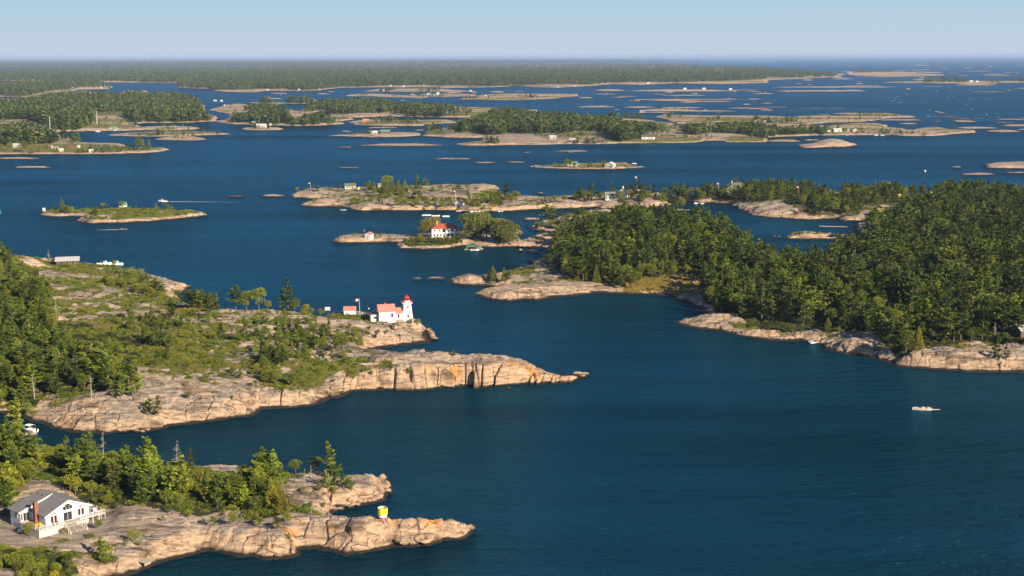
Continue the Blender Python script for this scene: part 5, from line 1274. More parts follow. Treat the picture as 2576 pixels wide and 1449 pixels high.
# ------------------------------------------------------------------ boats
def hull(L, B, D, n=12, bow=2.2):
    """open hull, bow at +X; returns outline stations"""
    m = MB(); st = []
    for k in range(n + 1):
        t = k / n; x = -L / 2 + L * t
        b = B / 2 * (1 - max(0, (t - .35) / .65) ** bow) * (.88 + .12 * min(1, t * 3)); b = max(b, .02)
        sh = D * (1 + .35 * max(0, t - .4)); ke = -.18 * D * (1 - max(0, (t - .7) / .3) ** 2)
        st.append([(x, -b, sh), (x, -b * .82, D * .25), (x, 0, ke), (x, b * .82, D * .25), (x, b, sh)])
    base = len(m.v)
    for s in st: m.v += s
    for k in range(n):
        for j in range(4):
            a = base + k * 5 + j; m.f.append([a, a + 1, a + 6, a + 5])
    m.f.append([base + j for j in range(5)])
    return m, st

def boat(v, rz, L=5.5, hullm=None, label='', B=2.0, D=.75, cover=None, deckm=None, shield=True, motor=True, canopy=None, stripe=None, cabin=False, group='motor boats of the bay', name='motor_boat', trim=0.0):
    hullm = hullm or WHITEP
    r = empty(name, v, rz, label, 'boat', group); r.rotation_euler = (0, -trim, rz)
    m, st = hull(L, B, D); h = m.build('hull', hullm, r, smooth=False); h.location = (0, 0, -.12)
    d = MB(); k0 = 7
    for k in range(k0, 12):                                        # fore deck
        a, b = st[k], st[k + 1]; d.poly([(a[0][0], a[0][1], a[0][2] + .04), (b[0][0], b[0][1], b[0][2] + .04), (b[4][0], b[4][1], b[4][2] + .04), (a[4][0], a[4][1], a[4][2] + .04)])
    for k in range(0, 12):                                         # gunwales
        a, b = st[k], st[k + 1]
        for s, j in ((-1, 0), (1, 4)):
            d.poly([(a[j][0], a[j][1], a[j][2] + .03), (b[j][0], b[j][1], b[j][2] + .03), (b[j][0], b[j][1] * .84, b[j][2] + .03), (a[j][0], a[j][1] * .84, a[j][2] + .03)])
    dk = d.build('deck', deckm or WHITEP, r); dk.location = (0, 0, -.12)
    if cover:
        c = MB()
        for k in range(0, 8):
            a, b = st[k], st[k + 1]; za = a[0][2] + .28 * math.sin(math.pi * (k + .3) / 8.6); zb = b[0][2] + .28 * math.sin(math.pi * (k + 1.3) / 8.6)
            c.poly([(a[0][0], a[0][1], a[0][2]), (b[0][0], b[0][1], b[0][2]), (b[0][0], 0, zb), (a[0][0], 0, za)]); c.poly([(a[0][0], 0, za), (b[0][0], 0, zb), (b[4][0], b[4][1], b[4][2]), (a[4][0], a[4][1], a[4][2])])
        c.build('cover', cover, r)
    else:
        f = MB(); f.box(-L * .46, L * .1, -B * .38, B * .38, .02, .08); f.build('floor', deckm or CREAM, r)
        for x in (-L * .32, -L * .02):
            for y in (-.42, .42):
                s = MB(); s.box(x - .22, x + .22, y - .24, y + .24, .1, .48); s.box(x - .28, x - .2, y - .24, y + .24, .48, .95); s.build('seat', WHITEP, r)
    if shield:
        s = MB(); zt = D + .42; x = L * .12
        s.poly([(x + .3, 0, D), (x, B * .4, D - .02), (x - .15, B * .36, zt), (x + .1, 0, zt)]); s.poly([(x + .3, 0, D), (x + .1, 0, zt), (x - .15, -B * .36, zt), (x, -B * .4, D - .02)])
        s.build('windshield', GLASS, r)
    if cabin:
        c = MB(); c.box(-L * .05, L * .18, -B * .34, B * .34, D * .8, D + 1.1); cb = c.build('cabin', WHITEP, r)
        g = MB(); g.box(-L * .04, L * .185, -B * .345, B * .345, D + .45, D + .85); g.build('cabin_window', GLASS, cb)
    if canopy:
        c = MB(); z = D + 1.25
        for k in range(6):
            a0, a1 = -1 + k / 3, -1 + (k + 1) / 3
            c.poly([(-L * .3, a0 * B * .45, z - .12 * a0 * a0), (L * .1, a0 * B * .45, z - .12 * a0 * a0), (L * .1, a1 * B * .45, z - .12 * a1 * a1), (-L * .3, a1 * B * .45, z - .12 * a1 * a1)])
        cc = c.build('canopy', canopy, r)
        p = MB()
        for x in (-L * .28, L * .08):
            for y in (-B * .43, B * .43): p.tube((x, y, D * .7), (x, y, z - .1), .02, n=4)
        p.build('canopy_frame', ALU, cc)
    if stripe:
        s = MB()
        for k in range(1, 11):
            a, b = st[k], st[k + 1]
            for j, e in ((0, -1), (4, 1)):
                s.poly([(a[j][0], a[j][1] + e * .015, a[j][2] - .14), (b[j][0], b[j][1] + e * .015, b[j][2] - .14), (b[j][0], b[j][1] * .96 + e * .015, b[j][2] - .3), (a[j][0], a[j][1] * .96 + e * .015, a[j][2] - .3)])
        so = s.build('stripe', stripe, r); so.location = (0, 0, -.12)
    if motor:
        q = MB(); q.box(-L / 2 - .45, -L / 2 - .08, -.2, .2, D * .6, D + .35); q.box(-L / 2 - .32, -L / 2 - .14, -.07, .07, -.4, D * .6); q.build('outboard_motor', BLACK, r, bevel=.04)
    return r

def canoe(v, rz, L, mat, label, name='kayak', group='kayaks and canoes on the shore', flip=False):
    m = MB(); n = 10
    base = 0
    for k in range(n + 1):
        t = k / n * 2 - 1; b = .38 * (1 - abs(t) ** 2.2) + .015; z = .05 + .18 * abs(t) ** 3
        m.v += [(t * L / 2, -b, .32 + z), (t * L / 2, -b * .7, .06 + z), (t * L / 2, b * .7, .06 + z), (t * L / 2, b, .32 + z), (t * L / 2, 0, .40 + z)]
    for k in range(n):
        for j in range(5):
            a = k * 5 + j; b2 = k * 5 + (j + 1) % 5; m.f.append([a, b2, b2 + 5, a + 5])
    r = empty(name, v, rz, label, 'canoe' if name == 'canoe' else 'kayak', group)
    m.build('hull', mat, r, smooth=True)
    c = MB(); c.box(-.45, .35, -.2, .2, .42, .47); c.build('cockpit', BLACK, r)
    return r

def dock(v, rz, L, W, label, mat=DECK, posts=4, h=.5, group='docks of the bay'):
    r = empty('dock', v, rz, label, 'dock', group)
    m = MB(); n = max(2, int(L / 3))
    for k in range(n): m.box(-L / 2 + L * k / n + .03, -L / 2 + L * (k + 1) / n - .03, -W / 2, W / 2, h - .22, h)
    m.build('deck', mat, r)
    for k in range(posts):
        x = -L / 2 + L * (k + .5) / posts
        for s in (-1, 1):
            p = MB(); p.tube((x, s * (W / 2 + .08), -1.5), (x, s * (W / 2 + .08), h + .25), .08, n=6); p.build('post', RAWWOOD, r)
    return r

def adirondack(v, rz, mat, label, group):
    r = empty('garden_chair', v, rz, label, 'chair', group)
    s = MB(); s.box(-.28, .28, -.32, .25, .32, .37); s.build('seat', mat, r)
    b = MB()
    for k in range(4): b.box(-.28 + k * .145, -.28 + k * .145 + .12, .22, .27, .34, 1.0 - .05 * abs(k - 1.5))
    b.build('backrest', mat, r)
    for x in (-.3, .3):
        for y in (-.3, .22):
            l = MB(); l.box(x - .03, x + .03, y - .03, y + .03, -.05, .55 if y < 0 else .5); l.build('leg', mat, r)
        a = MB(); a.box(x - .07, x + .07, -.36, .28, .55, .58); a.build('arm', mat, r)
    return r

# ------------------------------------------------------------------ people (one continuous body, clothes and hair as children)
def skin_mesh(name, verts, edges, radii, mat, parent, root=0, sub=1):
    me = bpy.data.meshes.new(name); me.from_pydata(verts, edges, []); me.update()
    o = bpy.data.objects.new(name, me); link(o, parent)
    md = o.modifiers.new('s', 'SKIN'); md.use_smooth_shade = True
    sv = me.skin_vertices[0].data
    for k, r_ in enumerate(radii): sv[k].radius = (r_, r_); sv[k].use_root = (k == root)
    sb = o.modifiers.new('u', 'SUBSURF'); sb.levels = sub; sb.render_levels = sub
    me.materials.append(mat)
    return o

def person(v, rz, label, top=ORANGE, legs=NAVY, seated=True, group='people in the boats'):
    r = empty('person', v, rz, label, 'person', group)
    z = .48 if seated else .92
    V = [(0, 0, z), (0, 0, z + .26), (0, 0, z + .48), (.0, 0, z + .58), (.01, 0, z + .70), (.02, 0, z + .80)]
    Ra = [.15, .14, .15, .055, .095, .085]; E = [(0, 1), (1, 2), (2, 3), (3, 4), (4, 5)]
    def chain(a, P, R_):
        p = a
        for q, rr in zip(P, R_): V.append(q); Ra.append(rr); E.append((p, len(V) - 1)); p = len(V) - 1
        return p
    for s in (-1, 1):
        w = chain(2, [(.0, s * .19, z + .44), (.10, s * .25, z + .20), (.33, s * .18, z + .20)], [.065, .045, .034])
        for k in range(5):
            a = (k - 2) * .018; chain(w, [(.36, s * .18 + a * 1.2, z + .20), (.40 - (.02 if k in (0, 4) else 0), s * .18 + a * 1.5, z + .185)], [.011, .009])
        if seated: chain(0, [(.04, s * .10, z), (.44, s * .12, z + .02), (.46, s * .12, z - .40), (.60, s * .12, z - .44)], [.10, .07, .045, .04])
        else: chain(0, [(.0, s * .10, z - .05), (.02, s * .11, z - .45), (.0, s * .11, z - .86), (.13, s * .11, z - .89)], [.10, .07, .045, .04])
    skin_mesh('body', V, E, Ra, SKIN, r)
    skin_mesh('shirt', [(0, 0, z + .05), (0, 0, z + .26), (0, 0, z + .47), (0, -.19, z + .43), (.08, -.25, z + .22), (0, .19, z + .43), (.08, .25, z + .22)],
              [(0, 1), (1, 2), (2, 3), (3, 4), (2, 5), (5, 6)], [.17, .165, .165, .085, .07, .085, .07], top, r)
    if seated: skin_mesh('trousers', [(0, 0, z), (.04, -.1, z), (.44, -.12, z + .02), (.46, -.12, z - .3), (.04, .1, z), (.44, .12, z + .02), (.46, .12, z - .3)], [(0, 1), (1, 2), (2, 3), (0, 4), (4, 5), (5, 6)], [.165, .12, .09, .07, .12, .09, .07], legs, r)
    else: skin_mesh('trousers', [(0, 0, z), (0, -.1, z - .05), (.02, -.11, z - .45), (0, -.11, z - .78), (0, .1, z - .05), (.02, .11, z - .45), (0, .11, z - .78)], [(0, 1), (1, 2), (2, 3), (0, 4), (4, 5), (5, 6)], [.165, .12, .09, .07, .12, .09, .07], legs, r)
    h = MB(); h.lathe([(.005, z + .93), (.07, z + .91), (.108, z + .84), (.112, z + .76), (.10, z + .72)], 12, (-.015, 0)); h.build('hair', HAIR, r, smooth=True)
    f = MB(); f.box(.085, .125, -.015, .015, z + .74, z + .79); f.build('nose', SKIN, r)
    for s in (-1, 1):
        e_ = MB(); e_.box(.085, .105, s * .035 - .012, s * .035 + .012, z + .79, z + .805); e_.build('eye', BLACK, r)
    return r
def shed_win(w=.8, h=1.0, z=1.0, us=(0,), face='f', bars=1, **k): return [(face, u, z, w, h, dict(bars=bars, **k)) for u in us]

def main_cottage():
    """white cottage with its deck; local X' along the gable wall, Y' to the back; floor at z=0"""
    O = G1(116, 1324, z=6.2); rz = R(48)
    r = empty('cottage', O, rz, 'white cottage with grey roof, brick chimney and wrap-around deck on foreground rock', 'cottage')
    W, Rz, hw = 11.2, 4.95, 2.5; rx = 5.75; BK = 11.8; SP = 7.0; LX = -2.6
    m = MB()
    m.prism([(0, -1.8), (W, -1.8), (W, hw), (rx, Rz), (0, hw)], 0, SP)                       # front block
    n = MB(); n.prism([(LX, -1.8), (W, -1.8), (W, hw - .02), (rx, Rz - .02), (LX, hw)], SP, BK)
    m.v += [tuple(p) for p in n.v]; off = len(m.v) - len(n.v); m.f += [[off + i for i in f] for f in n.f]
    wall = m.build('wall', siding('cottage_siding', (0.70, 0.69, 0.67), .22, 'Z', .1, .4), r)
    q = MB(); th = .16
    def slab(x0, z0, x1, z1, y0, y1):
        n0 = len(q.v)
        for y in (y0, y1): q.v.extend([(x0, y, z0), (x1, y, z1), (x1, y, z1 + th), (x0, y, z0 + th)])
        for f in ((0, 1, 2, 3), (7, 6, 5, 4), (0, 4, 5, 1), (1, 5, 6, 2), (2, 6, 7, 3), (3, 7, 4, 0)): q.f.append([n0 + k for k in f])
    s1 = (Rz - hw) / rx; s2 = (Rz - hw) / (W - rx); s3 = (Rz - hw) / (rx - LX)
    slab(-.5, hw - .5 * s1 + .02, rx, Rz + .02, -.55, SP - .02)
    slab(LX - .6, hw - .6 * s3 + .06, rx, Rz + .06, SP - .35, BK + .5)
    slab(rx, Rz + .04, W + .6, hw - .6 * s2 + .04, -.55, BK + .5)
    roof = q.build('roof', SHINGLE, r)
    for y in (8.4, 10.4):
        v = MB(); v.box(rx - 1.9, rx - 1.6, y, y + .3, Rz - .7, Rz - .1); v.build('vent', BLACK, roof)
    t = MB()                                                                              # white fascia boards
    def fascia(x0, z0, x1, z1, y):
        t.poly([(x0, y, z0 - .12), (x1, y, z1 - .12), (x1, y, z1 + .17), (x0, y, z0 + .17)]); t.poly([(x0, y - .04, z0 - .12), (x1, y - .04, z1 - .12), (x1, y - .04, z1 + .17), (x0, y - .04, z0 + .17)])
    fascia(-.5, hw - .5 * s1 + .02, rx, Rz + .02, -.56); fascia(rx, Rz + .02, W + .6, hw - .6 * s2 + .04, -.56)
    fascia(LX - .6, hw - .6 * s3 + .06, rx, Rz + .06, SP - .36)
    t.build('fascia', WHITEP, roof)
    red = plain('cedar_trim', (0.30, 0.12, 0.07), .6)
    for u in (1.6, 2.5, 8.7, 9.6): window(r, 0, 0, 0, u, .55, .55, 1.45, frame=red)
    window(r, 0, 0, 0, 5.65, .05, 2.2, 2.05, bars=2, name='sliding_door')
    window(r, 0, 0, 0, 5.7, 2.7, 2.4, .9, bars=3); window(r, 0, 0, 0, 5.7, 3.68, 1.6, .42, arch=True)
    for u in (2.3, 9.0): window(r, 0, 0, 0, u, 2.45, .55, .18, frame=red)
    window(r, 0, SP, 0, -1.2, .05, 1.4, 2.05, bars=2, name='sliding_door'); window(r, 0, SP, 0, -2.3, .4, .4, 1.6)
    window(r, LX, 9.0, -math.pi / 2, 0, .9, 1.0, 1.0)
    c = MB(); c.box(-.85, -.02, 3.2, 4.3, -1.8, 5.0); c.box(-.92, .05, 3.13, 4.37, 5.0, 5.15); c.box(-.7, -.2, 3.4, 4.1, 5.15, 5.4); c.build('chimney', BRICK, r)
    d = MB()                                                                              # deck
    for x0, x1, y0, y1 in ((-2.9, 14.5, -2.0, 0), (W, 14.5, 0, 5.4), (-2.9, 0, 0, SP)): d.box(x0, x1, y0 + .002, y1 - .002, -.16, -.02)
    dk = d.build('deck', DECK, r)
    s = MB(); s.box(-2.88, 3.4, -1.96, -1.90, -2.2, -.2); s.box(-2.88, -2.82, -1.86, 3.0, -2.2, -.2); s.build('deck_skirt', CREAM, dk)
    def rail(P):
        g = MB()
        for (x0, y0), (x1, y1) in zip(P[:-1], P[1:]):
            ln = math.hypot(x1 - x0, y1 - y0); k = max(1, round(ln / 1.8))
            for i in range(k + 1):
                a = i / k; x, y = x0 + (x1 - x0) * a, y0 + (y1 - y0) * a; g.box(x - .055, x + .055, y - .055, y + .055, -1.9, 1.0)
                if i < k:
                    b = (i + 1) / k; xx, yy = x0 + (x1 - x0) * b, y0 + (y1 - y0) * b
                    g.tube((x, y, .12), (xx, yy, .88), .025, n=4); g.tube((x, y, .88), (xx, yy, .12), .025, n=4)
            for z in (.1, .92): g.tube((x0, y0, z), (x1, y1, z), .04, n=4)
        g.build('railing', WHITEP, dk)
    rail([(-2.8, 6.6), (-2.8, -1.9), (3.3, -1.9)]); rail([(7.8, -1.9), (14.4, -1.9), (14.4, 5.3), (11.5, 5.3)])
    st = MB(); n = 10
    for k in range(n): st.box(3.5, 7.6, -2.15 - k * .30, -1.92 - k * .30, -.22 - k * .19, -.16 - k * .19)
    for x in (3.55, 5.55, 7.55): st.tube((x, -1.9, -.25), (x, -5.0, -2.2), .07, n=4)
    so = st.build('steps', DECK, r)
    st = MB()
    for x in (3.4, 7.7):
        st.tube((x, -1.9, .95), (x, -5.0, -1.0), .04, n=4)
        for y, z in ((-2.9, -.6), (-4.0, -1.3), (-5.0, -1.95)): st.box(x - .05, x + .05, y - .05, y + .05, z - .5, z + .97)
    st.build('handrail', WHITEP, so)
    st = MB()
    for k in range(5): st.box(-4.4 + k * .28, -4.15 + k * .28, 4.0, 5.7, -1.35 + k * .26, -1.3 + k * .26)
    st.build('side_steps', WHITEP, r)
    def W2(x, y, z=0.0): return O + Vector((math.cos(rz) * x - math.sin(rz) * y, math.sin(rz) * x + math.cos(rz) * y, z))
    adirondack(W2(-1.6, 1.4), rz + 1.0, YELLOW, 'yellow garden chair by the chimney on the cottage deck', 'chairs on the cottage deck')
    adirondack(W2(-1.0, .3), rz + .4, YELLOW, 'yellow garden chair at the corner of the cottage deck', 'chairs on the cottage deck')
    adirondack(W2(13.2, .6), rz - .6, WHITEP, 'white garden chair on the open east end of the cottage deck', 'chairs on the cottage deck')
    for x, y, mt, lb in ((-1.9, 4.4, RED, 'red'), (-2.3, 4.0, WHITEP, 'white')):
        p = empty('planter', W2(x, y), 0, f'{lb} planter pot on the cottage deck beside the glass door', 'planter', 'planters on the deck')
        MB().lathe([(.01, 0), (.2, 0), (.27, .5), (.23, .5), (.2, .42), (.01, .42)], 10).build('pot', mt, p)
    b = empty('barbecue', W2(1.9, -1.4), rz, 'small dark barbecue standing against the deck railing', 'barbecue')
    MB().box(-.45, .45, -.25, .25, .55, .85).build('body', BLACK, b, bevel=.04); MB().box(-.43, .43, -.23, .23, .86, 1.05).build('lid', BLACK, b, bevel=.06)
    for x in (-.35, .35):
        for y in (-.18, .18): MB().box(x - .03, x + .03, y - .03, y + .03, 0, .55).build('leg', ALU, b)
    p = G1(47.5, 1316, z=5.4); p.z = float(ground(p.x, p.y)[0])
    s = empty('satellite_dish', p, R(20), 'grey satellite dish at the shaded side of the white cottage', 'satellite dish')
    MB().tube((0, 0, -.2), (0, 0, 1.1), .04).build('post', ALU, s)
    dd = MB(); dd.lathe([(.01, 0), (.3, .03), (.5, .1), (.62, .2)], 16); q = dd.build('dish', ALU, s, smooth=True); q.location = (0, 0, 1.2); q.rotation_euler = (R(70), 0, 0)
    a = MB(); a.tube((0, 0, 0), (0, .0, .7), .02); a.build('receiver_arm', BLACK, q)
    p = G1(62, 1320, z=5.2); p.z = float(ground(p.x, p.y)[0])
    adirondack(p, 1.0, WHITEP, 'white garden chair on the rock beside the cottage side steps', 'chairs on the cottage deck')
    # wooden ramp on the shore rock below
    v = G1(1420, 1305, 'M'); t = empty('swim_platform', v, R(-28), 'weathered wooden swim platform lying on the foreground shore rock', 'platform')
    pm = MB()
    for k in range(8): pm.box(-2.4, 2.4, -1.0 + k * .26, -.78 + k * .26, .3, .36)
    pm.build('planks', DECK, t)
    for x in (-1.9, 0, 1.9): MB().box(x - .06, x + .06, -1.0, 1.05, -.4, .29).build('joist', RAWWOOD, t)

def beacon():
    v = G1(1437, 893, 'N'); v.z += .45
    r = empty('day_beacon', v, 0, 'open yellow and white drum beacon on red legs atop smooth foreground rock', 'beacon')
    r.scale = (.68, .68, .76)
    MB().lathe([(1.72, 2.05), (1.75, 2.05), (1.75, 4.05), (1.68, 4.05), (1.68, 2.3), (1.2, 2.28)], 28).build('yellow_drum', YELLOW, r, smooth=False)
    MB().lathe([(1.67, 2.3), (1.67, 4.04)], 28).build('white_lining', plain('dull_white_lining', (.45, .44, .42)), r)
    MB().lathe([(1.45, 1.1), (1.5, 1.1), (1.5, 2.28), (1.45, 2.28), (1.45, 1.12), (.01, 1.12)], 28).build('white_base', WHITEP, r)
    for k, (x, y) in enumerate(((-1.0, -.9), (2.3, -.9), (.2, 1.8))):
        t = MB(); t.tube((x * .45, y * .45, 1.5), (x, y, -1.1), .13, .13, 6); t.build('leg', RED, r)
    MB().box(-1.25, -1.05, -.1, .12, 2.3, 3.9).build('red_post', RED, r)

def lighthouse():
    zb = 5.6
    rz = R(17)
    A = G1(845.2 + 1045 * .10416, 724.5 + 800 * .10416, z=zb)      # front-left corner of the keeper house
    r = empty('keeper_house', A, rz, 'white keeper house with pale red roof beside the lighthouse tower', 'house')
    m = MB(); W, Dp, hw, rise = 7.0, 6.0, 4.0, 2.4
    m.prism([(0, -2.5), (Dp, -2.5), (Dp, hw), (Dp / 2, hw + rise), (0, hw)], 0, W, 'x')
    m.prism([(.6, -2.5), (5.0, -2.5), (5.0, 2.9), (2.8, 4.7), (.6, 2.9)], W + .002, W + 3.4, 'x')
    m.build('wall', WHITE, r)
    q = MB()
    def gab(x0, x1, y0, y1, hw, rise, th=.12, ov=.3):
        yc = (y0 + y1) / 2
        for s, ye in ((-1, y0), (1, y1)):
            sl = rise / (yc - y0); ye2 = ye + s * ov; P = [(yc, hw + rise), (ye2, hw - sl * ov), (ye2, hw - sl * ov + th), (yc, hw + rise + th)]; n = len(q.v)
            for x in (x0 - ov, x1 + ov): q.v.extend([(x, a, b) for a, b in P])
            for f in ((0, 1, 2, 3), (7, 6, 5, 4), (0, 4, 5, 1), (1, 5, 6, 2), (2, 6, 7, 3), (3, 7, 4, 0)): q.f.append([n + k for k in f])
    gab(0, W, 0, Dp, hw, rise); gab(W + .32, W + 3.0, .6, 5.0, 2.9, 1.8)
    rf = q.build('roof', REDROOF, r)
    t = MB()
    for sx in (-.32, W + .3):
        for s in (0, 1):
            y0, y1 = (-.3, 3.0) if s == 0 else (6.3, 3.0); t.poly([(sx, y0, 3.72), (sx, y1, 6.36), (sx, y1, 6.6), (sx, y0, 3.98)]); t.poly([(sx + .03, y0, 3.72), (sx + .03, y1, 6.36), (sx + .03, y1, 6.6), (sx + .03, y0, 3.98)])
    t.build('red_barge_board', RED, rf)
    window(r, 0, 0, 0, 5.55, 1.5, .75, 1.45, frame=RED); window(r, W, .6, 0, 1.4, .9, .7, 1.4, frame=plain('rusty_trim', (.45, .16, .06)))
    window(r, 0, 3.0, -math.pi / 2, 0, 1.2, .9, 1.4, frame=RED)
    c = MB(); c.box(3.2, 3.8, 4.2, 4.8, 4.5, 6.9); c.build('chimney', RED, rf)
    f = MB(); f.box(-.05, W + 3.4, -.05, .55, -2.6, -.9); f.box(W + .1, W + 3.6, .15, .58, -2.6, .1); f.build('stone_footing', STONE, r)
    # low annex
    an = MB(); an.box(-3.2, -.01, 1.8, 5.6, -1.5, 2.6); ao = an.build('annex', WHITE, r)
    ar = MB(); ar.box(-3.5, -.0, 1.5, 5.8, 2.62, 2.8); ar.build('annex_roof', DARKSH, ao)
    window(r, -3.2, 3.6, -math.pi / 2, .3, .6, 1.5, 1.3, bars=2); window(r, -1.6, 1.8, 0, .2, .6, 1.2, 1.2, bars=2)
    # tower
    T = A + Vector((math.cos(rz) * 12.4 - math.sin(rz) * 2.4, math.sin(rz) * 12.4 + math.cos(rz) * 2.4, 0))
    t = empty('lighthouse', T, rz, 'tapered white lighthouse tower with red lantern on the rocky point', 'lighthouse')
    b, tp, ht = 2.35, 1.5, 6.7
    m = MB(); P = [(-b, -b, -2.2), (b, -b, -2.2), (b, b, -2.2), (-b, b, -2.2)]; Q = [(-tp, -tp, ht), (tp, -tp, ht), (tp, tp, ht), (-tp, tp, ht)]
    m.v += P + Q; m.f += [[0, 1, 5, 4], [1, 2, 6, 5], [2, 3, 7, 6], [3, 0, 4, 7], [4, 5, 6, 7]]
    m.build('tower', WHITE, t)
    g = MB(); g.box(-1.75, 1.75, -1.75, 1.75, ht - .25, ht); g.box(-2.1, 2.1, -2.1, 2.1, ht, ht + .18); go = g.build('gallery', WHITEP, t)
    rl = MB()
    for x in np.linspace(-2.0, 2.0, 6):
        for y in (-2.0, 2.0): rl.tube((x, y, ht + .18), (x, y, ht + 1.15), .035, n=4); rl.tube((y, x, ht + .18), (y, x, ht + 1.15), .035, n=4)
    for z in (.65, 1.15):
        for a, b2 in (((-2, -2), (2, -2)), ((2, -2), (2, 2)), ((2, 2), (-2, 2)), ((-2, 2), (-2, -2))): rl.tube((*a, ht + z), (*b2, ht + z), .05, n=4)
    rl.build('gallery_railing', RED, go)
    w = MB(); w.lathe([(1.3, ht + .18), (1.3, ht + 1.1), (.01, ht + 1.1)], 8); w.build('watch_room', WHITEP, t)
    gl = MB(); gl.lathe([(.98, ht + 1.1), (.98, ht + 2.1)], 8); gl.build('lantern_glass', GLASS, t)
    fr = MB()
    for k in range(8):
        a = 2 * math.pi * k / 8; fr.tube((math.cos(a), math.sin(a), ht + 1.1), (math.cos(a), math.sin(a), ht + 2.15), .07, n=4)
    fr.lathe([(1.12, ht + 1.1), (1.12, ht + 1.3), (1.0, ht + 1.3)], 8); fr.build('lantern_frame', RED, t)
    dm = MB(); dm.lathe([(1.25, ht + 2.1), (1.25, ht + 2.2), (1.0, ht + 2.55), (.5, ht + 2.9), (.25, ht + 3.0), (.25, ht + 3.3), (.12, ht + 3.4), (.01, ht + 3.6)], 8); dm.build('lantern_dome', RED, t)
    tilt = math.atan((b - tp) / (ht + 2.2))
    for z, hh in ((4.7, .8), (.8, 1.3)):
        yy = -(b + (tp - b) * (z + hh / 2 + 2.2) / (ht + 2.2)) - .05; fo = window(t, 0, yy, 0, .1, z, .6, hh, frame=RED); fo.rotation_euler = (-tilt, 0, 0)
    # shed, flagpole, bits
    v = G1(845.2 + 327 * .10416, 724.5 + 655 * .10416)
    house('storage_shed', 'small white shed with pale red roof near the flagpole', 'shed', v + Vector((0, 1.6, .2)), R(4), 5.0, 3.2, 1.9, 1.3, WHITE, REDROOF, doors=[('f', -1.1, .1, 1.9, ORANGE)], base=1.2, over=.2)
    v = G1(845.2 + 583 * .10416, 724.5 + 690 * .10416)
    flagpole(v, 7.8, 'white flagpole with red and white maple leaf flag between shed and keeper house', 1.7, R(2.0))
    for x, y, mt, lb in ((150, 590, BLUE, 'blue barrel standing beside the red-roofed shed'), (520, 640, BLUE, 'blue barrel beside the foot of the flagpole'), (630, 650, WHITEP, 'white barrel between flagpole and keeper house')):
        p = G1(845.2 + x * .10416, 724.5 + y * .10416); q = empty('barrel', p, 0, lb, 'barrel', 'barrels around the light station')
        MB().lathe([(.01, 0), (.3, 0), (.33, .3), (.33, .6), (.3, .9), (.01, .9)], 10).build('body', mt, q, smooth=False)
        MB().lathe([(.31, .9), (.31, .94), (.01, .94)], 10).build('lid', BLACK, q)
    v = G1(720, 450, 'J'); s = empty('notice_board', v, R(10), 'grey board on posts near the pines of the headland edge', 'board')
    MB().box(-1.2, 1.2, -.05, .05, .5, 2.0).build('panel', CREAM, s)
    for x in (-1, 1): MB().box(x - .06, x + .06, .06, .16, -.4, 2.0).build('post', RAWWOOD, s)
    v = G1(845.2 + 720 * .10416, 724.5 + 640 * .10416); s = empty('davit_crane', v, R(20), 'dark slanting boat davit behind the flagpole', 'davit')
    MB().tube((0, 0, -.3), (1.3, 0, 2.6), .12, .08).build('arm', BLACK, s); MB().box(1.1, 1.6, -.15, .15, 2.4, 2.7).build('head', WHITEP, s)

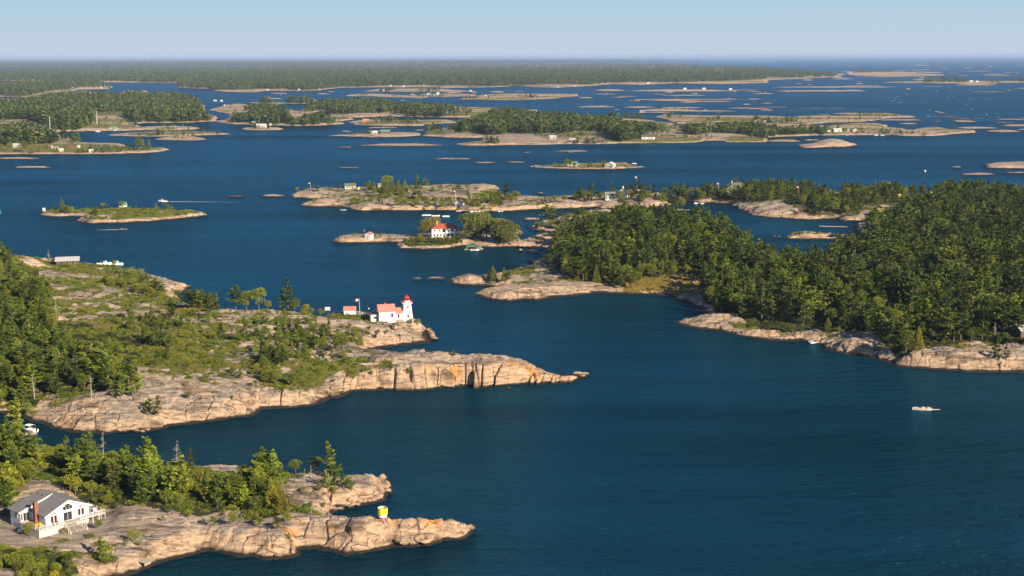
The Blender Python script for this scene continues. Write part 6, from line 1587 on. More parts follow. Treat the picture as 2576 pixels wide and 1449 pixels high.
def island_buildings():
    # big red-roofed house
    sc = .10416; ex, ey = 1560 * .67083, 820 * .67083
    def E2(x, y, z=None): return G1(ex + x * sc, ey + y * sc, z=z)
    v = E2(700, 455, 3.2); dd = v.y / 3400 * sc
    l, w = 640 * dd * 1.03, 8.5
    wn = [('f', -l / 2 + u * l, 3.9, .9, 1.0) for u in (.10, .29)] + [('f', -l / 2 + u * l, 3.9, 1.1, 1.1) for u in (.62, .75, .93)]
    wn += [('f', -l / 2 + u * l, .9, .95, 1.3, dict(arch=True)) for u in (.10, .22, .34)] + [('f', -l / 2 + u * l, .8, 1.5, 1.5) for u in (.62, .75)] + [('f', -l / 2 + .92 * l, .8, 1.2, 1.5)]
    wn += [('f', -l / 2 + .46 * l, 3.4, 1.9, 1.8, dict(frame=BROWNW)), ('l', 1.5, 3.9, .9, 1.0), ('l', -1.5, 3.9, .9, 1.0), ('l', 0, .9, 1.0, 1.3)]
    h = house('guest_house', 'large two-storey white house with red hipped roof on low island', 'house', v + Vector((0, w / 2, 0)), R(3), l, w, 5.6, 2.6, WHITE, REDTILE, hip=True, wins=wn, chimney=(-l / 2 + 3.4, 1.2, 9.6, plain('pale_brick', (.5, .33, .22))), doors=[('f', -l / 2 + .46 * l, 1.1, 2.1, BROWNW)])
    b = MB(); b.box(-l / 2 + .52 * l, l / 2, -w / 2 - .9, -w / 2 - .01, 2.7, 2.85); b.box(-l / 2 + .52 * l, l / 2, -w / 2 - .9, -w / 2 - .82, 2.85, 3.6); b.build('balcony', WHITEP, h)
    b = MB(); b.box(-l / 2 - 2.5, l / 2 + 1, -w / 2 - 2.6, -w / 2 - .02, -1.6, -.05); b.build('terrace', STONE, h)
    p = v + Vector((-l / 2 - 1.6, 1.0, 0)); u = empty('sun_umbrella', p, 0, 'blue sun umbrella on the terrace end of the red-roofed house', 'umbrella')
    MB().tube((0, 0, 0), (0, 0, 2.3), .03).build('pole', WHITEP, u); MB().lathe([(.01, 2.5), (1.4, 1.95), (1.4, 1.9), (.01, 2.42)], 8).build('canopy', BLUE, u)
    adirondack(v + Vector((-l / 2 - .5, .2, 0)), 0, RED, 'red garden chair beside the blue sun umbrella', 'chairs at the red-roofed house')
    # green boathouse
    v = E2(1385, 760, .2)
    h = house('boathouse', 'green gabled boathouse with brown roof standing over the water', 'boathouse', v + Vector((.3, 3.6, .3)), R(90) - R(14), 7.2, 300 * dd, 2.2, 1.5, GREENW, plain('brown_roof', (.22, .15, .12), .9, .3), wins=[('l', 0, .1, 5.2, 1.7, dict(glass=BLACK, frame=WHITEP, name='boat_door'))], base=1.2)
    boat(v + Vector((.8, -1.2, 0)), R(8), 5.2, WHITEP, 'white and red boat arriving in front of the green boathouse', stripe=RED)
    person(v + Vector((.2, -1.2, .02)), R(8), 'person in a red jacket seated in the boat at the green boathouse', RED)
    dock(v + Vector((-4.3, 2, 0)), R(76), 6, 1.2, 'grey dock at the west side of the green boathouse'); dock(v + Vector((4.6, 2, 0)), R(76), 6, 1.2, 'grey dock at the east side of the green boathouse')
    v = E2(2080, 665, .4); dock(v, R(3), 9, 1.2, 'long pale dock along the shore near the willows')
    v = E2(1890, 520, 2); house('garden_hut', 'dark hut in the shade of the willows', 'hut', v + Vector((0, 2, 0)), R(8), 3.6, 3, 2.2, 1.2, BROWNW, DARKSH, doors=[('f', 0, .9, 1.9, WHITEP)])
    v = E2(1640, 500, 1.5); s = empty('play_slide', v, R(30), 'orange and yellow play slide under the willow trees', 'slide')
    MB().poly([(0, -.3, 1.8), (2.2, -.3, .2), (2.2, .3, .2), (0, .3, 1.8)]); q = MB(); q.prism([(0, 1.75), (2.3, .15), (2.3, .25), (0, 1.87)], -.3, .3); q.build('chute', YELLOW, s)
    q = MB()
    for x, y in ((-.1, -.35), (-.1, .35)): q.tube((x - .7, y, 0), (x, y, 2.3), .06)
    q.build('ladder', ORANGE, s)
    v = E2(1620, 580, 1.0); canoe(v, R(5), 4.6, RED, 'red kayak on the grass behind the green boathouse')
    v = E2(1830, 600, .8); boat(v, R(20), 4.2, ALU, 'silver rowing boat pulled up near the dark hut', B=1.5, D=.5, shield=False, motor=False, name='rowing_boat')
    # little red-roofed hut
    v = G1(1137, 798, 'E'); d2 = v.y / 3400 * .25
    house('storage_shed', 'little white hut with red gable roof on bare rock', 'hut', v + Vector((0, 1.6, .1)), R(90) - R(22), 3.6, 66 * d2, 2.5, 1.1, WHITE, REDROOF, doors=[('l', 0, .9, 1.9, GREYW)], base=1.0, wins=[('f', .3, .9, .7, .8)], over=.25)
    # boats in mid bay
    for x, y, L, lb, kw in ((1715, 560, 8.0, 'motor boat with blue canvas canopy moored first of three in the bay', dict(canopy=BLUE, cover=None)), (1808, 566, 7.5, 'sleek white motor boat moored between two others in the bay', dict()), (1910, 572, 6.5, 'white covered boat moored last of three in the bay', dict(cover=WHITEP, shield=False))):
        boat(G1(x, y, 'E', 0), R(8) if L < 7.9 else R(12), L * .82, WHITEP, lb, B=2.0, D=.75, **kw)
    # white boathouse with flagpole
    v = G1(2052, 486, 'E'); d2 = v.y / 3400 * .25
    h = house('boathouse', 'tall white boathouse with cross-paned door on platform', 'boathouse', v + Vector((0, 3.2, .5)), R(90) - R(24), 5.4, 74 * d2 * 1.1, 3.9, 1.8, WHITE, DARKSH, wins=[('l', .3, .3, 1.3, 1.6, dict(bars=2)), ('l', 0, 4.2, .6, .6), ('f', 0, 1.5, 1.0, 1.2)], base=.3)
    q = MB(); q.box(-4.2, 3.2, -4.4, 4.4, -.32, -.02); q.build('platform', RAWWOOD, h)
    for x in (-4.0, 0, 3.0):
        for y in (-4.2, 4.2): MB().tube((x, y, -2.0), (x, y, -.3), .12).build('pile', RAWWOOD, h)
    flagpole(G1(2012, 425, 'E'), 9.5, 'tall white flagpole behind the white boathouse', 1.6, R(1.5))
    flagpole(G1(551, 296, 'E'), 6.0, 'short white flagpole at the west tip of the cottage island', 1.6, R(2))
    v = G1(945, 290, 'E'); d2 = v.y / 3400 * .25
    house('cottage', 'low cottage with olive roof among trees of the cottage island', 'cottage', v + Vector((0, 4, .1)), R(4), 108 * d2, 6.5, 2.7, 1.7, CREAM, OLIVESH, wins=[('f', u, .9, 1.3, 1.2) for u in (-2.5, -.4, 1.8)], doors=[('f', 3.4, .9, 2, ORANGE)])
    v = G1(1035, 292, 'E'); s = empty('camp_tent', v, 0, 'small yellow tent beside the olive-roofed cottage', 'tent'); MB().prism([(-1.3, 0), (1.3, 0), (0, 1.7)], -1.5, 1.5).build('canvas', YELLOW, s); MB().prism([(-.4, 0), (.4, 0), (0, 1.2)], -1.53, -1.5).build('door_flap', CREAM, s)
    v = G1(1250, 275, 'E'); house('storage_shed', 'grey shed half hidden behind the cedar clump', 'shed', v, R(10), 4, 3, 2.3, 1.0, GREYW, SHINGLE)
    v = G1(2050, 355, 'E'); d2 = v.y / 3400 * .25
    house('cottage', 'long brown cottage behind the tall flagpole', 'cottage', v + Vector((0, 4, -.2)), R(3), 150 * d2, 6.5, 2.5, 1.6, BROWNW, DARKSH, wins=[('f', u, .9, 1.2, 1.1) for u in (-4, -1.5, 1, 3.5)])
    v = G1(2525, 435, 'E'); house('cottage', 'dark stained cottage shaded by a tall pine at the island end', 'cottage', v + Vector((0, 4, -.2)), R(6), 8.5, 7, 3.2, 2.4, BROWNW, DARKSH, wins=[('f', -1.8, 1, 1.5, 1.3), ('f', 1.6, 1, 1.5, 1.3)], chimney=(-3.2, 0, 6.9, BRICK))
    for k, (x, y) in enumerate(((2285, 452), (2305, 455), (2322, 456), (2340, 452))):
        adirondack(G1(x, y, 'E'), R(20 * k), WHITEP, f'white garden chair under the trees, {["first", "second", "third", "fourth"][k]} of the row west of the red kayaks', 'white garden chairs in a row')
    canoe(G1(2385, 462, 'E'), R(4), 6.0, RED, 'long red canoe on the shore ledge near white chairs', 'canoe'); canoe(G1(2365, 458, 'E') + Vector((0, -.9, 0)), R(2), 4, ORANGE, 'orange kayak on the shore ledge beside the red canoe')
    v = G1(505, 378, 'E', .5); dock(v, R(2), 20, 4, 'wide low dock at the west end of the cottage island', posts=6, h=.9); boat(G1(440, 375, 'E', 0), R(-20), 6.5, WHITEP, 'white boat tied to the wide low dock', shield=False)
    boat(G1(590, 372, 'E', 0), R(10), 5.5, WHITEP, 'white boat at the east end of the wide low dock', shield=False)
    canoe(G1(878, 506, 'E', 0), R(4), 4.5, WHITEP, 'white kayak drifting off the cottage island', group='kayaks and canoes')
    for x, y, rz, L, lb in ((2055, 518, 12, 6.5, 'white and red boat on the slip beside the white boathouse'), (2095, 516, 18, 5.0, 'pale boat on the slip, nearer the docks'), (2185, 525, 35, 5.5, 'white boat first at the crowded dock'), (2225, 526, 55, 6.5, 'white boat second at the crowded dock'), (2270, 524, 20, 5.5, 'white boat third at the crowded dock'),
                            (2452, 518, 60, 5.0, 'white boat at the small dock below the dark cottage'), (2480, 516, 60, 4.6, 'small white boat second below the dark cottage')):
        boat(G1(x, y, 'E', 0), R(rz), L, WHITEP, lb, stripe=RED if 'red' in lb else None, shield='crowded' in lb)
    dock(G1(2225, 520, 'E', 0) + Vector((0, 3, 0)), R(3), 14, 2, 'wooden dock crowded with white boats'); dock(G1(2495, 513, 'E', 0) + Vector((0, 2, 0)), R(3), 9, 1.6, 'wooden dock below the dark cottage')
    # gabled cottages across the channel
    v = G1(990, 405, 'F'); d2 = v.y / 3400 * .25
    house('cottage', 'white cottage with grey gable roof on the rock ledge', 'cottage', v + Vector((0, 4.5, .3)), R(5), 105 * d2, 7.5, 3.2, 2.4, WHITE, SHINGLE, wins=[('f', -3.2, .9, 1.2, 1.4), ('f', -.8, .9, 1.2, 1.4), ('f', 3.0, .9, 1.2, 1.4)], doors=[('f', 1.2, 1.0, 2.1, GREYW)], porch=(8, 1.4, 1))
    g = house('cottage', 'pale gabled cottage end showing between two pines', 'cottage', G1(1120, 385, 'F') + Vector((0, 5, .3)), R(90) - R(14), 9, 7, 4.2, 2.6, WHITE, SHINGLE, wins=[('l', -1.6, 1, 1.1, 1.3), ('l', 1.6, 1, 1.1, 1.3), ('l', 0, 4.1, 1.0, 1.0)], chimney=(1, 0, 8.4, WHITEP))
    flagpole(G1(1255, 340, 'F'), 14, 'flagpole rising above the pines beside the white gabled cottage', 1.8)
    v = G1(2280, 350, 'F'); d2 = v.y / 3400 * .25
    house('cottage', 'large cottage with olive hipped roof under tall pines', 'cottage', v + Vector((0, 6, .8)), R(-4), 230 * d2, 13, 4.2, 4.6, GREYW, OLIVESH, hip=True, wins=[('f', u, 1.2, 1.4, 1.7) for u in (-6, -3.5, -1, 1.5, 4, 6.5)], chimney=(-4.5, 1, 10.0, GREYW), porch=(14, 2.2, 1), over=1.0)
    house('cottage', 'small olive-roofed annex beside the large hipped cottage', 'cottage', G1(2545, 330, 'F') + Vector((0, 5, .5)), R(-6), 9, 8, 3.2, 2.6, GREYW, OLIVESH, hip=True)
    flagpole(G1(2080, 350, 'F'), 9.5, 'white flagpole in front of the large hipped cottage', 1.7, R(0.5))
    flagpole(G1(310, 405, 'G'), 10.5, 'flagpole among pines above the red canoe', 1.8, R(2))
    for k, (x, y, mt) in enumerate(((1735, 384, YELLOW), (1735, 392, ORANGE), (1535, 428, YELLOW))):
        canoe(G1(x, y, 'F'), R(3), 5.0, mt, ['yellow kayak on the rack by the footbridge', 'orange kayak under the yellow one by the footbridge', 'yellow kayak alone on the channel rocks'][k])
    s = G1(1620, 382, 'F', .6); b = empty('footbridge', s, R(2), 'grey wooden footbridge across the narrow channel', 'bridge'); MB().box(-9, 9, -.8, .8, 1.0, 1.2).build('deck', DECK, b)
    for x in (-8, -3, 3, 8): MB().box(x - .1, x + .1, -.75, .75, -1.5, 1.0).build('pier', RAWWOOD, b)
    q = MB(); q.tube((-9, -.75, 2.0), (9, -.75, 2.0), .04)
    for x in range(-9, 10, 3): q.tube((x, -.75, 1.2), (x, -.75, 2.0), .04)
    q.build('railing', RAWWOOD, b)
    for x, y, rz, L, lb, kw in ((1858, 440, 20, 4.5, 'small white boat tied beside the dock in the lagoon', {}), (1915, 442, 60, 6.0, 'white boat with red canopy at the lagoon dock', dict(canopy=RED)), (345, 596, 175, 5.5, 'dark motor boat below the red canoe', dict(deckm=GREYW, cover=None))):
        boat(G1(x, y, 'F' if y < 500 else 'G', 0), R(rz), L, WHITEP, lb, **kw)
    dock(G1(1890, 434, 'F', 0), R(2), 9, 1.8, 'small lagoon dock with two boats')
    for k, x in enumerate((1945, 1965, 1985)): adirondack(G1(x, 392, 'F'), R(10 * k), BLUE, f'blue garden chair, {["first", "second", "third"][k]} from the lagoon dock', 'blue garden chairs in a row')
    canoe(G1(315, 535, 'G'), R(1), 5.2, RED, 'bright red canoe on the rocks of the lagoon shore', 'canoe')
    v = G1(675, 675, 'G', 0); d2 = v.y / 3400 * .25
    dock(v, R(-9) - R(6), 300 * d2 * 1.05, 1.6, 'long narrow floating dock reaching out across the lagoon', mat=plain('pale_planks', (.5, .46, .42), .8), posts=5)
    for k, (x, y) in enumerate(((65, 776), (110, 778), (478, 596))):
        p = G1(x, y, 'G', 0); q = empty('mooring_buoy' if k == 2 else 'boulder', p, 0, ['dark boulder at the west tip of the lagoon islet', 'dark boulder between islet tip and its neighbour', 'white mooring buoy in the lagoon'][k], 'buoy' if k == 2 else 'boulder')
        bm = MB(); rr = .5 if k == 2 else 1.1; bm.lathe([(.01, rr * .9), (rr * .6, rr * .7), (rr, .1), (rr * .8, -.4), (.01, -.5)], 9); bm.build('body', WHITEP if k == 2 else ROCK, q, smooth=True)
    v = G1(1700, 385, 'G'); d2 = v.y / 3400 * .25
    house('cottage', 'white gabled cottage standing alone above the treetops', 'cottage', v + Vector((0, 4, 1.5)), R(90) - R(18), 9.5, 105 * d2, 3.6, 2.2, CREAM, DARKSH, wins=[('l', -2.0, 1.2, 1.2, 1.0), ('l', 1.9, .6, 1.3, 1.8, dict(bars=2))], porch=None)
    house('storage_shed', 'small orange wooden shed on the bare knoll', 'shed', G1(1310, 365, 'G') + Vector((0, 1, .2)), R(10), 3.6, 3, 2.2, .8, plain('orange_wood', (.55, .25, .09), .8), RAWWOOD)
    house('boathouse', 'blue-grey boathouse with yellow-brown roof partly hidden by the wood', 'boathouse', G1(1165, 560, 'G') + Vector((0, 3, 1.0)), R(0), 9, 6, 2.6, 1.6, siding('blue_grey_boards', (.12, .15, .24), .2), plain('ochre_roof', (.32, .24, .08), .8, .3))
    house('cottage', 'dark cottage hidden in the shore wood beside the smooth rocks', 'cottage', G1(2560, 720, 'L') + Vector((2, 4, .3)), R(20), 9, 7, 3.0, 2.2, BROWNW, GREYW, wins=[('f', -2, 1, 1.5, 1.4), ('f', 1.5, 1, 1.5, 1.4)])
    v = G1(520, 765, 'L', 0); boat(v, R(14), 9.0, WHITEP, 'white and red launch lying in the shade by the dock', B=2.6, D=.8, shield=False, deckm=plain('red_deck', (.22, .03, .03), .5), motor=False); dock(v + Vector((3, 3.0, 0)), R(14), 13, 2.0, 'blue-grey dock in the shadow of the wooded shore', mat=plain('blue_grey_planks', (.30, .33, .40), .8))
    v = G1(2004, 792, 'L'); s = empty('life_ring_post', v, R(-10), 'orange life ring on a post on the smooth rock hump', 'life ring'); MB().tube((0, 0, -.2), (0, 0, 1.2), .05).build('post', RAWWOOD, s)
    q = MB(); n = 14
    for k in range(n):
        a0, a1 = 2 * math.pi * k / n, 2 * math.pi * (k + 1) / n; q.tube((.4 * math.cos(a0), -.1, 1.1 + .4 * math.sin(a0)), (.4 * math.cos(a1), -.1, 1.1 + .4 * math.sin(a1)), .1, n=6)
    q.build('ring', ORANGE, s)
    # lighthouse headland, landward side
    v = G1(650, 792, 'H', z=3.4); d2 = v.y / 3400 * .25
    house('boathouse', 'long open boathouse with pale tin roof at the headland shore', 'boathouse', v + Vector((.5, 4, .2)), R(14), 215 * d2, 7.0, 2.4, 1.5, BROWNW, TINROOF, wins=[('f', u, .3, 1.2, 1.7) for u in (-3, 0, 3)], over=.7)
    boat(G1(795, 800, 'H', 0) + Vector((0, 2, 0)), R(10), 5, WHITEP, 'white boat beside the tin-roofed boathouse')
    boat(G1(1000, 812, 'H', .0) + Vector((0, 9, .0)), R(25), 8, WHITEP, 'large white cruiser behind the low scrub, nearest the boathouse', B=2.8, D=1.2, cabin=True, shield=False, canopy=NAVY)
    boat(G1(1120, 815, 'H', .0) + Vector((0, 9, .0)), R(5), 8, WHITEP, 'large white cruiser behind the low scrub, farther from the boathouse', B=2.8, D=1.2, cabin=True, shield=False)
    canoe(G1(225, 772, 'H'), R(0), 5, BLUE, 'blue canoe on the rocks near the tin-roofed boathouse', 'canoe')
    # boats at the inlet
    v = G1(290, 1385, 'I', 0); boat(v, R(150), 6.6, WHITEP, 'white motor boat with canvas moored in the inlet shade', B=2.4, D=.9, canopy=WHITEP, stripe=RED); boat(G1(15, 1420, 'I', 0), R(160), 6, WHITEP, 'white boat moored farther up the inlet', cover=WHITEP, shield=False)
    dock(G1(285, 1425, 'I', 0), R(15), 5, 1.6, 'low wooden dock beside the moored boat in the inlet')
    # running boats
    v = G1(1640, 152, 'H', 0); boat(v, R(176), 7.5, WHITEP, 'white cabin cruiser speeding past the scrub island', B=2.6, D=1.1, cabin=True, shield=False, canopy=NAVY, trim=R(4))
    wake(v + Vector((3.5, 0, 0)), R(-4), 62, 1.1, 3.2, 'white foam wake trailing behind the speeding cabin cruiser')
    v = G1(1240, 434, 'H', 0); boat(v, R(4), 5.5, plain('dark_hull', (.10, .11, .12), .4), 'small dark fishing boat running below the scrub island', B=1.9, D=.7, deckm=GREYW, trim=R(3)); person(v + Vector((-1.0, .2, -.1)), R(4), 'person in an orange jacket steering the small dark boat', ORANGE, seated=True); person(v + Vector((-1.9, -.4, -.1)), R(4), 'person in a red jacket seated behind the steersman of the dark boat', RED)
    wake(v + Vector((-2.6, 0, 0)), R(183), 15, .8, 1.6, 'short foam wake behind the small dark fishing boat')
    v = G1(1548, 1440, 'L', 0); boat(v, R(176), 6.2, WHITEP, 'white and red open speedboat alone on dark water', B=2.0, D=.75, stripe=ORANGE)
    for dx, dy, mt, lb in ((1.9, .4, RED, 'person in red seated at the stern of the lone speedboat'), (1.6, -.4, ORANGE, 'person in orange seated at the stern of the lone speedboat'), (.1, .4, NAVY, 'person in navy driving the lone speedboat')):
        person(v + Vector((dx, dy, -.1)), R(176), lb, mt)
    wake(v + Vector((3.0, -.1, 0)), R(-2), 3.5, .3, .7, 'faint foam behind the lone speedboat')
    # beacon sign, green hut, buoys
    v = G1(445, 268, 'H'); s = empty('navigation_sign', v, 0, 'square white daymark sign on the west tip of the scrub island', 'sign'); s.scale = (.62, .62, .8); d2 = v.y / 3400 * .25
    MB().box(-1.6, 1.6, -.08, .08, 2.2, 5.0).build('board', WHITEP, s); MB().box(-.6, .6, -.1, -.085, 3.1, 4.2).build('dark_square', BLACK, s); MB().tube((0, .15, -.3), (0, .15, 4.8), .12).build('post', RAWWOOD, s)
    v = G1(1232, 205, 'H'); house('hut', 'small white hut with dark green roof on the scrub island', 'hut', v + Vector((0, 2, .3)), R(4), 5.2, 4, 1.5, 1.9, WHITE, GREENROOF, doors=[('f', 0, 1, 2, GREENW)])
    v = G1(8, 270, 'H', 0); s = empty('channel_buoy', v, 0, 'green can channel buoy near the frame edge', 'buoy'); s.scale = (.55, .55, .55); MB().lathe([(.01, 3), (.5, 3), (.5, 1), (1.0, .8), (1.0, -.4), (.01, -.5)], 10).build('body', plain('buoy_green', (.02, .30, .18)), s); MB().tube((0, 0, 3), (0, 0, 4.2), .1).build('lantern', WHITEP, s)
    v = G1(1580, 116, 'G', 0); s = empty('mooring_buoy', v, 0, 'tiny white buoy in the open channel beyond the wood', 'buoy'); MB().lathe([(.01, 1.6), (.8, 1.2), (1.0, .3), (.7, -.4), (.01, -.5)], 10).build('body', WHITEP, s, smooth=True); MB().tube((0, 0, 1.5), (0, 0, 2.3), .08).build('lantern', RED, s)
    # flagpole like masts on the far left islands
    for x, y, h, lb in ((978, 765, 34, 'tall white mast with flag on the far wooded island'), (512, 935, 52, 'slender white mast standing before the far pines')):
        v = G1(x, y, 'A'); s = empty('radio_mast', v, 0, lb, 'mast', 'masts on the far islands'); MB().tube((0, 0, -.5), (0, 0, h * .62), .30, .2).build('pole', WHITEP, s)
        if 'flag' in lb: MB().box(-2.2, 0, -.05, .05, h * .62 - 1.6, h * .62 - .3).build('flag', RED, s)

def wake(v, rz, L, w0, w1, label):
    """churned foam: broken patches fanning out astern"""
    m = MB(); rs = random.Random(5); n = int(L * 3)
    for k in range(n):
        t = (k / n) ** 1.3; x = L * t; w = w0 + (w1 - w0) * t
        for s in (-1, 1):
            if rs.random() < t * .55: continue
            y = s * w * rs.uniform(.3, 1.0) if t > .12 else w * rs.uniform(-1, 1); a = rs.uniform(.5, 1.5) * (1.2 - t); b = rs.uniform(.15, .4) * (1.2 - t * .6); z = .06 + rs.random() * .12 * (1 - t)
            m.poly([(x - a, y, z), (x, y - b, z + .04), (x + a, y + rs.uniform(-.1, .1), z), (x, y + b, z + .03)])
    o = m.build('boat_wake', FOAM); o.location = v; o.rotation_euler = (0, 0, rz)
    tag(o, label, None, None, 'stuff')

FAR_HOUSES = [  # crop, x, y (base centre), width in crop units, wall, roof, label, gable towards the camera
    ('C', 610, 1190, 95, 'GREYW', 'GREENROOF', 'pale green roofed cottage among bushes of the small flat island', 0), ('C', 992, 1207, 88, 'GREYW', 'TINROOF', 'pale grey gabled boathouse on the small flat island', 1),
    ('A', 540, 1010, 46, 'WHITE', 'DARKSH', 'small white gabled cottage on the far scrubby island, behind the cream one', 1), ('A', 612, 1040, 40, 'CREAM', 'CREAM', 'cream box-shaped cottage near the shore of the far scrubby island', 0), ('A', 715, 1005, 75, 'BROWNW', 'BROWNW', 'brown cottage with white gable trim on the far scrubby island', 0),
    ('A', 785, 1005, 22, 'WHITE', 'WHITE', 'slim white shed beside the brown cottage', 1), ('A', 915, 1050, 42, 'WHITE', 'TINROOF', 'small white shed alone on the far scrubby island', 0), ('A', 165, 1000, 75, 'GREYW', 'TINROOF', 'pale grey roofed building before the far pines', 0),
    ('A', 930, 660, 38, 'WHITE', 'WHITE', 'white house in a clearing of the far forested island', 1), ('A', 835, 650, 34, 'WHITE', 'WHITE', 'pair-like low white house west of the forest clearing', 0), ('A', 1130, 832, 72, 'GREYW', 'GREENROOF', 'dark green boathouse at the far shore', 1),
    ('A', 1735, 800, 30, 'WHITE', 'DARKSH', 'small white cottage in the far island grove', 1), ('A', 1020, 405, 16, 'WHITE', 'WHITE', 'tiny white boathouse on the distant point', 0), ('A', 1290, 460, 40, 'REDP', 'DARKSH', 'reddish cottage on the distant round islet', 0),
    ('A', 2160, 512, 34, 'WHITE', 'DARKSH', 'white cottage at the edge of the distant wood', 1), ('A', 2225, 516, 24, 'WHITE', 'WHITE', 'small white shed beside the distant white cottage', 1), ('A', 2255, 585, 22, 'WHITE', 'WHITE', 'white hut among distant pines near the channel', 1), ('A', 2555, 755, 40, 'WHITE', 'GREYW', 'white boathouse at the far shore grove', 0),
    ('B', 50, 800, 95, 'WHITE', 'TINROOF', 'low pale cottage with tin roof on the far flat islet', 0), ('B', 190, 745, 40, 'WHITE', 'GREYW', 'white cottage under pines beyond the tin-roofed one', 1), ('B', 280, 745, 44, 'GREYW', 'TINROOF', 'pale cottage east of its white neighbour under far pines', 0), ('B', 160, 778, 55, 'YEL', 'DARKSH', 'yellow-walled boathouse low at the far shore', 0),
    ('B', 1105, 742, 58, 'ORG', 'ORG', 'orange cottage on the far middle islet', 0), ('B', 1185, 868, 64, 'GREYW', 'CREAM', 'weathered cottage on the long low islet', 0), ('B', 1300, 862, 90, 'BROWNW', 'GREENROOF', 'long dark cottage on the long low islet', 0), ('B', 1945, 862, 95, 'BROWNW', 'DARKSH', 'dark boathouse by the calm far cove', 0),
    ('B', 590, 545, 30, 'CREAM', 'CREAM', 'cream cottage at the end of a distant grove', 1), ('B', 130, 528, 20, 'WHITE', 'WHITE', 'white hut on the distant wooded knoll', 1), ('B', 1510, 650, 40, 'GREENP', 'GREENP', 'pale green gabled cottage in the distant wood', 1), ('B', 1890, 660, 100, 'GREENP', 'GREENROOF', 'long green roofed lodge in the distant wood', 0),
    ('B', 680, 395, 44, 'WHITE', 'DARKSH', 'white house group on the distant shore, largest there', 0), ('B', 430, 425, 22, 'WHITE', 'WHITE', 'tiny white cottage on the distant bare shore', 1), ('B', 640, 425, 16, 'WHITE', 'WHITE', 'tiny white shed east on the distant bare shore', 1), ('B', 115, 428, 20, 'CREAM', 'WHITE', 'tiny cream cottage at the distant shore end', 0),
    ('B', 1355, 388, 26, 'YEL', 'CREAM', 'yellowish cottage before the distant forest', 0), ('B', 1485, 392, 20, 'CREAM', 'WHITE', 'small cream cottage before the distant forest', 0), ('B', 1740, 475, 44, 'GREYW', 'TINROOF', 'grey house on the distant low isle', 0), ('B', 1830, 468, 34, 'WHITE', 'WHITE', 'white house east of the grey one on the distant low isle', 0),
    ('B', 1110, 475, 34, 'BROWNW', 'DARKSH', 'dark cottage on the distant rocky isle', 1), ('B', 1300, 440, 40, 'WHITE', 'WHITE', 'white low building at the foot of the distant grove', 0), ('B', 2310, 492, 24, 'YEL', 'WHITE', 'small pale yellow cottage on the distant bare isle', 0), ('B', 2100, 494, 18, 'REDP', 'REDP', 'tiny red hut on the distant bare isle', 0),
    ('B', 2160, 438, 26, 'CREAM', 'WHITE', 'tiny pale hut on the distant skerry', 0), ('C', 460, 395, 18, 'WHITE', 'WHITE', 'tiny white hut on the distant bare shore', 1), ('C', 635, 388, 20, 'WHITE', 'WHITE', 'small white house of the distant bare shore', 1), ('C', 555, 365, 26, 'CREAM', 'REDP', 'pointed pale house before the distant forest edge', 1),
    ('C', 1740, 412, 38, 'WHITE', 'TINROOF', 'white cottage on the distant rock ridge, first of three', 0), ('C', 1932, 418, 36, 'WHITE', 'CREAM', 'white cottage on the distant rock ridge, middle of three', 0), ('C', 2200, 412, 38, 'WHITE', 'WHITE', 'white cottage on the distant rock ridge, last of three', 0), ('C', 1370, 362, 30, 'WHITE', 'WHITE', 'white house under the distant forest edge', 0),
    ('C', 210, 763, 56, 'CREAM', 'WHITE', 'cream cottage high in the far island forest', 1), ('C', 283, 776, 30, 'CREAM', 'CREAM', 'small cream hut beside the cottage in the far island forest', 1), ('C', 410, 915, 64, 'GREYW', 'TINROOF', 'grey flat-roofed boathouse on the far shore rock', 0), ('C', 612, 945, 58, 'GREYW', 'TINROOF', 'low grey hut at the far waterline', 0),
    ('C', 1365, 918, 135, 'WHITE', 'DARKSH', 'long white cottage with several gables on the far shore', 0), ('C', 1548, 902, 62, 'BROWNW', 'DARKSH', 'dark red cottage east of the long white one', 0), ('C', 2070, 835, 62, 'GREYW', 'TINROOF', 'grey roofed cottage within the far eastern grove', 0), ('C', 2480, 752, 46, 'GREYW', 'TINROOF', 'grey gabled cottage on the far eastern rocks', 1), ('C', 2530, 750, 34, 'GREYW', 'SHINGLE', 'smaller grey cottage east of the gabled one', 0),
    ('C', 1310, 668, 60, 'GREYW', 'SHINGLE', 'grey roofed cottage above the far northern wood', 0), ('D', 700, 845, 80, 'CREAM', 'TINROOF', 'open cream cottage with grey roof on the far green lawn', 0), ('D', 830, 835, 46, 'GREYW', 'DARKSH', 'tall dark gabled house on the far green lawn', 1), ('D', 890, 845, 58, 'CREAM', 'DARKSH', 'steep cream gabled house with brick chimney on the far lawn', 1),
    ('D', 600, 860, 54, 'BROWNW', 'CREAM', 'low brown boathouse west of the far green lawn', 0), ('D', 830, 284, 14, 'WHITE', 'WHITE', 'tiny white hut on the distant eastern flats', 1), ('D', 2048, 342, 42, 'WHITE', 'WHITE', 'white house on the distant eastern isle', 0), ('D', 2105, 344, 36, 'WHITE', 'GREYW', 'grey roofed white house beside its twin on the distant eastern isle', 0)]

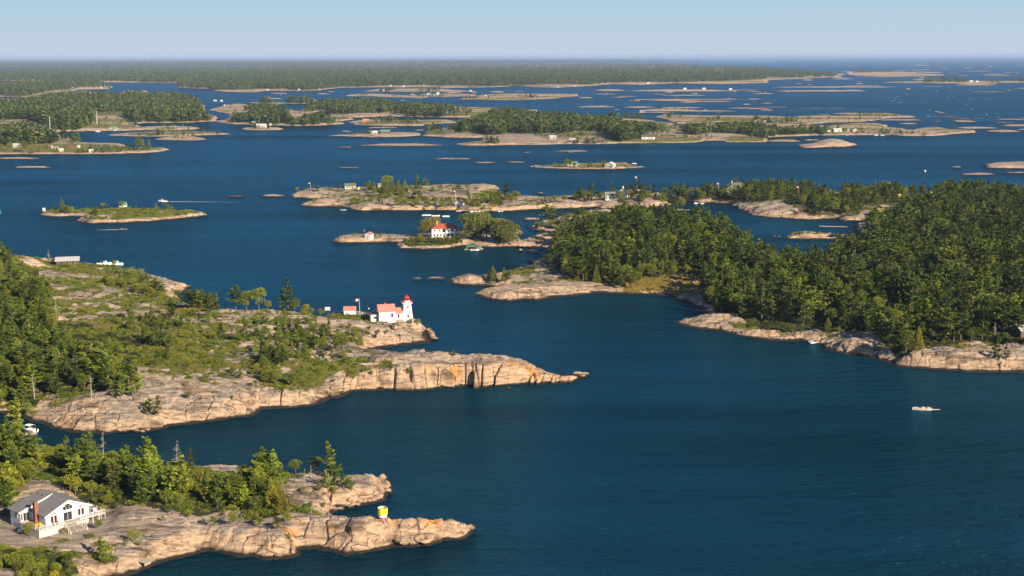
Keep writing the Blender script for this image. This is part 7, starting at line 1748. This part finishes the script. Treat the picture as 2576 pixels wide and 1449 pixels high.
def far_houses():
    M = {'WHITE': plain('far_white_paint', (.62, .61, .59)), 'CREAM': plain('cream_paint', (.62, .56, .44)), 'GREYW': plain('grey_paint', (.42, .44, .45)), 'BROWNW': plain('brown_paint', (.12, .075, .05)), 'DARKSH': plain('dark_roof', (.10, .085, .08)), 'TINROOF': plain('pale_tin', (.45, .46, .48)),
         'GREENROOF': plain('green_tin', (.12, .24, .17)), 'SHINGLE': plain('grey_roof', (.22, .22, .23)), 'REDP': plain('dull_red_paint', (.45, .12, .09)), 'YEL': plain('pale_yellow_paint', (.65, .50, .22)), 'ORG': plain('orange_brown_paint', (.55, .24, .10)), 'GREENP': plain('pale_green_paint', (.32, .40, .33))}
    for k, (c, x, y, wd, wm, rm, lb, gab) in enumerate(FAR_HOUSES):
        v = G1(x, y, c); n = 0
        while v.z < .4 and n < 8: y -= 3; n += 1; v = G1(x, y, c)
        n = 0
        while v.z < .4 and n < 16: y += 3; n += 1; v = G1(x, y, c)
        mpp = v.y / 3400 * .25; w = wd * mpp * (.78 if v.y > 2600 else 1)
        small = min(1.0, w / 14.0)
        hw = 3.2 if w > 7 else 2.4; hw = min(hw * (1.35 if v.y > 3500 else 1), 5)
        if gab: l, ww, rz = w * 1.15, w, R(90) - R(12 + (k * 7) % 14)
        else: l, ww, rz = w, min(max(w * .6, 4), 10), R(((k * 11) % 17) - 6)
        face = 'l' if gab else 'f'; span = ww if gab else l
        wins = [(face, u * span, .9, span * .13, hw * .4) for u in (-.3, 0.02, .3)] if wd > 28 else [(face, 0, .8, span * .25, hw * .4)]
        house('cottage' if 'boathouse' not in lb else 'boathouse', lb, 'cottage' if 'boathouse' not in lb else 'boathouse', v + Vector((0, (l if gab else ww) / 2, 0)), rz, l, ww, hw, ww * .28, M[wm], M[rm], wins=wins, group='cottages on the far islands', over=.5,
              doors=[(face, span * .17, 1.1, 2.1, M['BROWNW'])] if wd > 40 else (), chimney=((l * .3), 0, hw + ww * .28 + 1.2, BRICK) if 'chimney' in lb else None)
    # far pier
    v = G1(2400, 1205, 'D', 0); d2 = v.y / 3400 * .25
    p = empty('pier', v, R(2), 'pale concrete pier wall along the bare rock islet', 'pier'); MB().box(-95 * d2, 95 * d2, -2, 2, -1.5, 2.2).build('wall', WHITEP, p); MB().box(-95 * d2, 95 * d2, -2.2, 2.2, 2.21, 2.4).build('cap', CREAM, p)
    for c, x, y, L, mt, lb in (('C', 270, 1190, 9, WHITEP, 'white boat at the west dock of the small flat island'), ('C', 1230, 1165, 8, WHITEP, 'white boat moored off the east end of the small flat island'), ('B', 170, 562, 11, WHITEP, 'white boat in the distant channel, west one'), ('B', 215, 564, 11, WHITEP, 'white boat in the distant channel, east one'),
                               ('B', 1800, 853, 10, WHITEP, 'white boat in the calm far cove, west one'), ('B', 1890, 850, 9, WHITEP, 'white boat in the calm far cove, near the dark boathouse'), ('D', 805, 880, 12, CREAM, 'long pale launch moored off the far green lawn'), ('D', 1090, 880, 9, WHITEP, 'white boat moored east of the pale launch'), ('D', 1150, 881, 9, WHITEP, 'white and red boat farthest east of the pale launch'),
                               ('A', 1205, 468, 14, WHITEP, 'white yacht beside the distant round islet'), ('A', 985, 842, 12, WHITEP, 'white boat beside the far yellow dock'), ('C', 185, 970, 8, ORANGE, 'orange boat drawn up on the far shore rock'), ('A', 2385, 768, 10, WHITEP, 'white boat moored before the far shore grove')):
        L *= .62; boat(G1(x, y, c, 0), R(6), L, mt, lb, B=L * .33, D=L * .13, shield=False, motor=False, cover=WHITEP, group='boats among the far islands')
    dock(G1(940, 832, 'A', .5), R(2), 28, 5, 'yellowish wooden dock on the far bare point', mat=plain('ochre_planks', (.55, .33, .12), .8)); dock(G1(265, 1196, 'C', 0), R(3), 16, 2.5, 'white floating dock at the west end of the small flat island', mat=WHITEP)

def boulders():
    """separate stones lying on the clearing and along the shores"""
    rs = random.Random(3); lab = []
    def stone(seed):
        r = np.random.default_rng(seed); V = []; F = []; n = 9
        for i in range(6):
            for j in range(n):
                a = 2 * math.pi * j / n; ph = math.pi * i / 5; rr = math.sin(ph) * r.uniform(.8, 1.15); V.append((rr * math.cos(a), rr * math.sin(a) * .8, math.cos(ph) * .62 * r.uniform(.9, 1.1)))
        for i in range(5):
            for j in range(n): F.append((i * n + j, i * n + (j + 1) % n, (i + 1) * n + (j + 1) % n, (i + 1) * n + j))
        o = mesh_np('boulder', np.array(V), np.array(F), [ROCK], linkit=False); me = o.data; bpy.data.objects.remove(o); return me
    ms = [stone(k) for k in range(4)]
    def put_stone(p, s, label, group):
        o = bpy.data.objects.new('boulder', rs.choice(ms)); link(o); o.location = p + Vector((0, 0, s * .25)); o.scale = (s * rs.uniform(.8, 1.4), s, s * rs.uniform(.7, 1.1)); o.rotation_euler = (0, 0, rs.uniform(0, 6)); tag(o, label, 'boulder', group)
    for k in range(26):
        p = G1(rs.uniform(1560, 1880), rs.uniform(1170, 1320), 'F')
        if p.z > .3: put_stone(p, rs.uniform(.35, .9), 'pale boulder lying in the yellow grass of the clearing', 'boulders scattered in the yellow clearing')
    for k in range(34):
        p = G1(1300 + k * 15 + rs.uniform(-10, 10), 1335 + rs.uniform(-12, 6), 'F')
        if -.6 < p.z < 1.5: put_stone(p, rs.uniform(.5, 1.1), 'stone in the boulder edge below the yellow clearing', 'boulders along the clearing shore')
    for a, b, c, n, s0, s1, lb, g in (((940, 840), (980, 790), 'J', 22, .7, 1.5, 'fallen block in the cove between the two rock points', 'fallen blocks in the cove'), ((1740, 640), (1790, 740), 'J', 34, .7, 1.4, 'dark shore block below the lighthouse point', 'shore blocks below the lighthouse'),
                                      ((940, 800), (1420, 660), 'N', 40, .5, 1.1, 'shore block between foreground point and cove', 'shore blocks of the foreground cove'), ((1440, 480), (1500, 620), 'N', 20, .6, 1.2, 'dark wave-washed block off the foreground point', 'dark blocks off the foreground point'),
                                      ((1600, 1100), (1900, 1090), 'N', 16, 1.0, 1.9, 'black stained block at the foot of the foreground finger', 'black blocks at the finger foot'), ((2200, 950), (2340, 975), 'N', 10, .5, 1.1, 'black rock at the very tip of the foreground finger', 'black rocks at the finger tip'),
                                      ((1250, 1360), (1330, 1370), 'K', 9, .7, 1.3, 'black rock washed at the bluff tip', 'black rocks at the bluff tip'), ((1180, 1380), (1500, 1390), 'I', 12, .9, 1.7, 'rounded block at the foot of the inlet rock', 'rounded blocks at the inlet rock')):
        for k in range(n):
            t = k / (n - 1); p = G1(a[0] + (b[0] - a[0]) * t + rs.uniform(-14, 14), a[1] + (b[1] - a[1]) * t + rs.uniform(-16, 16), c)
            if p.z > 2.5: continue
            put_stone(p + Vector((0, 0, max(0, -.2 - p.z))), rs.uniform(s0, s1), lb, g)
    for x, y, s, lb in ((84, 914, 1.6, 'round boulder alone in the bay by the pine point'), (180, 885, 1.3, 'boulder on the low rocks near the pine point'), (50, 800, .8, 'small boulder in the shallows of the pine point')): put_stone(G1(x, y, 'F', 0), s, lb, None)
    put_stone(G1(1420, 615, 'J'), 2.6, 'big dark boulder under the keeper house wall', None)

def water_marks():
    """old boat wakes crossing the bay, and whitecaps far out"""
    def line(P, off, name='wake_ripples'):
        P = [pts(p)[0] for p in P]; xy = [np.array(gp(p[0], p[1])) for p in P]; m = MB(); Q = []
        for a, b in zip(xy[:-1], xy[1:]):
            k = max(2, int(np.linalg.norm(b - a) / 6)); Q += [a + (b - a) * i / k for i in range(k)]
        Q.append(xy[-1]); w = 1.6
        for o in off:
            for k in range(len(Q) - 1):
                d = Q[k + 1] - Q[k]; n = np.array([-d[1], d[0]]) / (np.linalg.norm(d) + 1e-6)
                f0 = max(0.0, math.sin(math.pi * k / (len(Q) - 1))) ** .5; f1 = max(0.0, math.sin(math.pi * (k + 1) / (len(Q) - 1))) ** .5
                wob0, wob1 = .8 * math.sin(k * .9 + o), .8 * math.sin((k + 1) * .9 + o)
                a, b = Q[k] + n * (o + wob0), Q[k + 1] + n * (o + wob1)
                for s in (-1, 1):
                    q = [(a[0], a[1], .02 + .13 * f0), (b[0], b[1], .02 + .13 * f1), (b[0] + s * n[0] * w, b[1] + s * n[1] * w, .01), (a[0] + s * n[0] * w, a[1] + s * n[1] * w, .01)]
                    m.poly(q, flip=(s > 0))
        o_ = m.build(name, WATER, smooth=True); tag(o_, kind='structure')
    m = MB(); rs = random.Random(9)
    for k in range(24):
        px, py = pts('D %d,%d' % (rs.uniform(1250, 2600), rs.uniform(370, 690)))[0][:2]; x, y = gp(px, py); a = rs.uniform(1.5, 4.5); b = rs.uniform(1, 2.5)
        m.poly([(x - a, y, .15), (x, y - b, .1), (x + a, y, .15), (x + a * .3, y + b, .5)])
    o = m.build('whitecaps', FOAM); tag(o, kind='stuff')
floors()
build_land()
print('land', round(time.time() - T0, 1))
plant()
print('trees placed', len(TREES), round(time.time() - T0, 1))
_rest, _protos = build_trees()
build_rest(_rest, _protos)
build_cover()
build_far_forest()
main_cottage()
beacon()
lighthouse()
island_buildings()
far_houses()
boulders()
water_marks()
build_haze()
print('done', round(time.time() - T0, 1))
